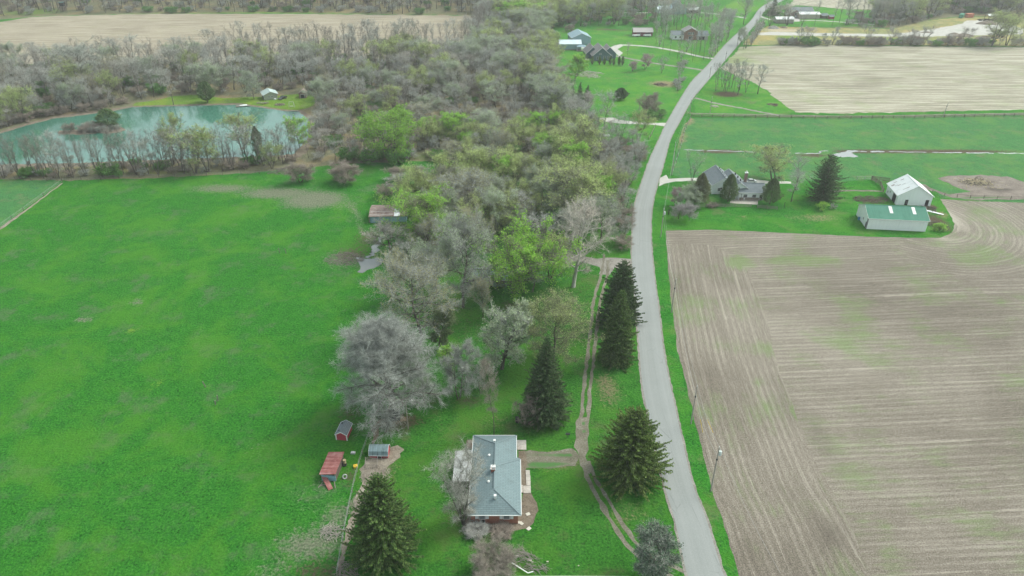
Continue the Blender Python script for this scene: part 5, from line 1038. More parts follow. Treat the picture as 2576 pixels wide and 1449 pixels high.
# ------------------------------------------------------------------ builders for made things
class MB:
    def __init__(s): s.v, s.f = [], []
    def add(s, vs, fs):
        b = len(s.v); s.v += [tuple(p) for p in vs]; s.f += [tuple(b + i for i in f) for f in fs]; return s
    def box(s, x0, y0, z0, x1, y1, z1):
        return s.add([(x0, y0, z0), (x1, y0, z0), (x1, y1, z0), (x0, y1, z0), (x0, y0, z1), (x1, y0, z1), (x1, y1, z1), (x0, y1, z1)],
                     [(0, 3, 2, 1), (4, 5, 6, 7), (0, 1, 5, 4), (1, 2, 6, 5), (2, 3, 7, 6), (3, 0, 4, 7)])
    def slab(s, poly, t):
        """convex 3D polygon thickened downwards"""
        n = len(poly); vs = [tuple(p) for p in poly] + [(p[0], p[1], p[2] - t) for p in poly]
        return s.add(vs, [tuple(range(n)), tuple(range(2 * n - 1, n - 1, -1))] + [(i, i + n, (i + 1) % n + n, (i + 1) % n) for i in range(n)])
    def bar(s, p, q, w, h=None):
        p, q = Vector(p), Vector(q); h = h or w; d = (q - p).normalized(); u = Vector((0, 0, 1)) if abs(d.z) < .95 else Vector((0, 1, 0))
        a = d.cross(u).normalized() * w / 2; b = a.cross(d).normalized() * h / 2
        vs = [p - a - b, p + a - b, p + a + b, p - a + b, q - a - b, q + a - b, q + a + b, q - a + b]
        return s.add(vs, [(0, 3, 2, 1), (4, 5, 6, 7), (0, 1, 5, 4), (1, 2, 6, 5), (2, 3, 7, 6), (3, 0, 4, 7)])
    def tube(s, pts, r, n=8, r2=None, cap=True):
        pts = [Vector(p) for p in pts]; b = len(s.v); m = len(pts)
        for i, p in enumerate(pts):
            d = (pts[min(i + 1, m - 1)] - pts[max(i - 1, 0)]).normalized(); a = d.orthogonal().normalized(); c = d.cross(a)
            rr_ = r if r2 is None else r + (r2 - r) * i / max(1, m - 1)
            for j in range(n): t = 2 * math.pi * j / n; s.v.append(tuple(p + (a * math.cos(t) + c * math.sin(t)) * rr_))
        for i in range(m - 1):
            for j in range(n): k = b + i * n + j; l = b + i * n + (j + 1) % n; s.f.append((k, l, l + n, k + n))
        if cap: s.f.append(tuple(b + j for j in range(n))[::-1]); s.f.append(tuple(b + (m - 1) * n + j for j in range(n)))
        return s
    def gable(s, L, W_, hw, hr, t=0):
        """solid walls with gable ends, ridge along x"""
        a, b = L / 2, W_ / 2
        return s.add([(-a, -b, 0), (a, -b, 0), (a, b, 0), (-a, b, 0), (-a, -b, hw), (a, -b, hw), (a, b, hw), (-a, b, hw), (-a, 0, hr), (a, 0, hr)],
                     [(0, 1, 5, 4), (2, 3, 7, 6), (1, 2, 6, 9, 5), (3, 0, 4, 8, 7), (4, 5, 9, 8), (6, 7, 8, 9)])
    def build(s, name, mat, parent=None, bevel=0):
        me = bpy.data.meshes.new(name); me.from_pydata(s.v, [], s.f); bm = bmesh.new(); bm.from_mesh(me); bmesh.ops.recalc_face_normals(bm, faces=bm.faces)
        if bevel: bmesh.ops.bevel(bm, geom=bm.edges[:], offset=bevel, segments=2, affect='EDGES', profile=.6)
        bm.to_mesh(me); bm.free()
        return link(name, me, parent, [mat])

WHITE = flat('white_paint', (.80, .83, .82), .6, .06, 1.2)
WHITE2 = NT('weathered_white_metal', .55, .4)
_f = WHITE2.noise(WHITE2.map(WHITE2.obj(), (3.0, 3.0, .12)), 1.2, 5, .7)
WHITE2.color(WHITE2.ramp(_f, [(.3, (.60, .63, .62)), (.42, (.78, .81, .80)), (.8, (.84, .87, .86))])); WHITE2 = WHITE2.m
TRIM = flat('white_trim', (.70, .71, .69), .5, .04)
DARK = flat('dark_void', (.02, .02, .02), .9, .1)
GLASS = flat('dark_window_glass', (.035, .045, .05), .08, .05, spec=.9)
BLACK = flat('black_plastic', (.02, .022, .025), .5, .1)
WOOD = flat('weathered_wood', (.24, .21, .18), .9, .25, 5)
WOODD = flat('dark_old_wood', (.13, .105, .085), .9, .3, 5)
STEEL = flat('galvanised_steel', (.36, .37, .36), .5, .1, 3, metal=.3)
POLEW = flat('utility_pole_wood', (.36, .335, .30), .9, .2, 5)
RED = flat('faded_red_paint', (.34, .055, .065), .8, .25, 3)
BLUEP = flat('chalky_blue_paint', (.24, .40, .46), .8, .18, 3)
ORANGE = flat('orange_paint', (.52, .17, .10), .7, .15)
GREENP = flat('green_container_paint', (.05, .26, .17), .6, .15)
YELLOW = flat('yellow_plastic', (.72, .48, .05), .5, .05)
TYRE = flat('tyre_rubber', (.03, .03, .03), .8, .1)
CARP = flat('black_car_paint', (.025, .03, .032), .25, .05, spec=.8)
STONE = flat('pale_stone', (.52, .49, .42), .8, .1)
def streak_roof(name, a, b, c, axis=0, sc=1.0, rough=.5):
    s = NT(name, rough, .2); sc3 = (.12, 3.0, .12) if axis == 0 else (3.0, .12, .12)
    n = s.noise(s.map(s.obj(), tuple(k * sc for k in sc3)), 1.2, 5, .75); m = s.noise(s.obj(), .5 * sc, 4, .7)
    s.color(s.ramp(s.math('ADD', s.math('MULTIPLY', n, .6), s.math('MULTIPLY', m, .4)), [(.36, a), (.5, b), (.66, c)])); s.bump(n, .3, .05); return s.m
R_RUST = streak_roof('rusty_metal_roof', (.13, .085, .07), (.23, .165, .14), (.48, .44, .40), 0, 1.6, .8)
R_REDR = streak_roof('oxidised_red_roof', (.17, .055, .05), (.28, .105, .095), (.42, .26, .24), 0, 1.4, .8)
R_GREEN = streak_roof('green_metal_roof', (.040, .155, .105), (.055, .195, .135), (.07, .22, .155), 1, .8, .7)
R_WHITE = streak_roof('white_metal_roof', (.55, .58, .57), (.66, .69, .68), (.72, .74, .73), 1, .8, .45)
R_BLUE = streak_roof('blue_grey_metal_roof', (.19, .29, .33), (.24, .35, .40), (.29, .40, .44), 1, .8, .45)
R_PALEB = streak_roof('pale_blue_metal_roof', (.48, .57, .60), (.56, .65, .68), (.62, .70, .72), 1, .8, .45)
R_CORR = streak_roof('corrugated_white_roof', (.26, .25, .24), (.46, .47, .46), (.60, .62, .61), 0, 2.0, .6)
def shingle(name, a, b, c, stain=(.12, .15, .15), su=(3.2, 1, 7)):
    s = NT(name, .9, .2); br = s.n('ShaderNodeTexBrick'); s.l(s.obj(), br.inputs[0]); br.inputs['Scale'].default_value = 1.0
    br.inputs['Color1'].default_value = (*a, 1); br.inputs['Color2'].default_value = (*b, 1); br.inputs['Mortar'].default_value = (*[k * .72 for k in a], 1)
    br.inputs['Brick Width'].default_value = .95; br.inputs['Row Height'].default_value = .34; br.inputs['Mortar Size'].default_value = .035; br.inputs['Bias'].default_value = .0
    n = s.noise(s.obj(), .6, 5, .7); n2 = s.noise(s.obj(), 5, 4, .8)
    cc = s.mix(s.math('MULTIPLY', s.thr(n, .52, .68), .5), br.outputs[0], stain); cc = s.mix(s.math('MULTIPLY', s.thr(n2, .54, .7), .5), cc, c)
    s.color(cc); s.bump(n2, .3, .03); return s.m
R_HOUSE = shingle('worn_blue_green_shingles', (.155, .215, .225), (.18, .24, .25), (.26, .32, .325))
R_GREY = shingle('grey_shingles', (.17, .20, .215), (.21, .24, .255), (.25, .28, .29))
R_BROWN = shingle('grey_brown_shingles', (.24, .23, .23), (.29, .275, .27), (.34, .32, .31), (.18, .17, .17))
def brick_mat():
    s = NT('red_brick', .9, .15); br = s.n('ShaderNodeTexBrick'); s.l(s.map(s.obj(), rot=(math.pi / 2, 0, 0)), br.inputs[0]); br.inputs['Scale'].default_value = 1
    br.inputs['Color1'].default_value = (.30, .085, .05, 1); br.inputs['Color2'].default_value = (.38, .125, .07, 1); br.inputs['Mortar'].default_value = (.35, .30, .26, 1)
    br.inputs['Brick Width'].default_value = .22; br.inputs['Row Height'].default_value = .08; br.inputs['Mortar Size'].default_value = .008
    s.color(br.outputs[0]); return s.m
BRICK = brick_mat()
RUBBLE = flat('stone_base', (.27, .23, .19), .9, .3, 2)
BOARD_R = NT('red_board_siding', .8, .2)
_w = BOARD_R.n('ShaderNodeTexWave'); BOARD_R.l(BOARD_R.obj(), _w.inputs[0]); _w.bands_direction = 'X'; _w.inputs['Scale'].default_value = 1.1; _w.inputs['Distortion'].default_value = .3
BOARD_R.color(BOARD_R.ramp(_w.outputs['Fac'], [(0.03, (.14, .02, .03)), (.12, (.33, .045, .06)), (1, (.40, .06, .08))])); BOARD_R = BOARD_R.m

def wall_item(root, L, W_, side, u, z, w, h, kind='window', mat=None, frame=None, shutters=False):
    """window or door proud of a wall. side S (-y) N (+y) W (-x) E (+x); u along the wall seen from outside"""
    e = .05; fr = MB(); pn = MB(); t = .09
    def P(a, c, z0, z1, d0, d1):     # box spanning a..c along the wall, d0..d1 outwards
        if side == 'S': return (a, -W_ / 2 - d1, z0, c, -W_ / 2 - d0, z1)
        if side == 'N': return (-c, W_ / 2 + d0, z0, -a, W_ / 2 + d1, z1)
        if side == 'E': return (L / 2 + d0, a, z0, L / 2 + d1, c, z1)
        return (-L / 2 - d1, -c, z0, -L / 2 - d0, -a, z1)
    a, c = u - w / 2, u + w / 2
    if kind == 'window':
        fr.box(*P(a - t, a, z, z + h, 0, .07)).box(*P(c, c + t, z, z + h, 0, .07)).box(*P(a - t, c + t, z + h, z + h + t, 0, .07)).box(*P(a - t, c + t, z - t, z, 0, .10))
        fr.box(*P(a, c, z + h / 2 - .03, z + h / 2 + .03, 0, .05))
        f = fr.build('window', frame or TRIM, root); pn.box(*P(a, c, z, z + h, .004, .03)).build('pane', mat or GLASS, f)
        if shutters:
            for q in (-1, 1):
                x0 = a - t - .62 if q < 0 else c + t + .05
                MB().box(*P(x0, x0 + .55, z - .05, z + h + .05, 0, .06)).build('shutter', TRIM, root)
        return f
    fr.box(*P(a - t, a, z, z + h, 0, .09)).box(*P(c, c + t, z, z + h, 0, .09)).box(*P(a - t, c + t, z + h, z + h + t, 0, .09))
    d = pn.box(*P(a, c, z, z + h, .004, .05)).build('door', mat or DARK, root); fr.build('door_frame', frame or TRIM, d); return d

def gable_house(name, label, cat, cx, cy, rz, L, W_, hw, hr, wall, roof, over=.4, trim=TRIM, items=(), group=None, base=None, t=.14, roof_name='roof', ridge=True):
    r = empty(name, (cx, cy, 0), rz, label, cat, group)
    MB().gable(L, W_, hw, hr).build('wall', wall, r)
    if base: MB().box(-L / 2 - .04, -W_ / 2 - .04, -.1, L / 2 + .04, W_ / 2 + .04, .5).build('foundation', base, r)
    sl = (hr - hw) / (W_ / 2); a, b = L / 2 + over, W_ / 2 + over; z = hw - sl * over + .16; zr = hr + .16
    m = MB(); m.slab([(-a, -b, z), (a, -b, z), (a, 0, zr), (-a, 0, zr)], t); m.slab([(-a, 0, zr), (a, 0, zr), (a, b, z), (-a, b, z)], t); ro = m.build(roof_name, roof, r)
    f = MB()
    for s_ in (-1, 1):
        for q in (-1, 1): f.bar((s_ * (a + .025), q * b, z - .05), (s_ * (a + .025), 0, zr - .05), .05, .2)
        f.bar((-a, s_ * (b + .03), z - .07), (a, s_ * (b + .03), z - .07), .05, .16)
    f.build('fascia', trim, r)
    if ridge: MB().bar((-a, 0, zr + .03), (a, 0, zr + .03), .3, .06).build('ridge_cap', roof, r)
    for it in items: wall_item(r, L, W_, *it[:6], **(it[6] if len(it) > 6 else {}))
    return r
def ang(p, q): return math.atan2(q[1] - p[1], q[0] - p[0])

# ------------------------------------------------------------------ ranch house
HX0, HX1, HY0, HY1 = -7.15, 1.05, 87.15, 106.35
house = empty('ranch_house', ((HX0 + HX1) / 2, (HY0 + HY1) / 2, 0), 0, 'long brick ranch house with a worn blue-green hipped shingle roof', 'house')
cx, cy = (HX0 + HX1) / 2, (HY0 + HY1) / 2
def loc(o, x=None): o.location = (-cx, -cy, 0); return o
def hb(m, name, mat, parent=None, bevel=0):
    m.v = [(x - cx, y - cy, z) for x, y, z in m.v]; return m.build(name, mat, parent or house, bevel)
hb(MB().box(HX0, HY0, -.1, HX1, 100.0, 2.45).box(HX0, 100.0, -.1, .4, HY1, 2.45), 'wall', BRICK)
hb(MB().box(HX0 - .35, HY0 - .35, 2.38, HX1 + .4, 100.2, 2.47).box(HX0 - .35, 100.2, 2.38, .75, HY1 + .35, 2.47), 'soffit', TRIM)
E0, E1, S0, N1, ZE, ZR, RX = -7.62, .85, 86.7, 106.85, 2.62, 4.55, -3.15
rn, rs = (RX, 102.5, ZR), (RX, 90.8, ZR)
hb(MB().slab([(E0, S0, ZE), rs, rn, (E0, N1, ZE)][::-1], .12), 'roof_slope', R_HOUSE)
hb(MB().slab([(E1, S0, ZE), (E1, N1, ZE), rn, rs][::1], .12), 'roof_slope', R_HOUSE)
hb(MB().slab([(E0, N1, ZE), rn, (E1, N1, ZE)][::-1], .12), 'roof_slope', R_HOUSE)
hb(MB().slab([(E0, S0, ZE), (1.58, S0, ZE), (RX, 90.9, ZR + .06)], .12), 'roof_slope', R_HOUSE)
rm = (RX, 96.3, ZR + .16); rs2 = (RX, 90.9, ZR + .06)
hb(MB().slab([(1.58, S0, ZE + .02), (1.58, 100.3, ZE + .02), rm, rs2], .14).slab([(1.58, 100.3, ZE + .02), (E1, 101.0, ZE - .1), (RX + .2, 97.1, ZR - .06), rm], .1), 'roof_slope', R_HOUSE)
cap = MB()
for p, q in (((E0, S0, ZE + .03), (RX, 90.9, ZR + .09)), ((1.58, S0, ZE + .03), (RX, 90.9, ZR + .09)), ((E0, N1, ZE + .03), (RX, 102.5, ZR + .03)), ((E1, N1, ZE + .03), (RX, 102.5, ZR + .03)), ((RX, 90.9, ZR + .1), (RX, 96.3, ZR + .2)), ((RX, 96.3, ZR + .12), (RX, 102.5, ZR + .04)), ((1.58, 100.3, ZE + .05), (RX, 96.3, ZR + .19))): cap.bar(p, q, .26, .05)
hb(cap, 'ridge_cap', flat('ridge_shingle', (.17, .225, .235), .9, .1))
g = MB()
for p, q in (((E0 - .05, S0, ZE - .07), (E0 - .05, N1, ZE - .07)), ((E0, S0 - .05, ZE - .07), (1.6, S0 - .05, ZE - .07)), ((1.63, S0, ZE - .07), (1.63, 100.3, ZE - .07)), ((E1 + .05, 100.3, ZE - .07), (E1 + .05, N1, ZE - .07)), ((E0, N1 + .05, ZE - .07), (E1, N1 + .05, ZE - .07))): g.bar(p, q, .11, .13)
hb(g, 'gutter', TRIM)
def rz_(x): return ZR + .1 - abs(x - RX) * (ZR - ZE) / (RX - E0)
def G3(zx, zy, z):   # point read off the house close-up, at height z
    return G((zx / 4.263 + 1300) * .83854, (zy / 4.263 + 1280) * .83854, z)
for zx, zy in ((713, 352), (705, 690)):
    x, y = G3(zx, zy, 4.3); m = MB(); z = rz_(x)
    for k in range(5): a = k * math.pi / 10; m.tube([(x, y, z - .1 + .22 * math.sin(a)), (x, y, z - .1 + .22 * math.sin(a + math.pi / 10))], .27 * math.cos(a) + .02, 12, .27 * math.cos(a + math.pi / 10) + .02, cap=(k in (0, 4)))
    hb(m, 'roof_vent', TRIM)
for zx, zy in ((783, 180), (790, 887)):
    x, y = G3(zx, zy, 4.5); z = ZR if zx < 785 else ZR - .5; z = 4.3
    hb(MB().box(x - .18, y - .18, z - .4, x + .18, y + .18, z + .35).box(x - .23, y - .23, z + .35, x + .23, y + .23, z + .42), 'roof_vent', TRIM)
x, y = G3(765, 548, 4.6)
ch = hb(MB().box(x - .38, y - .45, 3.9, x + .38, y + .45, 5.15), 'chimney', BRICK)
hb(MB().box(x - .46, y - .1, 5.15, x + .46, y + .53, 5.27).box(x - .46, y - .53, 5.15, x - .36, y - .1, 5.22).box(x - .36, y - .53, 5.15, x + .46, y - .43, 5.22), 'chimney_cap', TRIM, ch)
hb(MB().box(x - .22, y - .4, 5.15, x + .3, y - .12, 5.17), 'flue', DARK, ch)
L_, W2_ = HX1 - HX0, HY1 - HY0
for xx in (-5.25, -.95): wall_item(house, L_, W2_, 'S', xx - cx, 1.25, 1.0, .75, shutters=True)
for yy in (89.5, 94.0, 98.0): wall_item(house, L_, W2_, 'E', yy - cy, 1.0, 1.5, 1.1)
wall_item(house, L_, W2_, 'E', 91.8 - cy, .2, .95, 2.0, kind='door', mat=WHITE)
wall_item(house, L_, W2_, 'W', -(91.0 - cy), 1.0, 1.4, 1.0)
# corrugated lean-to over the patio
lt = MB(); n = 46
y0, y1 = 94.9, 103.0
for i in range(n):
    a, b = y0 + (y1 - y0) * i / n, y0 + (y1 - y0) * (i + 1) / n; za, zb = (.05, -.05) if i % 2 else (-.05, .05)
    lt.slab([(-11.0, a, 2.15 + za), (-7.55, a, 2.5 + za), (-7.55, b, 2.5 + zb), (-11.0, b, 2.15 + zb)], .03)
hb(lt, 'patio_roof', R_CORR)
for yy in (95.2, 99.0, 102.7): hb(MB().box(-10.85, yy - .06, 0, -10.73, yy + .06, 2.1), 'patio_post', TRIM)
hb(MB().box(-10.9, 94.9, 2.02, -10.74, 103.0, 2.14), 'patio_beam', TRIM)
def zoomG(zx, zy, z=0): return G3(zx, zy, z)
def slab_thing(name, label, cat, pts, h=.12, mat=M_CONC, group=None, z=.03):
    P = [zoomG(*p) for p in pts]; mx = sum(p[0] for p in P) / len(P); my = sum(p[1] for p in P) / len(P)
    o = MB().slab([(p[0] - mx, p[1] - my, h) for p in P], h + .03).build(name, mat); o.location = (mx, my, z); return tag(o, label, cat, group)
slab_thing('concrete_patio', 'square concrete slab at the far right corner of the ranch house', 'slab', [(1075, 300), (1190, 300), (1186, 178), (1068, 178)])
w = empty('front_walk', (*zoomG(1210, 700), 0), 0, 'concrete slab walk along the right side of the ranch house', 'walkway')
for poly in ([(1184, 622), (1236, 622), (1233, 562), (1180, 562)], [(1188, 755), (1244, 755), (1241, 626), (1184, 626)], [(1151, 853), (1248, 853), (1246, 759), (1149, 759)], [(1120, 845), (1147, 845), (1145, 750), (1117, 750)]):
    P = [zoomG(*p) for p in poly]; o = MB().slab([(p[0] - w.location.x, p[1] - w.location.y, .12) for p in P], .14).build('slab', M_CONC, w, .012)
    o.location.z = .01 + random.uniform(0, .02)
slab_thing('back_step', 'weathered step at the far left corner of the ranch house', 'step', [(430, 290), (500, 285), (500, 183), (428, 185)], .25, M_LITTER)
for i, (zx, zy, s_, r_, lb) in enumerate([(1210, 1122, .38, .5, 'tilted pale paving stone nearest the right wall in the mulch bed'), (1107, 1230, .34, .1, 'left of two touching paving stones off the front right corner'), (1131, 1246, .3, .9, 'right of two touching paving stones off the front right corner'), (1221, 1307, .4, .8, 'pale paving stone at the lower rim of the mulch bed'), (425, 1317, .2, .3, 'small white block on the grass left of the front wall')]):
    x, y = zoomG(zx, zy); o = MB().box(-s_, -s_ * .75, 0, s_, s_ * .75, .09).build('paving_stone', STONE, None, .02); o.location = (x, y, .035); o.rotation_euler = (random.uniform(-.05, .05), .04, r_); tag(o, lb, 'paving stone')
def Gz6(zx, zy, z=0): return G((zx / 10.733 + 1500) * .83854, (zy / 10.733 + 1620) * .83854, z)
for zx, zy, s_, r_, lb in ((955, 652, .36, -.35, 'rectangular pale paving stone right of the brush heap'), (1531, 702, .17, 0, 'smallest paving stone alone on the lower lawn'), (1050, 716, .12, .5, 'stone chip beside the pale paving stone'), (560, 512, .28, .3, 'broken pale stone at the top of the brush heap'), (2530, 835, .12, .2, 'white scrap on the grass near the bottom edge')):
    x, y = Gz6(zx, zy); o = MB().box(-s_, -s_ * .62, 0, s_, s_ * .62, .08).build('paving_stone', STONE, None, .015); o.location = (x, y, .035); o.rotation_euler = (.03, -.04, r_); tag(o, lb, 'paving stone')
# air unit, rubbish bin, mailbox-like feeder
x, y = zoomG(635, 1255); o = empty('air_conditioner', (x, y, 0), .1, 'grey outdoor air conditioner in front of the brick wall', 'air conditioner')
MB().box(-.42, -.42, .05, .42, .42, .85).build('housing', STEEL, o, .03); MB().tube([(0, 0, .86), (0, 0, .9)], .33, 14).build('fan_grille', BLACK, o)
x, y = G(1301, 1062); o = empty('refuse_bin', (x, y, 0), .1, 'black wheeled rubbish bin by the small tan shrub', 'bin')
MB().add([(-.3, -.35, .06), (.3, -.35, .06), (.3, .35, .06), (-.3, .35, .06), (-.36, -.42, 1.05), (.36, -.42, 1.05), (.36, .42, 1.05), (-.36, .42, 1.05)], [(0, 3, 2, 1), (4, 5, 6, 7), (0, 1, 5, 4), (1, 2, 6, 5), (2, 3, 7, 6), (3, 0, 4, 7)]).build('body', BLACK, o, .03)
MB().slab([(-.4, -.48, 1.1), (.4, -.48, 1.1), (.4, .46, 1.2), (-.4, .46, 1.2)], .07).build('lid', BLACK, o)
for s_ in (-1, 1): MB().tube([(s_ * .3, .36, .13), (s_ * .38, .36, .13)], .13, 10).build('wheel', TYRE, o)
x, y = G(1428, 1100); o = empty('barbecue_grill', (x, y, 0), 0, 'small black park grill on a post left of the dirt drive', 'grill')
MB().tube([(0, 0, 0), (0, 0, .8)], .05, 6).build('post', BLACK, o); MB().box(-.45, -.25, .8, .45, .25, 1.0).build('firebox', BLACK, o, .02)
# rusty climbing frame / old trailer under the silver tree
x, y = G(990, 1050); o = empty('old_trailer', (x, y, 0), .15, 'dark metal trailer frame half hidden under the silver grey tree', 'trailer')
MB().box(-1.4, -2.0, .7, 1.4, 2.0, .85).box(-1.4, -2.0, .85, -1.3, 2.0, 1.5).box(1.3, -2.0, .85, 1.4, 2.0, 1.5).build('bed', BLACK, o)
rr_ = MB()
for s_ in (-1, 1):
    for q in (-1.9, 0, 1.9): rr_.bar((s_ * 1.35, q, .8), (s_ * 1.35, q, 2.4), .09)
    rr_.bar((s_ * 1.35, -1.9, 2.4), (s_ * 1.35, 1.9, 2.4), .09)
for q in (-1.9, 1.9): rr_.bar((-1.35, q, 2.4), (1.35, q, 2.4), .09)
rr_.build('rail', STEEL, o)
for s_ in (-1, 1): MB().tube([(s_ * 1.2, 0, .38), (s_ * 1.45, 0, .38)], .38, 12).build('wheel', TYRE, o)

# ------------------------------------------------------------------ three old sheds
def GS(zx, zy, z=0): return G((zx / 6.037 + 950) * .83854, (zy / 6.037 + 1240) * .83854, z)
x, y = GS(475, 440)
o = gable_house('garden_shed', 'small red shed with white corner boards and a holed grey roof', 'shed', x + .15, y + .9, math.pi / 2 - .12, 4.3, 2.75, 1.9, 2.75, BOARD_R, R_GREY, .22, TRIM, ridge=False)
for s_ in (-1, 1): MB().box(-2.2, s_ * 1.42 - .14, 0, -2.12, s_ * 1.42 + .14, 1.9).build('corner_board', TRIM, o)
MB().slab([(1.0, .55, 2.62), (1.7, .5, 2.65), (1.75, .95, 2.38), (1.1, 1.0, 2.33)], .02).build('roof_hole', DARK, o).location.z = .17
MB().slab([(-1.7, .5, 2.6), (-1.2, .55, 2.6), (-1.1, .9, 2.4), (-1.7, .8, 2.45)], .02).build('roof_hole', DARK, o).location.z = .15
o.scale = (.78, .78, .78)
x, y = GS(1130, 815); o = empty('barn_shed', (x, y + 1.35, 0), -.02, 'red gambrel shed with a blue-grey roof beside the weed bed', 'shed')
L_ = 4.3; prof = [(-1.35, 0), (-1.35, 1.15), (-1.15, 1.95), (0, 2.55), (1.15, 1.95), (1.35, 1.15), (1.35, 0)]
m = MB(); a = L_ / 2
m.add([(-a, p, z) for p, z in prof] + [(a, p, z) for p, z in prof], [tuple(range(7)), tuple(range(13, 6, -1))] + [(i, i + 1, i + 8, i + 7) for i in range(6)]); m.build('wall', BOARD_R, o)
rp = [(-1.62, 1.02), (-1.25, 2.05), (0, 2.72), (1.25, 2.05), (1.62, 1.02)]; a2 = a + .12
RSH = streak_roof('mossy_blue_grey_roof', (.07, .10, .10), (.17, .24, .25), (.29, .38, .40), 1, 1.6, .7)
for (p, z), (q, w_) in zip(rp[:-1], rp[1:]): MB().slab([(-a2, p, z), (a2, p, z), (a2, q, w_), (-a2, q, w_)], .06).build('roof_panel', RSH, o)
f = MB()
for s_ in (-1, 1):
    for (p, z), (q, w_) in zip(rp[:-1], rp[1:]): f.bar((s_ * (a2 + .02), p, z - .03), (s_ * (a2 + .02), q, w_ - .03), .05, .12)
f.bar((-a2, -1.64, 1.0), (a2, -1.64, 1.0), .05, .1); f.build('trim', TRIM, o)
wall_item(o, L_, 2.7, 'S', .15, .05, .75, 1.0, kind='door', mat=DARK)
fr = MB(); 
for z in (.25, .5, .75): fr.bar((-.2, -1.45, z), (.5, -1.45, z), .04)
fr.bar((.15, -1.45, 0), (.15, -1.45, 1.05), .04); fr.bar((-.35, -1.5, 1.0), (2.0, -1.6, .35), .06); fr.build('pallet_gate', WOOD, o); o.scale = (.83,) * 3; o.location.y -= .2
# rusty lean-to
nl, nr = GS(105, 1200), GS(385, 1240)
o = empty('lean_to_shed', ((nl[0] + nr[0]) / 2, nl[1] + 2.2, 0), -.08, 'leaning shed with a rusty red metal roof and a pale blue front', 'shed')
MB().box(-1.7, -2.2, 0, 1.7, -2.12, 1.55).build('front_wall', BLUEP, o)
MB().box(-1.7, -2.12, 0, -1.62, 2.4, 1.9).box(1.62, -2.12, 0, 1.7, 2.4, 2.1).box(-1.7, 2.4, 0, 1.7, 2.48, 2.0).build('wall', WOODD, o)
for i in range(5): MB().bar((-1.9 + i * .0, 0, 0), (-1.9, 0, .01), .01) if False else None
rf = MB()
for i in range(12):
    y_a, y_b = -2.45 + i * .43, -2.45 + (i + 1) * .43; dz = .03 if i % 2 else 0
    rf.slab([(-2.0, y_a, 2.02 + dz), (2.0, y_a, 2.38 + dz), (2.0, y_b, 2.38 + dz), (-2.0, y_b, 2.02 + dz)], .03)
rf.build('roof', R_REDR, o)
for xx in (-1.5, -.6, .3, 1.1, 1.6): MB().box(xx - .05, -2.2, 1.55, xx + .05, -2.1, 2.05 + (xx + 2) * .09).build('rafter_post', WOOD, o)
o.scale = (.80, 1.15, .9)
o = MB()
for i in range(4): o.slab([(-.45, -1.8 + i * .9, .02 + i * .28), (.45, -1.8 + i * .9, .06 + i * .28), (.45, -.9 + i * .9, .34 + i * .28), (-.45, -.9 + i * .9, .30 + i * .28)], .04)
o = o.build('fallen_roof_sheet', R_REDR); x, y = GS(200, 1270); o.location = (x - .1, y - .1, .06); o.rotation_euler = (0, 0, .62); tag(o, 'rusty roof sheet slid off the lean-to, propped on its front corner', 'metal sheet')
for i, (zx, zy, r_) in enumerate(((80, 1290, 1.2), (130, 1300, .4), (330, 1300, 1.9))):
    x, y = GS(zx, zy); o = MB().box(-.9, -.07, 0, .9, .07, .06).build('loose_board', WOOD); o.location = (x, y, .06 + i * .02); o.rotation_euler = (0, 0, r_); tag(o, ['longest pale board on the grass left of the fallen sheet', 'short board beside the fallen roof sheet', 'board before the blue shed front'][i], 'board')
def torus(name, x, y, z, R_, r_, mat, label, cat, rot=(0, 0, 0)):
    m = MB(); n1, n2 = 16, 8; vs = []; fs = []
    for i in range(n1):
        for j in range(n2):
            a, b = 2 * math.pi * i / n1, 2 * math.pi * j / n2; vs.append(((R_ + r_ * math.cos(b)) * math.cos(a), (R_ + r_ * math.cos(b)) * math.sin(a), r_ * math.sin(b)))
            fs.append((i * n2 + j, ((i + 1) % n1) * n2 + j, ((i + 1) % n1) * n2 + (j + 1) % n2, i * n2 + (j + 1) % n2))
    o = m.add(vs, fs).build(name, mat); o.location = (x, y, z); o.rotation_euler = rot; return tag(o, label, cat)
x, y = GS(512, 1170); torus('discarded_tyre', x, y, .35, .38, .12, STEEL, 'grey wheel hoop leaning right of the lean-to shed', 'tyre', (.9, .2, .4))
x, y = GS(505, 940); torus('discarded_tyre', x, y, .2, .36, .14, TYRE, 'black tyre lying under the tan drum', 'tyre')
x, y = GS(510, 920); o = MB().tube([(0, 0, 0), (0, 0, .25), (0, 0, .55), (0, 0, .8)], .32, 14).build('drum', flat('tan_drum_paint', (.45, .36, .22), .6)); o.location = (x, y, .3); tag(o, 'tan drum standing beside the lean-to shed', 'drum')
x, y = GS(706, 975); o = empty('yellow_jug', (x, y, 0), .3, 'bright yellow plastic toy tub on the grass right of the lean-to shed', 'tub')
MB().box(-.42, -.36, 0, .42, .36, .5).build('body', YELLOW, o, .12); MB().tube([(0, 0, .48), (0, 0, .62)], .14, 10).build('cap', YELLOW, o)
x, y = GS(662, 725); o = MB().box(-.42, -.28, 0, .42, .28, .3).build('plastic_tub', flat('black_white_plastic', (.5, .5, .5), .5)); o.location = (x, y, .01); tag(o, 'small grey tub on the grass below the holed roof shed', 'tub')
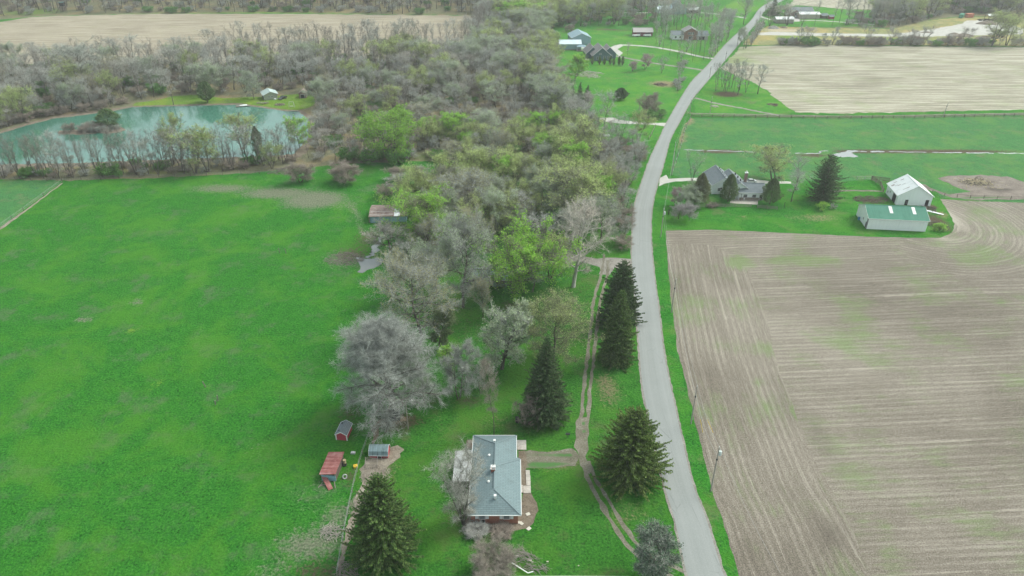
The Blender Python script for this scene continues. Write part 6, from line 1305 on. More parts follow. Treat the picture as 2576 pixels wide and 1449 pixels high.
# rebar panel enclosure
f = empty('wire_pen', (*GS(990, 1000), 0), 0, 'low square wire pen in the dead weed bed', 'pen'); ox, oy = f.location.x, f.location.y
cs = [GS(880, 985), GS(1100, 995), GS(1108, 875), GS(895, 860)]; m = MB()
for i in range(4):
    p, q = cs[i], cs[(i + 1) % 4]
    MB().bar((p[0] - ox, p[1] - oy, 0), (p[0] - ox, p[1] - oy, .95), .07).build('post', WOOD, f)
    for z in (.25, .6, .92): m.bar((p[0] - ox, p[1] - oy, z), (q[0] - ox, q[1] - oy, z), .05)
m.build('rail', WOOD, f)
def stick_pile(name, label, x, y, R_, n, L_=1.6, r_=.035, mat=WOOD, h=.5, seed=1, cat='brush pile', stretch=1, rz=0):
    rg = random.Random(seed); m = MB()
    for i in range(n):
        a = rg.uniform(0, 6.28); d = rg.random() ** .6 * R_; px, py = math.cos(a) * d * stretch, math.sin(a) * d; z = h * (1 - d / R_) * rg.random() + .05
        b = rg.gauss(0, .5) if stretch > 1.2 else rg.uniform(0, 3.14); l = L_ * rg.uniform(.4, 1); e = rg.uniform(-.2, .35) * l
        m.tube([(px - math.cos(b) * l / 2, py - math.sin(b) * l / 2, max(.03, z - e / 2)), (px, py, z + .05), (px + math.cos(b) * l / 2, py + math.sin(b) * l / 2, max(.03, z + e / 2))], r_ * rg.uniform(.5, 1.5), 4, r_ * .4, cap=False)
    o = m.build(name, mat); o.location = (x, y, .03); o.rotation_euler = (0, 0, rz); return tag(o, label, cat, kind=None)
stick_pile('brush_pile', 'round heap of pale dry sticks on the rough grass left of the tall spruce', *G(834, 1338), 1.9, 90, 2.2, .045, flat('bleached_sticks', (.36, .33, .29), .9), .7, 3)
stick_pile('brush_pile', 'grey heap of cut branches right of the big tan bush', *G(1325, 1412), 1.6, 130, 2.0, .04, flat('grey_sticks', (.25, .23, .20), .9), .6, 4, stretch=2.4, rz=-.55)
stick_pile('brush_pile', 'fallen branches at the bottom left corner of the tall spruce', *G(872, 1436), 2.0, 60, 2.6, .05, WOOD, .5, 5)
stick_pile('brush_pile', 'heap of old boards and brush left of the white barn', *G(2192, 503), 3.6, 140, 2.5, .08, WOODD, .9, 6, stretch=1.6)
stick_pile('brush_pile', 'dark brush heap between the white barn and the green-roofed shed', *G(2338, 526), 2.4, 80, 2.2, .07, WOODD, .8, 7)
stick_pile('brush_pile', 'brown scrap heap right of the green-roofed shed', *G(2356, 566), 3.0, 110, 2.2, .06, WOODD, .5, 8)
stick_pile('brush_pile', 'lower of two pale rubble strips on the north lawn', *G(1470, 190), 4.5, 90, 2.0, .16, STONE, .5, 9, stretch=2.0, rz=-.4)
stick_pile('brush_pile', 'upper of two pale rubble strips on the north lawn', *G(1488, 184), 3.6, 70, 2.0, .16, STONE, .5, 10, stretch=2.0, rz=-.5)
stick_pile('brush_pile', 'burnt stick pile on the bare ring of the north lawn', *G(1662, 213), 3.4, 100, 2.0, .09, WOODD, .8, 11)
stick_pile('brush_pile', 'pile of branches below the pasture woods', *G(708, 431), 3.6, 110, 2.4, .08, WOOD, .9, 12, stretch=1.5)
stick_pile('brush_pile', 'stick heap on the corner lawn beside the pale field', *G(1945, 264), 2.6, 70, 2.0, .07, WOODD, .6, 13)
stick_pile('brush_pile', 'stone heap beside the corner lawn path', *G(1797, 268), 2.0, 50, 1.2, .12, STONE, .5, 14)
stick_pile('brush_pile', 'tangle of dead brush on the pasture left of the spring pool', *G(868, 652), 4.0, 200, 1.8, .05, WOOD, .5, 16, stretch=1.4)
stick_pile('brush_pile', 'brush heap under the trees behind the sycamore', *G(1445, 596), 2.4, 80, 2.2, .07, WOODD, .8, 15)
# fallen white gutter and rail at the bottom
x, y = Gz6(380, 765); x2, y2 = Gz6(900, 1120); o = empty('fallen_gutter', (x, y, 0), 0, 'bent white gutter lying from the brush heap to the bottom rail', 'gutter')
MB().bar((0, 0, .25), (x2 - x, y2 - y, .45), .16, .10).build('gutter', TRIM, o)
x3, y3 = Gz6(1070, 1080); MB().bar((x2 - x, y2 - y, .45), (x3 - x, y3 - y, .5), .16, .10).build('downspout', TRIM, o)
stick_pile('dead_weeds', 'tangle of pale dead weed stalks below the red gambrel shed', *G(945, 1195), 2.9, 420, 1.3, .022, flat('dead_stalks', (.40, .35, .29), .9), .7, 21, 'weeds')['kind'] = 'stuff'
stick_pile('dead_weeds', 'strip of dead weed stalks down the fence line', *G(905, 1275), 2.4, 300, 1.2, .022, flat('dead_stalks_grey', (.35, .31, .26), .9), .5, 22, 'weeds')['kind'] = 'stuff'
def fence(name, label, pts, step, h=1.2, post=WOODD, rails=(), rmat=None, pw=.12, rw=.04, world=False, cat='fence', slope=.03):
    P = pts if world else GP(pts); r = empty(name, (*P[0], 0), 0, label, cat); ox, oy = P[0]; R_ = resample(P, step); pm = bpy.data.meshes.new('post')
    base = MB().box(-pw / 2, -pw / 2, -.05, pw / 2, pw / 2, h); pm.from_pydata(base.v, [], base.f); pm.materials.append(post)
    for i, p in enumerate(R_[:290]):
        o = bpy.data.objects.new('post', pm); COL.objects.link(o); o.parent = r; o.location = (p[0] - ox, p[1] - oy, 0); o.rotation_euler = (random.gauss(0, slope), random.gauss(0, slope), random.random()); o.scale.z = random.uniform(.92, 1.06)
    for z in rails:
        m = MB()
        for a, b in zip(R_[:-1], R_[1:]): m.bar((a[0] - ox, a[1] - oy, z), (b[0] - ox, b[1] - oy, z), rw, rw * (2.4 if rw > .05 else 1))
        m.build('rail' if rw > .035 else 'wire', rmat or post, r)
    return r
fence('pipe_fence', 'pale pipe rail fence along the bottom edge', [(1135, 1462), (1290, 1461), (1420, 1460), (1580, 1461)], 2.4, 1.1, STEEL, (1.06,), flat('pale_pipe', (.50, .52, .48), .5), .08, .055)
fence('old_fence', 'sagging fence between the pasture and the house yard', [(937, 1078), (920, 1120), (905, 1165), (893, 1210), (880, 1270), (868, 1330), (856, 1400), (848, 1449)], 2.3, 1.3, WOOD, (.5, .9, 1.2), STEEL, .10, .025)
fence('pasture_fence', 'wire fence with a pale grass strip crossing the left pasture', [(-60, 607), (0, 574), (60, 531), (110, 494), (157, 459)], 6.5, 1.4, WOODD, (.5, 1.0, 1.3), STEEL, .14, .03)
sheet('fence_strip', [(-60, 612), (0, 578.5), (60, 535), (110, 497), (158, 461.5), (155, 460), (110, 494), (60, 530), (0, 571), (-60, 604)], .024, M_DEADWEED, res=2, jit=.35)
fence('woods_fence', 'wire fence along the top of the pasture below the pond trees', [(0, 452), (157, 456), (300, 449), (400, 446), (560, 441), (700, 437)], 5.5, 1.3, WOODD, (.6, 1.1), STEEL, .13, .03)
fence('lane_fence', 'long post and wire fence beside the farm lane', [(1738, 295), (1900, 297), (2050, 299), (2140, 299), (2300, 298), (2450, 295), (2600, 292)], 4.6, 1.5, WOODD, (.4, .8, 1.2), WOODD, .20, .06)
fence('roadside_fence', 'grey fence between the road and the right pasture', [(1737, 298), (1722, 330), (1712, 372), (1700, 410), (1690, 440)], 4.5, 1.4, WOODD, (.5, 1.0), STEEL, .15, .04)
fence('rail_fence', 'left length of the three-rail fence below the farmhouse', [(1750, 522), (1800, 521.5), (1850, 521), (1889, 522)], 2.9, 1.25, WOOD, (.35, .75, 1.12), WOOD, .13, .06)
fence('rail_fence', 'right length of the three-rail fence below the farmhouse', [(1905, 524), (1930, 526), (1955, 528.5)], 2.6, 1.25, WOOD, (.35, .75, 1.12), WOOD, .13, .06)
fence('corral_fence', 'brown board corral left of the white barn', [(2192, 452.5), (2203, 460), (2214, 468), (2221, 485)], 2.2, 1.7, WOODD, (.4, .8, 1.2, 1.6), WOODD, .18, .08)
fence('corral_fence', 'pipe corral behind the white barn', [(2192, 452.5), (2212, 455), (2236, 458)], 3, 1.5, WOODD, (.4, .8, 1.2, 1.5), WOODD, .12, .06)
fence('wire_fence', 'thin fence above the lawn left of the corral', [(2155, 452), (2175, 452), (2192, 452.5)], 4, 1.3, STEEL, (.6, 1.2), STEEL, .12, .04)
fence('mud_fence', 'fence along the muddy feeding ground right of the white barn', [(2318, 472), (2345, 485), (2375, 494), (2440, 499), (2576, 503), (2700, 507)], 4, 1.3, WOODD, (.5, .9, 1.2), WOODD, .14, .05)
fence('drive_fence', 'short fence beside the limestone drive', [(1648, 320), (1640, 337), (1632, 352)], 3.5, 1.3, WOODD, (.6, 1.1), WOOD, .15, .06)
for x, y, h, lb in ((517, 974, 1.7, 'lone upright post in the middle of the pasture'), (548, 1008, 1.5, 'taller of two weathered posts low in the pasture'), (542, 1018, 1.1, 'leaning shorter of two weathered posts low in the pasture'), (704, 637, 1.8, 'left of a pair of posts right of the pasture centre'), (720, 638, 1.8, 'right of a pair of posts right of the pasture centre'), (1681, 540, 2, 'black reflector post beside the road curve')):
    X, Y = G(x, y); o = MB().box(-.1, -.1, -.05, .1, .1, h).build('old_post', WOOD if x != 1681 else BLACK); o.location = (X, Y, 0); o.rotation_euler = (.05, random.gauss(0, .1), .4); tag(o, lb, 'post')

# ------------------------------------------------------------------ utility poles and wires
def upole(bx, by, ty, label, trans=False, guy=0, lean=0.0, arm=False):
    X, Y = G(bx, by); H = tree_h(bx, by, ty); o = empty('utility_pole', (X, Y, 0), .35, label, 'utility pole'); o.rotation_euler = (0, lean, .35)
    MB().tube([(0, 0, -.1), (0, 0, H * .5), (0, 0, H)], .15, 8, .10).build('pole', POLEW, o)
    MB().tube([(0, 0, H), (0, 0, H + .3)], .06, 6).build('insulator', TRIM, o)
    MB().tube([(0, 0, H * .72), (0, 0, H * .72 + .35)], .17, 8).build('collar', BLACK, o)
    if trans:
        t = MB().tube([(.42, 0, H - 1.9), (.42, 0, H - 1.0)], .28, 12).build('transformer', flat('transformer_paint', (.62, .68, .68), .4), o); MB().tube([(.42, 0, H - 1.0), (.42, 0, H - .75)], .07, 6).build('bushing', TRIM, t)
    for k in range(guy):
        a = -1.3 + k * .35; L = 3.2 + k * 1.6; MB().tube([(0, 0, H * .8), (math.cos(a) * L, math.sin(a) * L, 0)], .02, 4).build('guy_wire', STEEL, o)
        MB().tube([(math.cos(a) * L * .66, math.sin(a) * L * .66, H * .8 * .34), (math.cos(a) * L, math.sin(a) * L, 0)], .06, 5).build('guy_guard', YELLOW, o)
    return Vector((X, Y, H))
PL = [upole(1788, 1235, 1126, 'utility pole with a white transformer nearest the bottom of the road', True), upole(1738, 1066, 972, 'utility pole with yellow guy guards right of the lower road', guy=2),
      upole(1689, 786, 703, 'thin utility pole at the left edge of the stubble field'), upole(1662, 596, 526, 'pale utility pole with transformer at the farm lawn corner', True),
      upole(1690, 441, 359, 'utility pole at the farmhouse drive'), upole(1735, 287, 250, 'utility pole where the farm lane meets the road'),
      upole(1785, 195, 166, 'utility pole below the corner clump of trees'), upole(1825, 152, 129, 'utility pole right of the road by the pale field corner'),
      upole(1854, 117, 87, 'utility pole before the trees crowding the road'), upole(1909, 56, 27, 'utility pole at the far farm drive'), upole(1924, 34, 10, 'farthest utility pole by the road bend')]
upole(1786, 284, 244, 'pale utility pole on the corner lawn'); upole(2372, 294, 258, 'lone utility pole beside the far stretch of the farm lane', lean=.1); upole(1608, 280, 245, 'grey utility pole on the north lawn by the limestone drive')
upole(1877, 30, 4, 'thin utility pole on the far lawn left of the road')
def wire(a, b, sag, label, r=.016):
    pts = [a.lerp(b, i / 14) - Vector((0, 0, sag * 4 * (i / 14) * (1 - i / 14))) for i in range(15)]
    o = MB().tube([p - a for p in pts], r, 4, cap=False).build('power_line', STEEL); o.location = a; return tag(o, label, 'wire', 'power lines along the road')
wt = ['lower road', 'road beside the stubble field', 'stubble field corner', 'farm lawn', 'right pasture', 'corner lawn', 'corner clump', 'pale field corner', 'roadside trees', 'far farm drive']
for i, (a, b) in enumerate(zip(PL[:-1], PL[1:])):
    wire(a + Vector((0, 0, .25)), b + Vector((0, 0, .25)), 1.2, 'upper wire between poles at the ' + wt[i]); wire(a - Vector((0, 0, 2.0)), b - Vector((0, 0, 2.0)), 1.4, 'lower wire between poles at the ' + wt[i], .022)
a = PL[0]; X, Y = G(1880, 1560); wire(a + Vector((0, 0, .25)), Vector((X + 3, Y, 11)), 1.0, 'upper wire running down out of the picture right of the road')
X, Y = G(1027, 1079); H = tree_h(1027, 1079, 1010); o = empty('yard_lamp_post', (X, Y, 0), .2, 'grey wooden yard lamp post under the silver grey tree', 'lamp post')
MB().tube([(0, 0, -.1), (0, 0, H)], .14, 8, .10).build('pole', WOOD, o); MB().tube([(0, 0, H - .15), (.8, 0, H + .15), (1.3, 0, H + .2)], .04, 5).build('arm', STEEL, o); MB().tube([(1.25, 0, H + .02), (1.25, 0, H + .24)], .2, 10, .1).build('lamp_head', TRIM, o)

# ------------------------------------------------------------------ for-sale board by the road
X, Y = G(1687, 1371); o = empty('yard_sign', (X, Y, 0), -.1, 'small white real-estate style yard sign with dark panels beside the road', 'sign')
for s_ in (-1, 1): MB().bar((s_ * .45, 0, 0), (s_ * .45, 0, 1.0), .05).build('leg', STEEL, o)
NAVY = flat('navy_print', (.03, .06, .16), .5); 
pn = MB().box(-.6, -.02, .35, .6, .02, 1.15).build('panel', WHITE, o)
MB().box(-.35, -.026, .72, .58, -.021, .98).build('dark_band', BLACK, pn); MB().box(-.5, -.026, .38, .5, -.021, .52).build('blue_band', NAVY, pn); MB().box(-.56, -.026, .74, -.4, -.021, .94).build('red_mark', RED, pn)
MB().box(-.45, -.02, .05, .45, .02, .32).build('rider_panel', NAVY, o)

# ------------------------------------------------------------------ grove barns and cottages
o = gable_house('old_barn', 'old barn with a rusty patched roof and pale blue-green walls at the pasture', 'barn', -40.2, 214.3, 0, 11.6, 8.4, 2.2, 2.9, BLUEP, R_RUST, .35, WOOD, ridge=False)
o.rotation_euler[2] = math.radians(3)
MB().slab([(1.9, -4.55, 2.34), (3.7, -4.55, 2.34), (3.7, -.3, 3.06), (1.9, -.3, 3.06)], .05).build('roof_patch', R_WHITE, o)
for z_ in (0, 1, 2, 3, 4): MB().box(-5.8, -4.5 + z_ * .9, 2.28 + z_ * .15, 1.7, -4.42 + z_ * .9, 2.34 + z_ * .15).build('roof_lap', R_WHITE if z_ % 2 else R_RUST, o).rotation_euler = (0, 0, 0)
MB().box(-6.2, -4.3, 0, -6.0, -3.9, 2.1).build('leaning_post', WOOD, o)
x, y = G(1180, 508); gable_house('brown_barn', 'dark brown old barn hidden among the grove trees', 'barn', x, y + 3, .05, 11, 8, 3.4, 6.2, WOODD, flat('dark_brown_roof', (.085, .065, .06), .9, .25, 2), .3, WOODD, items=(('S', -2, 0, 1.6, 2.4, {'kind': 'door'} ) if False else ('S', -2, 0, 1.6, 2.4, dict(kind='door')),))
x, y = G(1238, 742); gable_house('cottage', 'small pale green cottage hidden behind the bright green tree', 'cottage', x - .5, y + 7.5, .02, 8.5, 6.4, 2.3, 3.6, flat('pale_green_siding', (.30, .42, .38), .7), flat('mossy_green_roof', (.20, .30, .26), .85, .3, 2), .4, TRIM, items=(('S', -2.2, 1.0, 1.1, 1.0), ('S', 2.0, 1.0, 1.1, 1.0), ('S', 0, 0, .9, 2.0, dict(kind='door', mat=WHITE))))
x, y = G(1420, 427); gable_house('green_shelter', 'open shelter with a green roof under the woodland edge trees', 'shelter', x, y + 2, 0, 6.5, 4.5, 2.4, 3.4, WOODD, R_GREEN, .4, WOODD, items=(('S', 0, .1, 5.0, 1.9, dict(kind='door')),))
x, y = G(1525, 344); o = MB().box(-1.4, -.5, 0, 1.4, .5, .8).build('garden_bench', TRIM, None, .05); o.location = (x, y, .01); tag(o, 'white bench under the tall bare tree on the lawn', 'bench')
x, y = G(465, 431); o = empty('hay_trough', (x, y, 0), .1, 'old wooden feed trough at the top of the pasture', 'trough')
MB().box(-2.2, -.6, .5, 2.2, .6, .62).box(-2.2, -.62, .62, 2.2, -.55, .95).box(-2.2, .55, .62, 2.2, .62, .95).build('trough', WOOD, o)
for s_ in (-1, 1):
    for q in (-1, 1): MB().box(s_ * 2 - .06, q * .5 - .06, 0, s_ * 2 + .06, q * .5 + .06, .5).build('leg', WOOD, o)

# ------------------------------------------------------------------ white barn and green-roofed shed
nl, nr, fl = G(2253.6, 515.6), G(2340.5, 519.3), G(2222, 490)
Wd = math.hypot(nr[0] - nl[0], nr[1] - nl[1]); Lb = 10.2; a = ang(nl, nr); mx, my = (nl[0] + nr[0]) / 2, (nl[1] + nr[1]) / 2
o = gable_house('white_barn', 'white weathered barn with a shallow gable and patched white roof', 'barn', mx - math.sin(a) * Lb / 2, my + math.cos(a) * Lb / 2 + .2, a + math.pi / 2, Lb, Wd, 3.5, 7.0, WHITE2, R_WHITE, .35, TRIM,
    items=(('W', 4.2, 0, 1.1, 2.2, dict(kind='door', mat=flat('rust_brown_door', (.20, .09, .06), .8), frame=WOOD)), ('W', -2.4, 0, 1.0, 2.0, dict(kind='door', mat=DARK, frame=WOOD)), ('N', 2.6, 0, 2.8, 2.9, dict(kind='door', mat=BLUEP)), ('N', -1.6, 1.6, .5, .6), ('N', -3.4, .9, .5, .7)))
o.rotation_euler[2] = a + math.pi / 2
rg = random.Random(5)
for k in range(9):     # rusted strips on the roof
    xx = rg.uniform(-3.5, 4); yy = rg.uniform(1.2, 4.8); sl = (7.0 - 3.5) / (Wd / 2); z = 7.16 - sl * yy
    MB().slab([(xx, yy, z + .03), (xx + .28, yy, z + .03), (xx + .28, yy + .9, z + .03 - sl * .9), (xx, yy + .9, z + .03 - sl * .9)], .02).build('roof_patch', R_RUST if k % 3 else STEEL, o)
nl, nr = G(2179, 576), G(2327.5, 583); a = ang(nl, nr); Lg = math.hypot(nr[0] - nl[0], nr[1] - nl[1]); Wg = 10.6; mx, my = (nl[0] + nr[0]) / 2, (nl[1] + nr[1]) / 2
o = gable_house('green_roof_shed', 'long white metal shed with a green roof and two skylights', 'shed', mx - math.sin(a) * Wg / 2, my + math.cos(a) * Wg / 2, a, Lg, Wg, 3.75, 6.0, WHITE2, R_GREEN, .3, TRIM,
    items=(('W', 1.2, 1.5, .5, .7), ('W', 4.3, 0, .9, 2.0, dict(kind='door', mat=WHITE))))
sl = (6.0 - 3.75) / (Wg / 2)
for xx in (-2.2, 4.8):
    MB().slab([(xx, -.3, 6.16 - .3 * sl + .03), (xx + 1.0, -.3, 6.16 - .3 * sl + .03), (xx + 1.0, -3.1, 6.16 - 3.1 * sl + .03), (xx, -3.1, 6.16 - 3.1 * sl + .03)][::-1], .03).build('skylight', flat('skylight_panel', (.60, .62, .60), .4), o)
MB().box(-Lg / 2 - .09, -Wg / 2 - .1, 0, -Lg / 2 - .01, -Wg / 2 + .8, 3.9).build('sliding_door', flat('grey_purple_door', (.20, .19, .21), .8), o)
x, y = G(2160, 553); o = MB().tube([(0, 0, 0), (0, 0, .3), (0, 0, .6), (0, 0, .95)], .34, 12).build('blue_barrel', flat('blue_plastic', (.04, .22, .42), .4)); o.location = (x, y, .02); tag(o, 'blue plastic barrel at the left end of the green-roofed shed', 'barrel')
for dx, dy, rz, s_, lb in ((2352, 536, -.7, 2.6, 'longer white metal sheet on the grass right of the white barn'), (2332, 531, -.4, 1.3, 'short crumpled white sheet at the barn corner')):
    X, Y = G(dx, dy); o = MB().slab([(-s_, -.45, .12), (s_, -.45, .3), (s_, .45, .16), (-s_, .45, .22)], .04).build('metal_sheet', WHITE2); o.location = (X, Y, .03); o.rotation_euler = (0, 0, rz); tag(o, lb, 'metal sheet')
# hay ring
x, y = G(2460, 458); rg = random.Random(8); m = MB()
for k in range(240):
    a_ = rg.uniform(0, 6.28); d = abs(rg.gauss(0, 2.8)); l = rg.uniform(.5, 1.4); b = rg.uniform(0, 3.1); z = max(.03, .7 - d * .18) * rg.uniform(.5, 1)
    m.bar((math.cos(a_) * d * 1.3 - math.cos(b) * l / 2, math.sin(a_) * d - math.sin(b) * l / 2, z), (math.cos(a_) * d * 1.3 + math.cos(b) * l / 2, math.sin(a_) * d + math.sin(b) * l / 2, z + rg.uniform(-.1, .1)), .22, .1)
o = m.build('hay_heap', flat('straw', (.33, .28, .18), .95, .3, 2)); o.location = (x, y, .03); tag(o, 'trampled straw-coloured hay heap in the middle of the mud', 'hay heap', kind='stuff')
x, y = G(2461, 455); o = MB(); 
for z in (.5, 1.1):
    for k in range(16): t0, t1 = k * math.pi / 8, (k + 1) * math.pi / 8; o.bar((math.cos(t0) * 1.3, math.sin(t0) * 1.3, z), (math.cos(t1) * 1.3, math.sin(t1) * 1.3, z), .08)
for k in range(8): t0 = k * math.pi / 4; o.bar((math.cos(t0) * 1.3, math.sin(t0) * 1.3, 0), (math.cos(t0) * 1.3, math.sin(t0) * 1.3, 1.15), .08)
o = o.build('hay_ring', WOODD); o.location = (x, y, .1); o.rotation_euler = (.12, .1, 0); tag(o, 'dark round hay feeder ring standing in the straw', 'hay feeder')

# ------------------------------------------------------------------ white farmhouse
fh = empty('farmhouse', (*G(1840, 492), 0), .0, 'white farmhouse with steep grey shingle roofs and a brick chimney', 'house'); fx, fy = fh.location.x, fh.location.y
def wing(cx_, cy_, rz, L, W_, hw, hr, items=(), base=False, over=.4):
    r = gable_house('wing', None, None, cx_ - fx, cy_ - fy, rz, L, W_, hw, hr, WHITE, R_GREY, over, TRIM, items)
    return r
# wings as single-level parts: bake each wing's pieces under the house
def bake_wing(nm, cx_, cy_, rz, L, W_, hw, hr, items=(), over=.4):
    r = gable_house('wing', None, None, cx_ - fx, cy_ - fy, rz, L, W_, hw, hr, WHITE, R_GREY, over, TRIM, items); M_ = Matrix.Translation(r.location) @ Matrix.Rotation(rz, 4, 'Z')
    for c in list(r.children): c.parent = fh; c.matrix_local = M_ @ Matrix.Identity(4)
    bpy.data.objects.remove(r)
bake_wing('a', 73.9, 239.0, math.pi / 2 + .05, 11.5, 8.0, 3.4, 6.1, (('W', -1.6, 1.2, .9, 1.0),))
bake_wing('b', 78.0, 235.5, math.pi / 2 + .05, 12.5, 7.6, 3.2, 5.8, (('W', 1.2, .9, 1.0, 1.1),))
bake_wing('c', 82.6, 231.2, -.06, 8.6, 6.4, 2.9, 4.9, (('S', -2.0, 1.0, 1.2, 1.0), ('S', 1.0, 1.0, 1.2, 1.0), ('S', 3.3, 0, .9, 2.0, dict(kind='door', mat=TRIM))))
fh_ch = MB().box(81.4 - fx, 234.6 - fy, 0, 82.3 - fx, 235.4 - fy, 7.2).build('chimney', flat('brown_brick', (.24, .16, .13), .9, .25, 5), fh); MB().box(81.3 - fx, 234.5 - fy, 7.2, 82.4 - fx, 235.5 - fy, 7.4).tube([(81.85 - fx, 235 - fy, 7.4), (81.85 - fx, 235 - fy, 7.9)], .2, 8).build('chimney_pot', TRIM, fh_ch)
MB().box(78.4 - fx, 227.75 - fy, 0, 86.6 - fx, 228.0 - fy, .95).build('stone_base', RUBBLE, fh)
for yy, xx in ((235, 74.6), (237, 74.5), (239, 74.5), (241, 74.4), (243, 74.4), (232, 79), (235, 78.9), (238, 78.8)): MB().box(xx - fx, yy - fy, 5.0, xx + .35 - fx, yy + .3 - fy, 6.05).build('roof_vent', BLACK, fh)
sheet('patio_paving', [(1836, 511), (1838, 500), (1908, 503), (1906, 515)], .03, M_CONC, res=2, jit=.1, jstep=2)
x, y = G(1869, 500.5); o = empty('garden_table', (x, y, 0), 0, 'round white garden table on the farmhouse patio', 'table'); MB().tube([(0, 0, .7), (0, 0, .75)], .6, 16).build('tabletop', TRIM, o); MB().tube([(0, 0, 0), (0, 0, .7)], .08, 6).build('pedestal', TRIM, o)
for k, wd in enumerate(('left', 'right', 'near', 'far')):
    a_ = (math.pi, 0, -math.pi / 2, math.pi / 2)[k]; o = empty('garden_chair', (x + math.cos(a_) * 1.0, y + math.sin(a_) * 1.0, 0), a_ + math.pi / 2, wd + ' white chair at the round patio table', 'chair', 'patio chairs'); MB().box(-.22, -.22, .4, .22, .22, .46).build('seat', TRIM, o); MB().box(-.22, -.26, .46, .22, -.2, .9).build('backrest', TRIM, o)
    for p in ((-.18, -.18), (.18, -.18), (.18, .18), (-.18, .18)): MB().box(p[0] - .03, p[1] - .03, 0, p[0] + .03, p[1] + .03, .4).build('leg', TRIM, o)
x, y = G(1846, 505); o = empty('barbecue_grill', (x, y, 0), .2, 'black kettle grill on the farmhouse patio', 'grill'); MB().tube([(0, 0, .6), (0, 0, .75), (0, 0, 1.0)], .25, 12, .3).build('bowl', BLACK, o); MB().tube([(0, 0, 1.0), (0, 0, 1.2)], .3, 12, .1).build('lid', TRIM, o)
for k in range(3): MB().bar((0, 0, .6), (math.cos(k * 2.1) * .35, math.sin(k * 2.1) * .35, 0), .04).build('leg', BLACK, o)
x, y = G(1811, 497); o = empty('bird_pole', (x, y, 0), 0, 'dark post with a small birdhouse by the farmhouse', 'birdhouse'); MB().bar((0, 0, 0), (0, 0, 3.2), .12).build('post', BLACK, o); MB().box(-.25, -.25, 3.2, .25, .25, 3.6).build('box', BLACK, o)
x, y = G(1863, 505); o = MB().bar((0, 0, 0), (0, 0, 2.6), .1).bar((-.5, 0, 2.5), (.5, 0, 2.5), .08).build('clothes_post', BLACK); o.location = (x, y, 0); tag(o, 'dark T-shaped post at the patio edge', 'post')
x, y = G(1950, 516); 
o = MB().bar((0, 0, 0), (0, 0, 2.3), .12).build('marker_post', BLACK); o.location = (*G(1972, 524), 0); tag(o, 'dark post on the lawn right of the rail fence', 'post')
o = MB().tube([(0, 0, 0), (0, 0, .55)], .42, 9, .34).build('tree_stump', WOODD); o.location = (*G(2153, 498), 0); tag(o, 'dark tree stump on the lawn right of the big spruce', 'stump')
CAR_N = [0]
def car(X, Y, rz, paint, label, cat='car'):
    o = empty('parked_car', (X, Y, 0), rz, label, cat)
    # body profile extruded with a narrower cabin
    prof = [(-2.3, .35), (-2.35, .62), (-2.25, .85), (-1.5, .95), (-.9, 1.0), (1.3, 1.0), (2.1, .95), (2.32, .8), (2.35, .35)]
    m = MB(); n = len(prof)
    m.add([(x_, -.88, z) for x_, z in prof] + [(x_, .88, z) for x_, z in prof], [tuple(range(n))[::-1], tuple(range(n, 2 * n))] + [(i, (i + 1) % n, (i + 1) % n + n, i + n) for i in range(n)]); m.build('body', paint, o, .05)
    g = MB(); g.add([(-1.15, -.80, .98), (1.6, -.80, .98), (1.6, .80, .98), (-1.15, .80, .98), (-.45, -.66, 1.45), (.95, -.66, 1.45), (.95, .66, 1.45), (-.45, .66, 1.45)], [(0, 1, 5, 4), (1, 2, 6, 5), (2, 3, 7, 6), (3, 0, 4, 7), (4, 5, 6, 7)]); g.build('windows', GLASS, o)
    MB().box(-.43, -.64, 1.44, .93, .64, 1.48).build('car_roof', paint, o)
    for xx in (-1.4, 1.4):
        for s_ in (-1, 1):
            w_ = MB().tube([(xx, s_ * .72, .33), (xx, s_ * .92, .33)], .33, 14).build('wheel', TYRE, o); MB().tube([(xx, s_ * .9, .33), (xx, s_ * .935, .33)], .19, 10).build('rim', STEEL, w_)
    for s_ in (-1, 1): MB().box(-2.37, s_ * .62 - .16, .62, -2.3, s_ * .62 + .16, .76).build('headlight', TRIM, o)
    return o
car(*G(1886, 460), .05, TRIM, 'white car on the concrete behind the farmhouse wing')

# ------------------------------------------------------------------ pond cabin, boat, yard things
nl, nr = (-120.5, 349.0), (-115.0, 351.7); a = ang(nl, nr)
o = gable_house('pond_cabin', 'grey-green cabin with a pale metal roof beyond the pond', 'cabin', (nl[0] + nr[0]) / 2 - 2.2, (nl[1] + nr[1]) / 2 + 2.6, a + math.pi / 2, 6.4, 6.4, 2.6, 3.9, flat('sage_siding', (.34, .36, .29), .7), flat('pale_green_metal', (.42, .52, .50), .5), .5, TRIM, items=(('W', .6, 1.2, .8, .6), ('W', -.8, 1.2, .8, .6), ('N', 0, 0, 4.5, 2.1, dict(kind='door'))))
car(*G(711, 249), ang(G(703, 251), G(720, 245)), CARP, 'black car parked right of the pond cabin')
o = gable_house('brick_shed', 'little red-brown shed with a white garage door at the edge of the woods', 'shed', -103.8, 354.8, math.pi / 2 + .1, 4.6, 3.4, 2.3, 3.6, flat('brown_siding', (.26, .17, .14), .8), R_RUST, .35, WOODD, items=(('W', .0, .1, 1.9, 1.7, dict(kind='door', mat=TRIM)),))
X, Y = G(611, 267.5); o = empty('dock', (X, Y, 0), .25, 'small wooden dock on the far shore of the pond', 'dock')
for k in range(11): MB().box(-3.2 + k * .58, -1.0, .3, -3.2 + k * .58 + .52, 1.0, .38).build('plank', WOOD, o)
for p in ((-3, -.9), (3, -.9), (-3, .9), (3, .9)): MB().box(p[0] - .08, p[1] - .08, -.3, p[0] + .08, p[1] + .08, .3).build('pile', WOODD, o)
o = empty('rowing_boat', (X + .2, Y + .1, .38), .3, 'upturned white boat lying on the pond dock', 'boat')
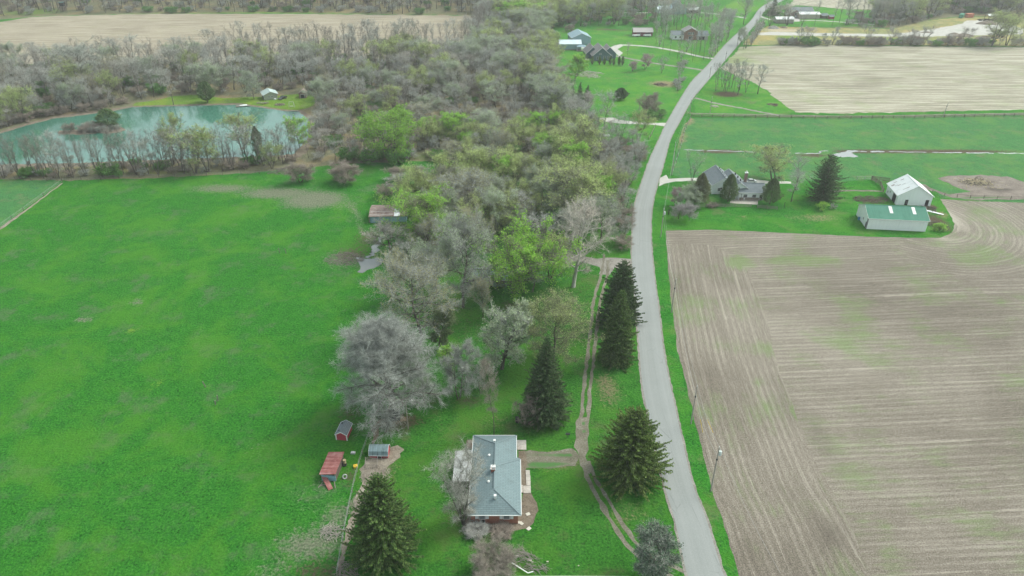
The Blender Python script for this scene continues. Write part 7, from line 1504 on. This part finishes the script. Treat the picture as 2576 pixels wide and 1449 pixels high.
m = MB(); st = [(-1.9, .0, .05), (-1.2, .5, .3), (0, .66, .42), (1.2, .55, .36), (1.8, .42, .26)]; vs = []; fs = []
for x_, w_, h_ in st:
    for j in range(7): t_ = math.pi * j / 6; vs.append((x_, -math.cos(t_) * max(w_, .03), math.sin(t_) * h_ + .02))
for i in range(len(st) - 1):
    for j in range(6): k_ = i * 7 + j; fs.append((k_, k_ + 1, k_ + 8, k_ + 7))
fs.append(tuple(range(28, 35))); m.add(vs, fs).build('hull', WHITE, o); MB().bar((-1.8, 0, .1), (1.75, 0, .46), .06).build('keel', WHITE, o)
X, Y = G(741, 279.5); o = empty('dock', (X, Y, 0), -.1, 'tiny landing stage at the right end of the pond', 'dock')
for k in range(6): MB().box(-1.8 + k * .6, -.7, .15, -1.8 + k * .6 + .54, .7, .23).build('plank', WOOD, o)
X, Y = G(704, 263.6); rg = random.Random(3); o = empty('fire_pit', (X, Y, 0), 0, 'ring of stones around a fire pit on the pond lawn', 'fire pit')
for k in range(14): a_ = k * .449; MB().box(-.3, -.25, 0, .3, .25, .38).build('stone', RUBBLE, o, .1).location = (math.cos(a_) * 2.1, math.sin(a_) * 1.5, .0)
for k in range(6): MB().bar((rg.uniform(-1, 0), rg.uniform(-.8, .8), .15), (rg.uniform(0, 1), rg.uniform(-.8, .8), .35), .14).build('log', WOODD, o)
def picnic(dx, dy, rz, label):
    X, Y = G(dx, dy); o = empty('picnic_table', (X, Y, 0), rz, label, 'picnic table')
    MB().box(-1.0, -.4, .7, 1.0, .4, .76).build('tabletop', WOOD, o)
    for s_ in (-1, 1):
        MB().box(-1.0, s_ * .72 - .13, .42, 1.0, s_ * .72 + .13, .47).build('bench', WOOD, o)
        f = MB(); f.bar((s_ * .8, -.75, 0), (s_ * .8, -.25, .7), .08).bar((s_ * .8, .75, 0), (s_ * .8, .25, .7), .08).bar((s_ * .8, -.8, .4), (s_ * .8, .8, .4), .07); f.build('leg_frame', WOOD, o)
picnic(652, 261, .1, 'left picnic table before the pond cabin'); picnic(664, 261.5, .6, 'middle picnic table before the pond cabin'); picnic(671, 261, .7, 'right picnic table before the pond cabin')
X, Y = G(734, 270); o = empty('goal_frame', (X, Y, 0), .1, 'white play goal frame at the pond shore', 'goal'); m = MB()
for s_ in (-1, 1): m.bar((s_ * 1.3, 0, 0), (s_ * 1.0, .2, 2.6), .1).bar((s_ * 1.3, 1.3, 0), (s_ * 1.0, .2, 2.6), .07)
m.bar((-1.0, .2, 2.6), (1.0, .2, 2.6), .1); m.build('frame', TRIM, o); MB().box(-.7, .1, .45, .7, .6, .52).build('swing_seat', TRIM, o)
o = MB().box(-.5, -.4, 0, .5, .4, .7).build('storage_box', TRIM, None, .05); o.location = (*G(692, 251), 0); tag(o, 'small white box at the corner of the pond cabin', 'box')
X, Y = G(162, 32); H = 7.5; o = empty('hunting_blind', (X, Y, 0), .2, 'dark raised hunting blind on legs beyond the tan field', 'hunting blind')
MB().box(-1.5, -1.5, H - 2.6, 1.5, 1.5, H).build('cabin', DARK, o); MB().slab([(-1.8, -1.8, H + .15), (1.8, -1.8, H + .15), (1.8, 1.8, H + .35), (-1.8, 1.8, H + .35)], .12).build('roof', flat('teal_roof', (.08, .14, .13), .6), o)
for p in ((-1, -1), (1, -1), (1, 1), (-1, 1)): MB().bar((p[0] * 1.4, p[1] * 1.4, H - 2.6), (p[0] * 1.8, p[1] * 1.8, 0), .2).build('leg', WOODD, o)
m = MB(); m.bar((-1.6, 0, H - 2.5), (-6, 0, 0), .15).bar((-1.6, .8, H - 2.5), (-6, .8, 0), .15)
for k in range(8): m.bar((-1.6 - k * .55, 0, H - 2.6 - k * .62), (-1.6 - k * .55, .8, H - 2.6 - k * .62), .1)
m.build('stairs', WOODD, o)

# ------------------------------------------------------------------ north farmsteads
SID_B = flat('light_blue_metal', (.25, .37, .42), .5, .08); SID_D = flat('slate_blue_siding', (.085, .15, .17), .7, .12)
gable_house('metal_barn', 'front blue-grey metal barn with a bright pale roof on the north lawn', 'barn', 36.2, 463.4, .02, 13.4, 9.2, 3.6, 5.2, SID_B, R_PALEB, .3, TRIM, base=RUBBLE)
o = empty('barn_porch', (42.6, 457.0, 0), 0, 'small porch with a hipped grey roof at the metal barn', 'porch')
MB().add([(-2.6, -1.9, 2.6), (3.4, -1.9, 2.6), (3.4, 1.9, 2.6), (-2.6, 1.9, 2.6), (-.8, 0, 3.6), (1.6, 0, 3.6)], [(0, 1, 5, 4), (1, 2, 5), (2, 3, 4, 5), (3, 0, 4), (0, 3, 2, 1)]).build('roof', R_BLUE, o)
for p in ((-2.4, -1.7), (.4, -1.7), (3.2, -1.7), (3.2, 1.7)): MB().box(p[0] - .1, p[1] - .1, 0, p[0] + .1, p[1] + .1, 2.6).build('post', TRIM, o)
MB().box(-2.6, -1.9, 0, 3.4, 1.9, .25).build('floor', WOOD, o)
gable_house('metal_barn', 'rear metal barn with a blue-grey gable roof and open bays', 'barn', 43.5, 480.5, math.pi / 2 + .12, 13.5, 12.2, 4.4, 7.0, SID_B, R_BLUE, .5, TRIM, items=(('S', -4, 0, 2.8, 3.2, dict(kind='door', mat=WHITE)), ('S', 0, 0, 2.8, 3.2, dict(kind='door', mat=WHITE)), ('S', 4, 0, 2.8, 3.2, dict(kind='door', mat=WHITE))))
bh = gable_house('blue_house', 'slate blue house with steep double gables behind a row of narrow evergreens', 'house', 52.2, 437.2, math.pi / 2 + .1, 12.5, 10.4, 3.2, 7.4, SID_D, R_BROWN, .6, TRIM, items=(('W', -2.6, .8, .8, 1.7), ('W', 1.6, .8, .9, 1.7), ('W', -.9, 3.6, 1.2, .6), ('W', 3.8, .8, .8, 1.7)))
def add_wing(root, x, y, rz, L, W_, hw, hr, wall, roof, items=(), over=.4):
    r = gable_house('wing', None, None, 0, 0, 0, L, W_, hw, hr, wall, roof, over, TRIM, items); Mw = Matrix.Translation((x, y, 0)) @ Matrix.Rotation(rz, 4, 'Z'); Mr = Matrix.Translation(root.location) @ Matrix.Rotation(root.rotation_euler.z, 4, 'Z')
    for c in list(r.children): c.parent = root; c.matrix_local = Mr.inverted() @ Mw
    bpy.data.objects.remove(r)
add_wing(bh, 47.6, 442.5, math.pi / 2 + .1, 10.5, 7.5, 3.0, 6.4, SID_D, R_BROWN, (('W', 0, 1.0, .9, 1.2),))
add_wing(bh, 57.4, 440.5, math.pi / 2 + .1, 9, 8.0, 3.0, 6.6, SID_D, R_BROWN, (('W', 1.4, 1.0, .9, 1.2), ('S', 0, 0, 2.8, 2.2, dict(kind='door', mat=WHITE))))
x, y = G(1472, 150); o = empty('garden_furniture', (x, y, 0), .2, 'pale patio with garden furniture left of the blue house', 'patio set'); MB().box(-2.5, -1.8, 0, 2.5, 1.8, .1).build('patio', M_CONC, o)
MB().tube([(0, 0, .7), (0, 0, .78)], .7, 12).build('tabletop', BLACK, o); MB().tube([(0, 0, .1), (0, 0, .7)], .08, 6).build('table_leg', BLACK, o)
for k in range(3): MB().box(-.25, -.25, .1, .25, .25, .9).build('seat', BLACK, o).location = (math.cos(k * 2.1) * 1.5, math.sin(k * 2.1) * 1.2, 0)
gable_house('red_barn', 'long red barn with a pinkish grey roof on the north lawn', 'barn', 88.1, 503.5, 0, 12.6, 7.0, 2.9, 4.8, flat('deep_red_siding', (.16, .035, .05), .8, .1), flat('pinkish_grey_roof', (.40, .37, .36), .7, .12), .4, TRIM, items=(('S', -3, 0, 2.5, 1.9, dict(kind='door', mat=GLASS)), ('S', 3, 0, 3.5, 2.0, dict(kind='door', mat=WHITE))))
for dx, lb in ((1600, 'white boat on a trailer left before the red barn'), (1628, 'white trailer right before the red barn')):
    x, y = G(dx, 92.5); o = empty('boat_trailer', (x, y, 0), .05, lb, 'trailer'); MB().add([(-2.8, 0, .9), (-1.5, -.8, .6), (2.5, -.8, .6), (2.5, .8, .6), (-1.5, .8, .6), (-2.8, 0, 1.3), (-1.5, -1, 1.3), (2.5, -1, 1.3), (2.5, 1, 1.3), (-1.5, 1, 1.3)], [(0, 4, 3, 2, 1), (5, 6, 7, 8, 9), (0, 1, 6, 5), (1, 2, 7, 6), (2, 3, 8, 7), (3, 4, 9, 8), (4, 0, 5, 9)]).build('hull', WHITE, o)
    for s_ in (-1, 1): MB().tube([(.6, s_ * .95, .32), (.6, s_ * 1.15, .32)], .32, 10).build('wheel', TYRE, o)
bk = gable_house('brick_house', 'two-storey brick and white house deep in the bare trees', 'house', 117.5, 492.5, math.pi / 2, 8.0, 8.5, 5.4, 7.6, flat('brown_red_brick', (.26, .14, .11), .9, .2), R_BROWN, .5, TRIM, items=(('W', -1.4, 3.4, 1.0, 1.4), ('W', 0, 3.4, 1.0, 1.4), ('W', 1.4, 3.4, 1.0, 1.4), ('W', 0, .3, 2.4, 2.0)))
add_wing(bk, 109.5, 493.5, 0, 8, 7, 2.8, 4.8, WHITE, R_GREY, (('S', -1.5, .9, 1.1, 1.1), ('S', 1.5, .9, 1.1, 1.1)))
add_wing(bk, 125.0, 492.5, 0, 8, 7.5, 2.8, 5.0, flat('greige_siding', (.42, .40, .37), .7), R_GREY, (('S', 0, .1, 3.6, 2.1, dict(kind='door', mat=WHITE)),))
fb = gable_house('far_barn', 'pale blue gabled barn at the top of the picture left of the road', 'barn', 128.5, 588, math.pi / 2, 12, 11.5, 4.2, 8.6, flat('pale_aqua_metal', (.36, .47, .46), .6), R_BLUE, .4, TRIM)
add_wing(fb, 119.0, 591, 0, 12, 10, 2.8, 4.6, WHITE, R_PALEB)
gable_house('far_shed', 'white-roofed open shed right of the pale blue gabled barn', 'shed', 140.5, 589, .03, 8, 6, 2.6, 3.8, WOODD, R_WHITE, .5, TRIM, items=(('S', -1, .1, 5, 2.0, dict(kind='door')),))
ff = gable_house('ranch_house', 'low dark ranch house with a wide grey roof at the far farm', 'house', 221.5, 583, .03, 18, 9, 2.9, 5.0, flat('dark_siding', (.13, .12, .13), .8), R_GREY, .6, TRIM, items=(('S', -5, .8, 1.4, 1.2), ('S', -1, .8, 1.4, 1.2), ('S', 6, 0, 1, 2, dict(kind='door', mat=RED))))
add_wing(ff, 216, 577.5, math.pi / 2, 6, 6.5, 2.8, 4.4, flat('mauve_brick', (.25, .17, .17), .8), R_GREY, (('W', 0, .8, 1.6, 1.2),))
gable_house('long_shed', 'upper tan shed with a white roof at the far farm', 'shed', 222.5, 566.5, .0, 15, 7, 3.2, 4.3, flat('tan_metal', (.42, .37, .31), .6), R_WHITE, .3, TRIM)
gable_house('long_shed', 'lower tan shed with a white roof and dark base at the far farm', 'shed', 198.2, 548.5, -.02, 12.5, 7.5, 2.9, 4.0, flat('taupe_metal', (.36, .33, .30), .6), R_WHITE, .3, TRIM, base=WOODD)
gable_house('small_shed', 'small brown shed right of the tan shed', 'shed', 234, 566, .1, 4.5, 4, 2.3, 3.3, WOODD, R_GREY, .3, TRIM)
gable_house('small_shed', 'reddish lean-to shed at the right end of the far farm', 'shed', 238.5, 563, .1, 3.4, 3, 2, 2.8, RED, R_GREY, .3, TRIM)
car(*G(1976, 44), .3, RED, 'red car in the far farm yard'); car(*G(1990, 46), .1, TRIM, 'white car in the far farm yard'); car(*G(2002, 44), 1.2, STEEL, 'silver car in the far farm yard')
def container(x, y, rz, mat, label):
    o = empty('shipping_container', (x, y, 0), rz, label, 'container'); m = MB(); m.box(-3, -1.25, .15, 3, 1.25, 2.7)
    for k in range(19): m.box(-2.9 + k * .31, -1.31, .3, -2.9 + k * .31 + .15, -1.25, 2.6)
    m.build('body', mat, o); MB().box(-3.08, -1.15, .25, -3.0, -.02, 2.6).build('door', mat, o); MB().box(-3.08, .02, .25, -3.0, 1.15, 2.6).build('door', mat, o); MB().box(-3.02, -1.27, 2.7, 3.02, 1.27, 2.76).build('roof', mat, o)
container(338.5, 567.5, .9, GREENP, 'green container at the wood edge of the building site'); container(345.0, 568.5, .3, ORANGE, 'orange container beside the green one at the building site')
o = empty('open_shelter', (359.5, 560, 0), -.1, 'white-roofed open shelter at the building site', 'shelter')
MB().slab([(-6.5, -3.2, 3.2), (6.5, -3.2, 3.2), (6.0, 0, 4.0), (-6.0, 0, 4.0)], .12).slab([(-6.0, 0, 4.0), (6.0, 0, 4.0), (6.5, 3.2, 3.2), (-6.5, 3.2, 3.2)], .12).build('roof', R_WHITE, o)
for xx in (-6, -2, 2, 6):
    for yy in (-3, 3): MB().box(xx - .12, yy - .12, 0, xx + .12, yy + .12, 3.15).build('post', WOODD, o)
stick_pile('scrap_heap', 'dark heap of machinery scrap under the white shelter', *G(2485, 51), 4.5, 90, 2.2, .22, DARK, 1.2, 31, 'scrap heap', stretch=1.7)
def mound(dx, dy, rx, ry, h, mat, label, seed=1):
    X, Y = G(dx, dy); vs = [(0, 0, h)]; fs = []; n, m_ = 20, 6
    for i in range(1, m_ + 1):
        for j in range(n):
            a_ = 2 * math.pi * j / n; t_ = i / m_; k_ = 1 + .18 * nz(math.cos(a_) * 2, math.sin(a_) * 2, 1, seed)
            vs.append((math.cos(a_) * rx * t_ * k_, math.sin(a_) * ry * t_ * k_, h * max(0, (1 - t_ ** 1.6)) * (1 + .3 * nz(a_ * 2, t_ * 4, 1, seed + 3)) - (.1 if i == m_ else 0)))
    for j in range(n): fs.append((0, 1 + j, 1 + (j + 1) % n))
    for i in range(m_ - 1):
        for j in range(n): a_ = 1 + i * n + j; b = 1 + i * n + (j + 1) % n; fs.append((a_, a_ + n, b + n, b))
    o = MB().add(vs, fs).build('dirt_mound', mat); o.location = (X, Y, .02); return tag(o, label, 'dirt mound')
DIRT = flat('dug_soil', (.20, .165, .13), .95, .3, 1); GREYD = flat('grey_gravel', (.26, .255, .24), .95, .25, 1)
mound(2483, 60, 9, 4, 2.4, DIRT, 'largest dirt mound in the middle of the gravel site', 1); mound(2422, 91, 8, 3, 1.8, DIRT, 'long dirt mound just above the hedgerow', 2); mound(2474, 96, 6, 2.5, 1.5, DIRT, 'dark dirt mound left of the excavator', 3)
mound(2400, 86, 4, 2, 1.0, DIRT, 'low dirt mound on the gravel strip', 4); mound(1945, 71, 4.5, 3, 1.8, GREYD, 'grey gravel mound beside the site track', 5); mound(1972, 70, 3, 2, 1.0, DIRT, 'brown mound right of the grey gravel mound', 6); mound(2330, 82, 5, 1.4, .8, DIRT, 'thin dark soil ridge left of the gravel site', 7)
X, Y = G(2502, 97); o = empty('excavator', (X, Y, 0), .4, 'yellow excavator with raised boom on the building site', 'excavator'); YM = flat('machine_yellow', (.45, .28, .07), .5)
for s_ in (-1, 1): MB().box(-1.8, s_ * 1.1 - .3, 0, 1.8, s_ * 1.1 + .3, .8).build('track', BLACK, o, .15)
MB().box(-1.6, -1.2, .9, 1.5, 1.2, 2.0).build('body', YM, o, .1); MB().box(.2, -1.1, 2.0, 1.4, -.1, 3.0).build('cab', GLASS, o); MB().bar((1.3, .4, 1.8), (3.6, .4, 4.6), .35).build('boom', YM, o); MB().bar((3.6, .4, 4.6), (5.2, .4, 2.2), .28).build('stick', YM, o); MB().box(4.8, 0, 1.2, 5.6, .8, 2.1).build('bucket', BLACK, o)
X, Y = G(2516, 94); o = empty('loader', (X, Y, 0), 2.4, 'yellow wheel loader right of the excavator', 'loader')
MB().box(-1.8, -.9, .8, 1.2, .9, 1.8).build('body', YM, o, .1); MB().box(-.4, -.7, 1.8, .8, .7, 3.0).build('cab', GLASS, o); MB().box(2.2, -1.2, .1, 3.0, 1.2, 1.0).build('bucket', YM, o); MB().bar((1.0, -.7, 1.2), (2.5, -.7, .7), .2).bar((1.0, .7, 1.2), (2.5, .7, .7), .2).build('arm', YM, o)
for xx in (-1.2, 1.0):
    for s_ in (-1, 1): MB().tube([(xx, s_ * .9, .6), (xx, s_ * 1.25, .6)], .6, 12).build('wheel', TYRE, o)
# ------------------------------------------------------------------ air
HZ = NT('haze_air'); HZ.t.nodes.clear(); _o = HZ.t.nodes.new('ShaderNodeOutputMaterial'); _v = HZ.t.nodes.new('ShaderNodeVolumePrincipled')
_v.inputs['Color'].default_value = (.93, .96, .95, 1); _v.inputs['Density'].default_value = .00023; _v.inputs['Anisotropy'].default_value = .3
HZ.t.links.new(_v.outputs[0], _o.inputs['Volume'])
me = MB().box(-4200, -1000, -1.5, 4200, 6200, 104).build('haze', HZ.m); tag(me, kind='stuff')
SC.cycles.volume_step_rate = 10; SC.cycles.volume_max_steps = 32
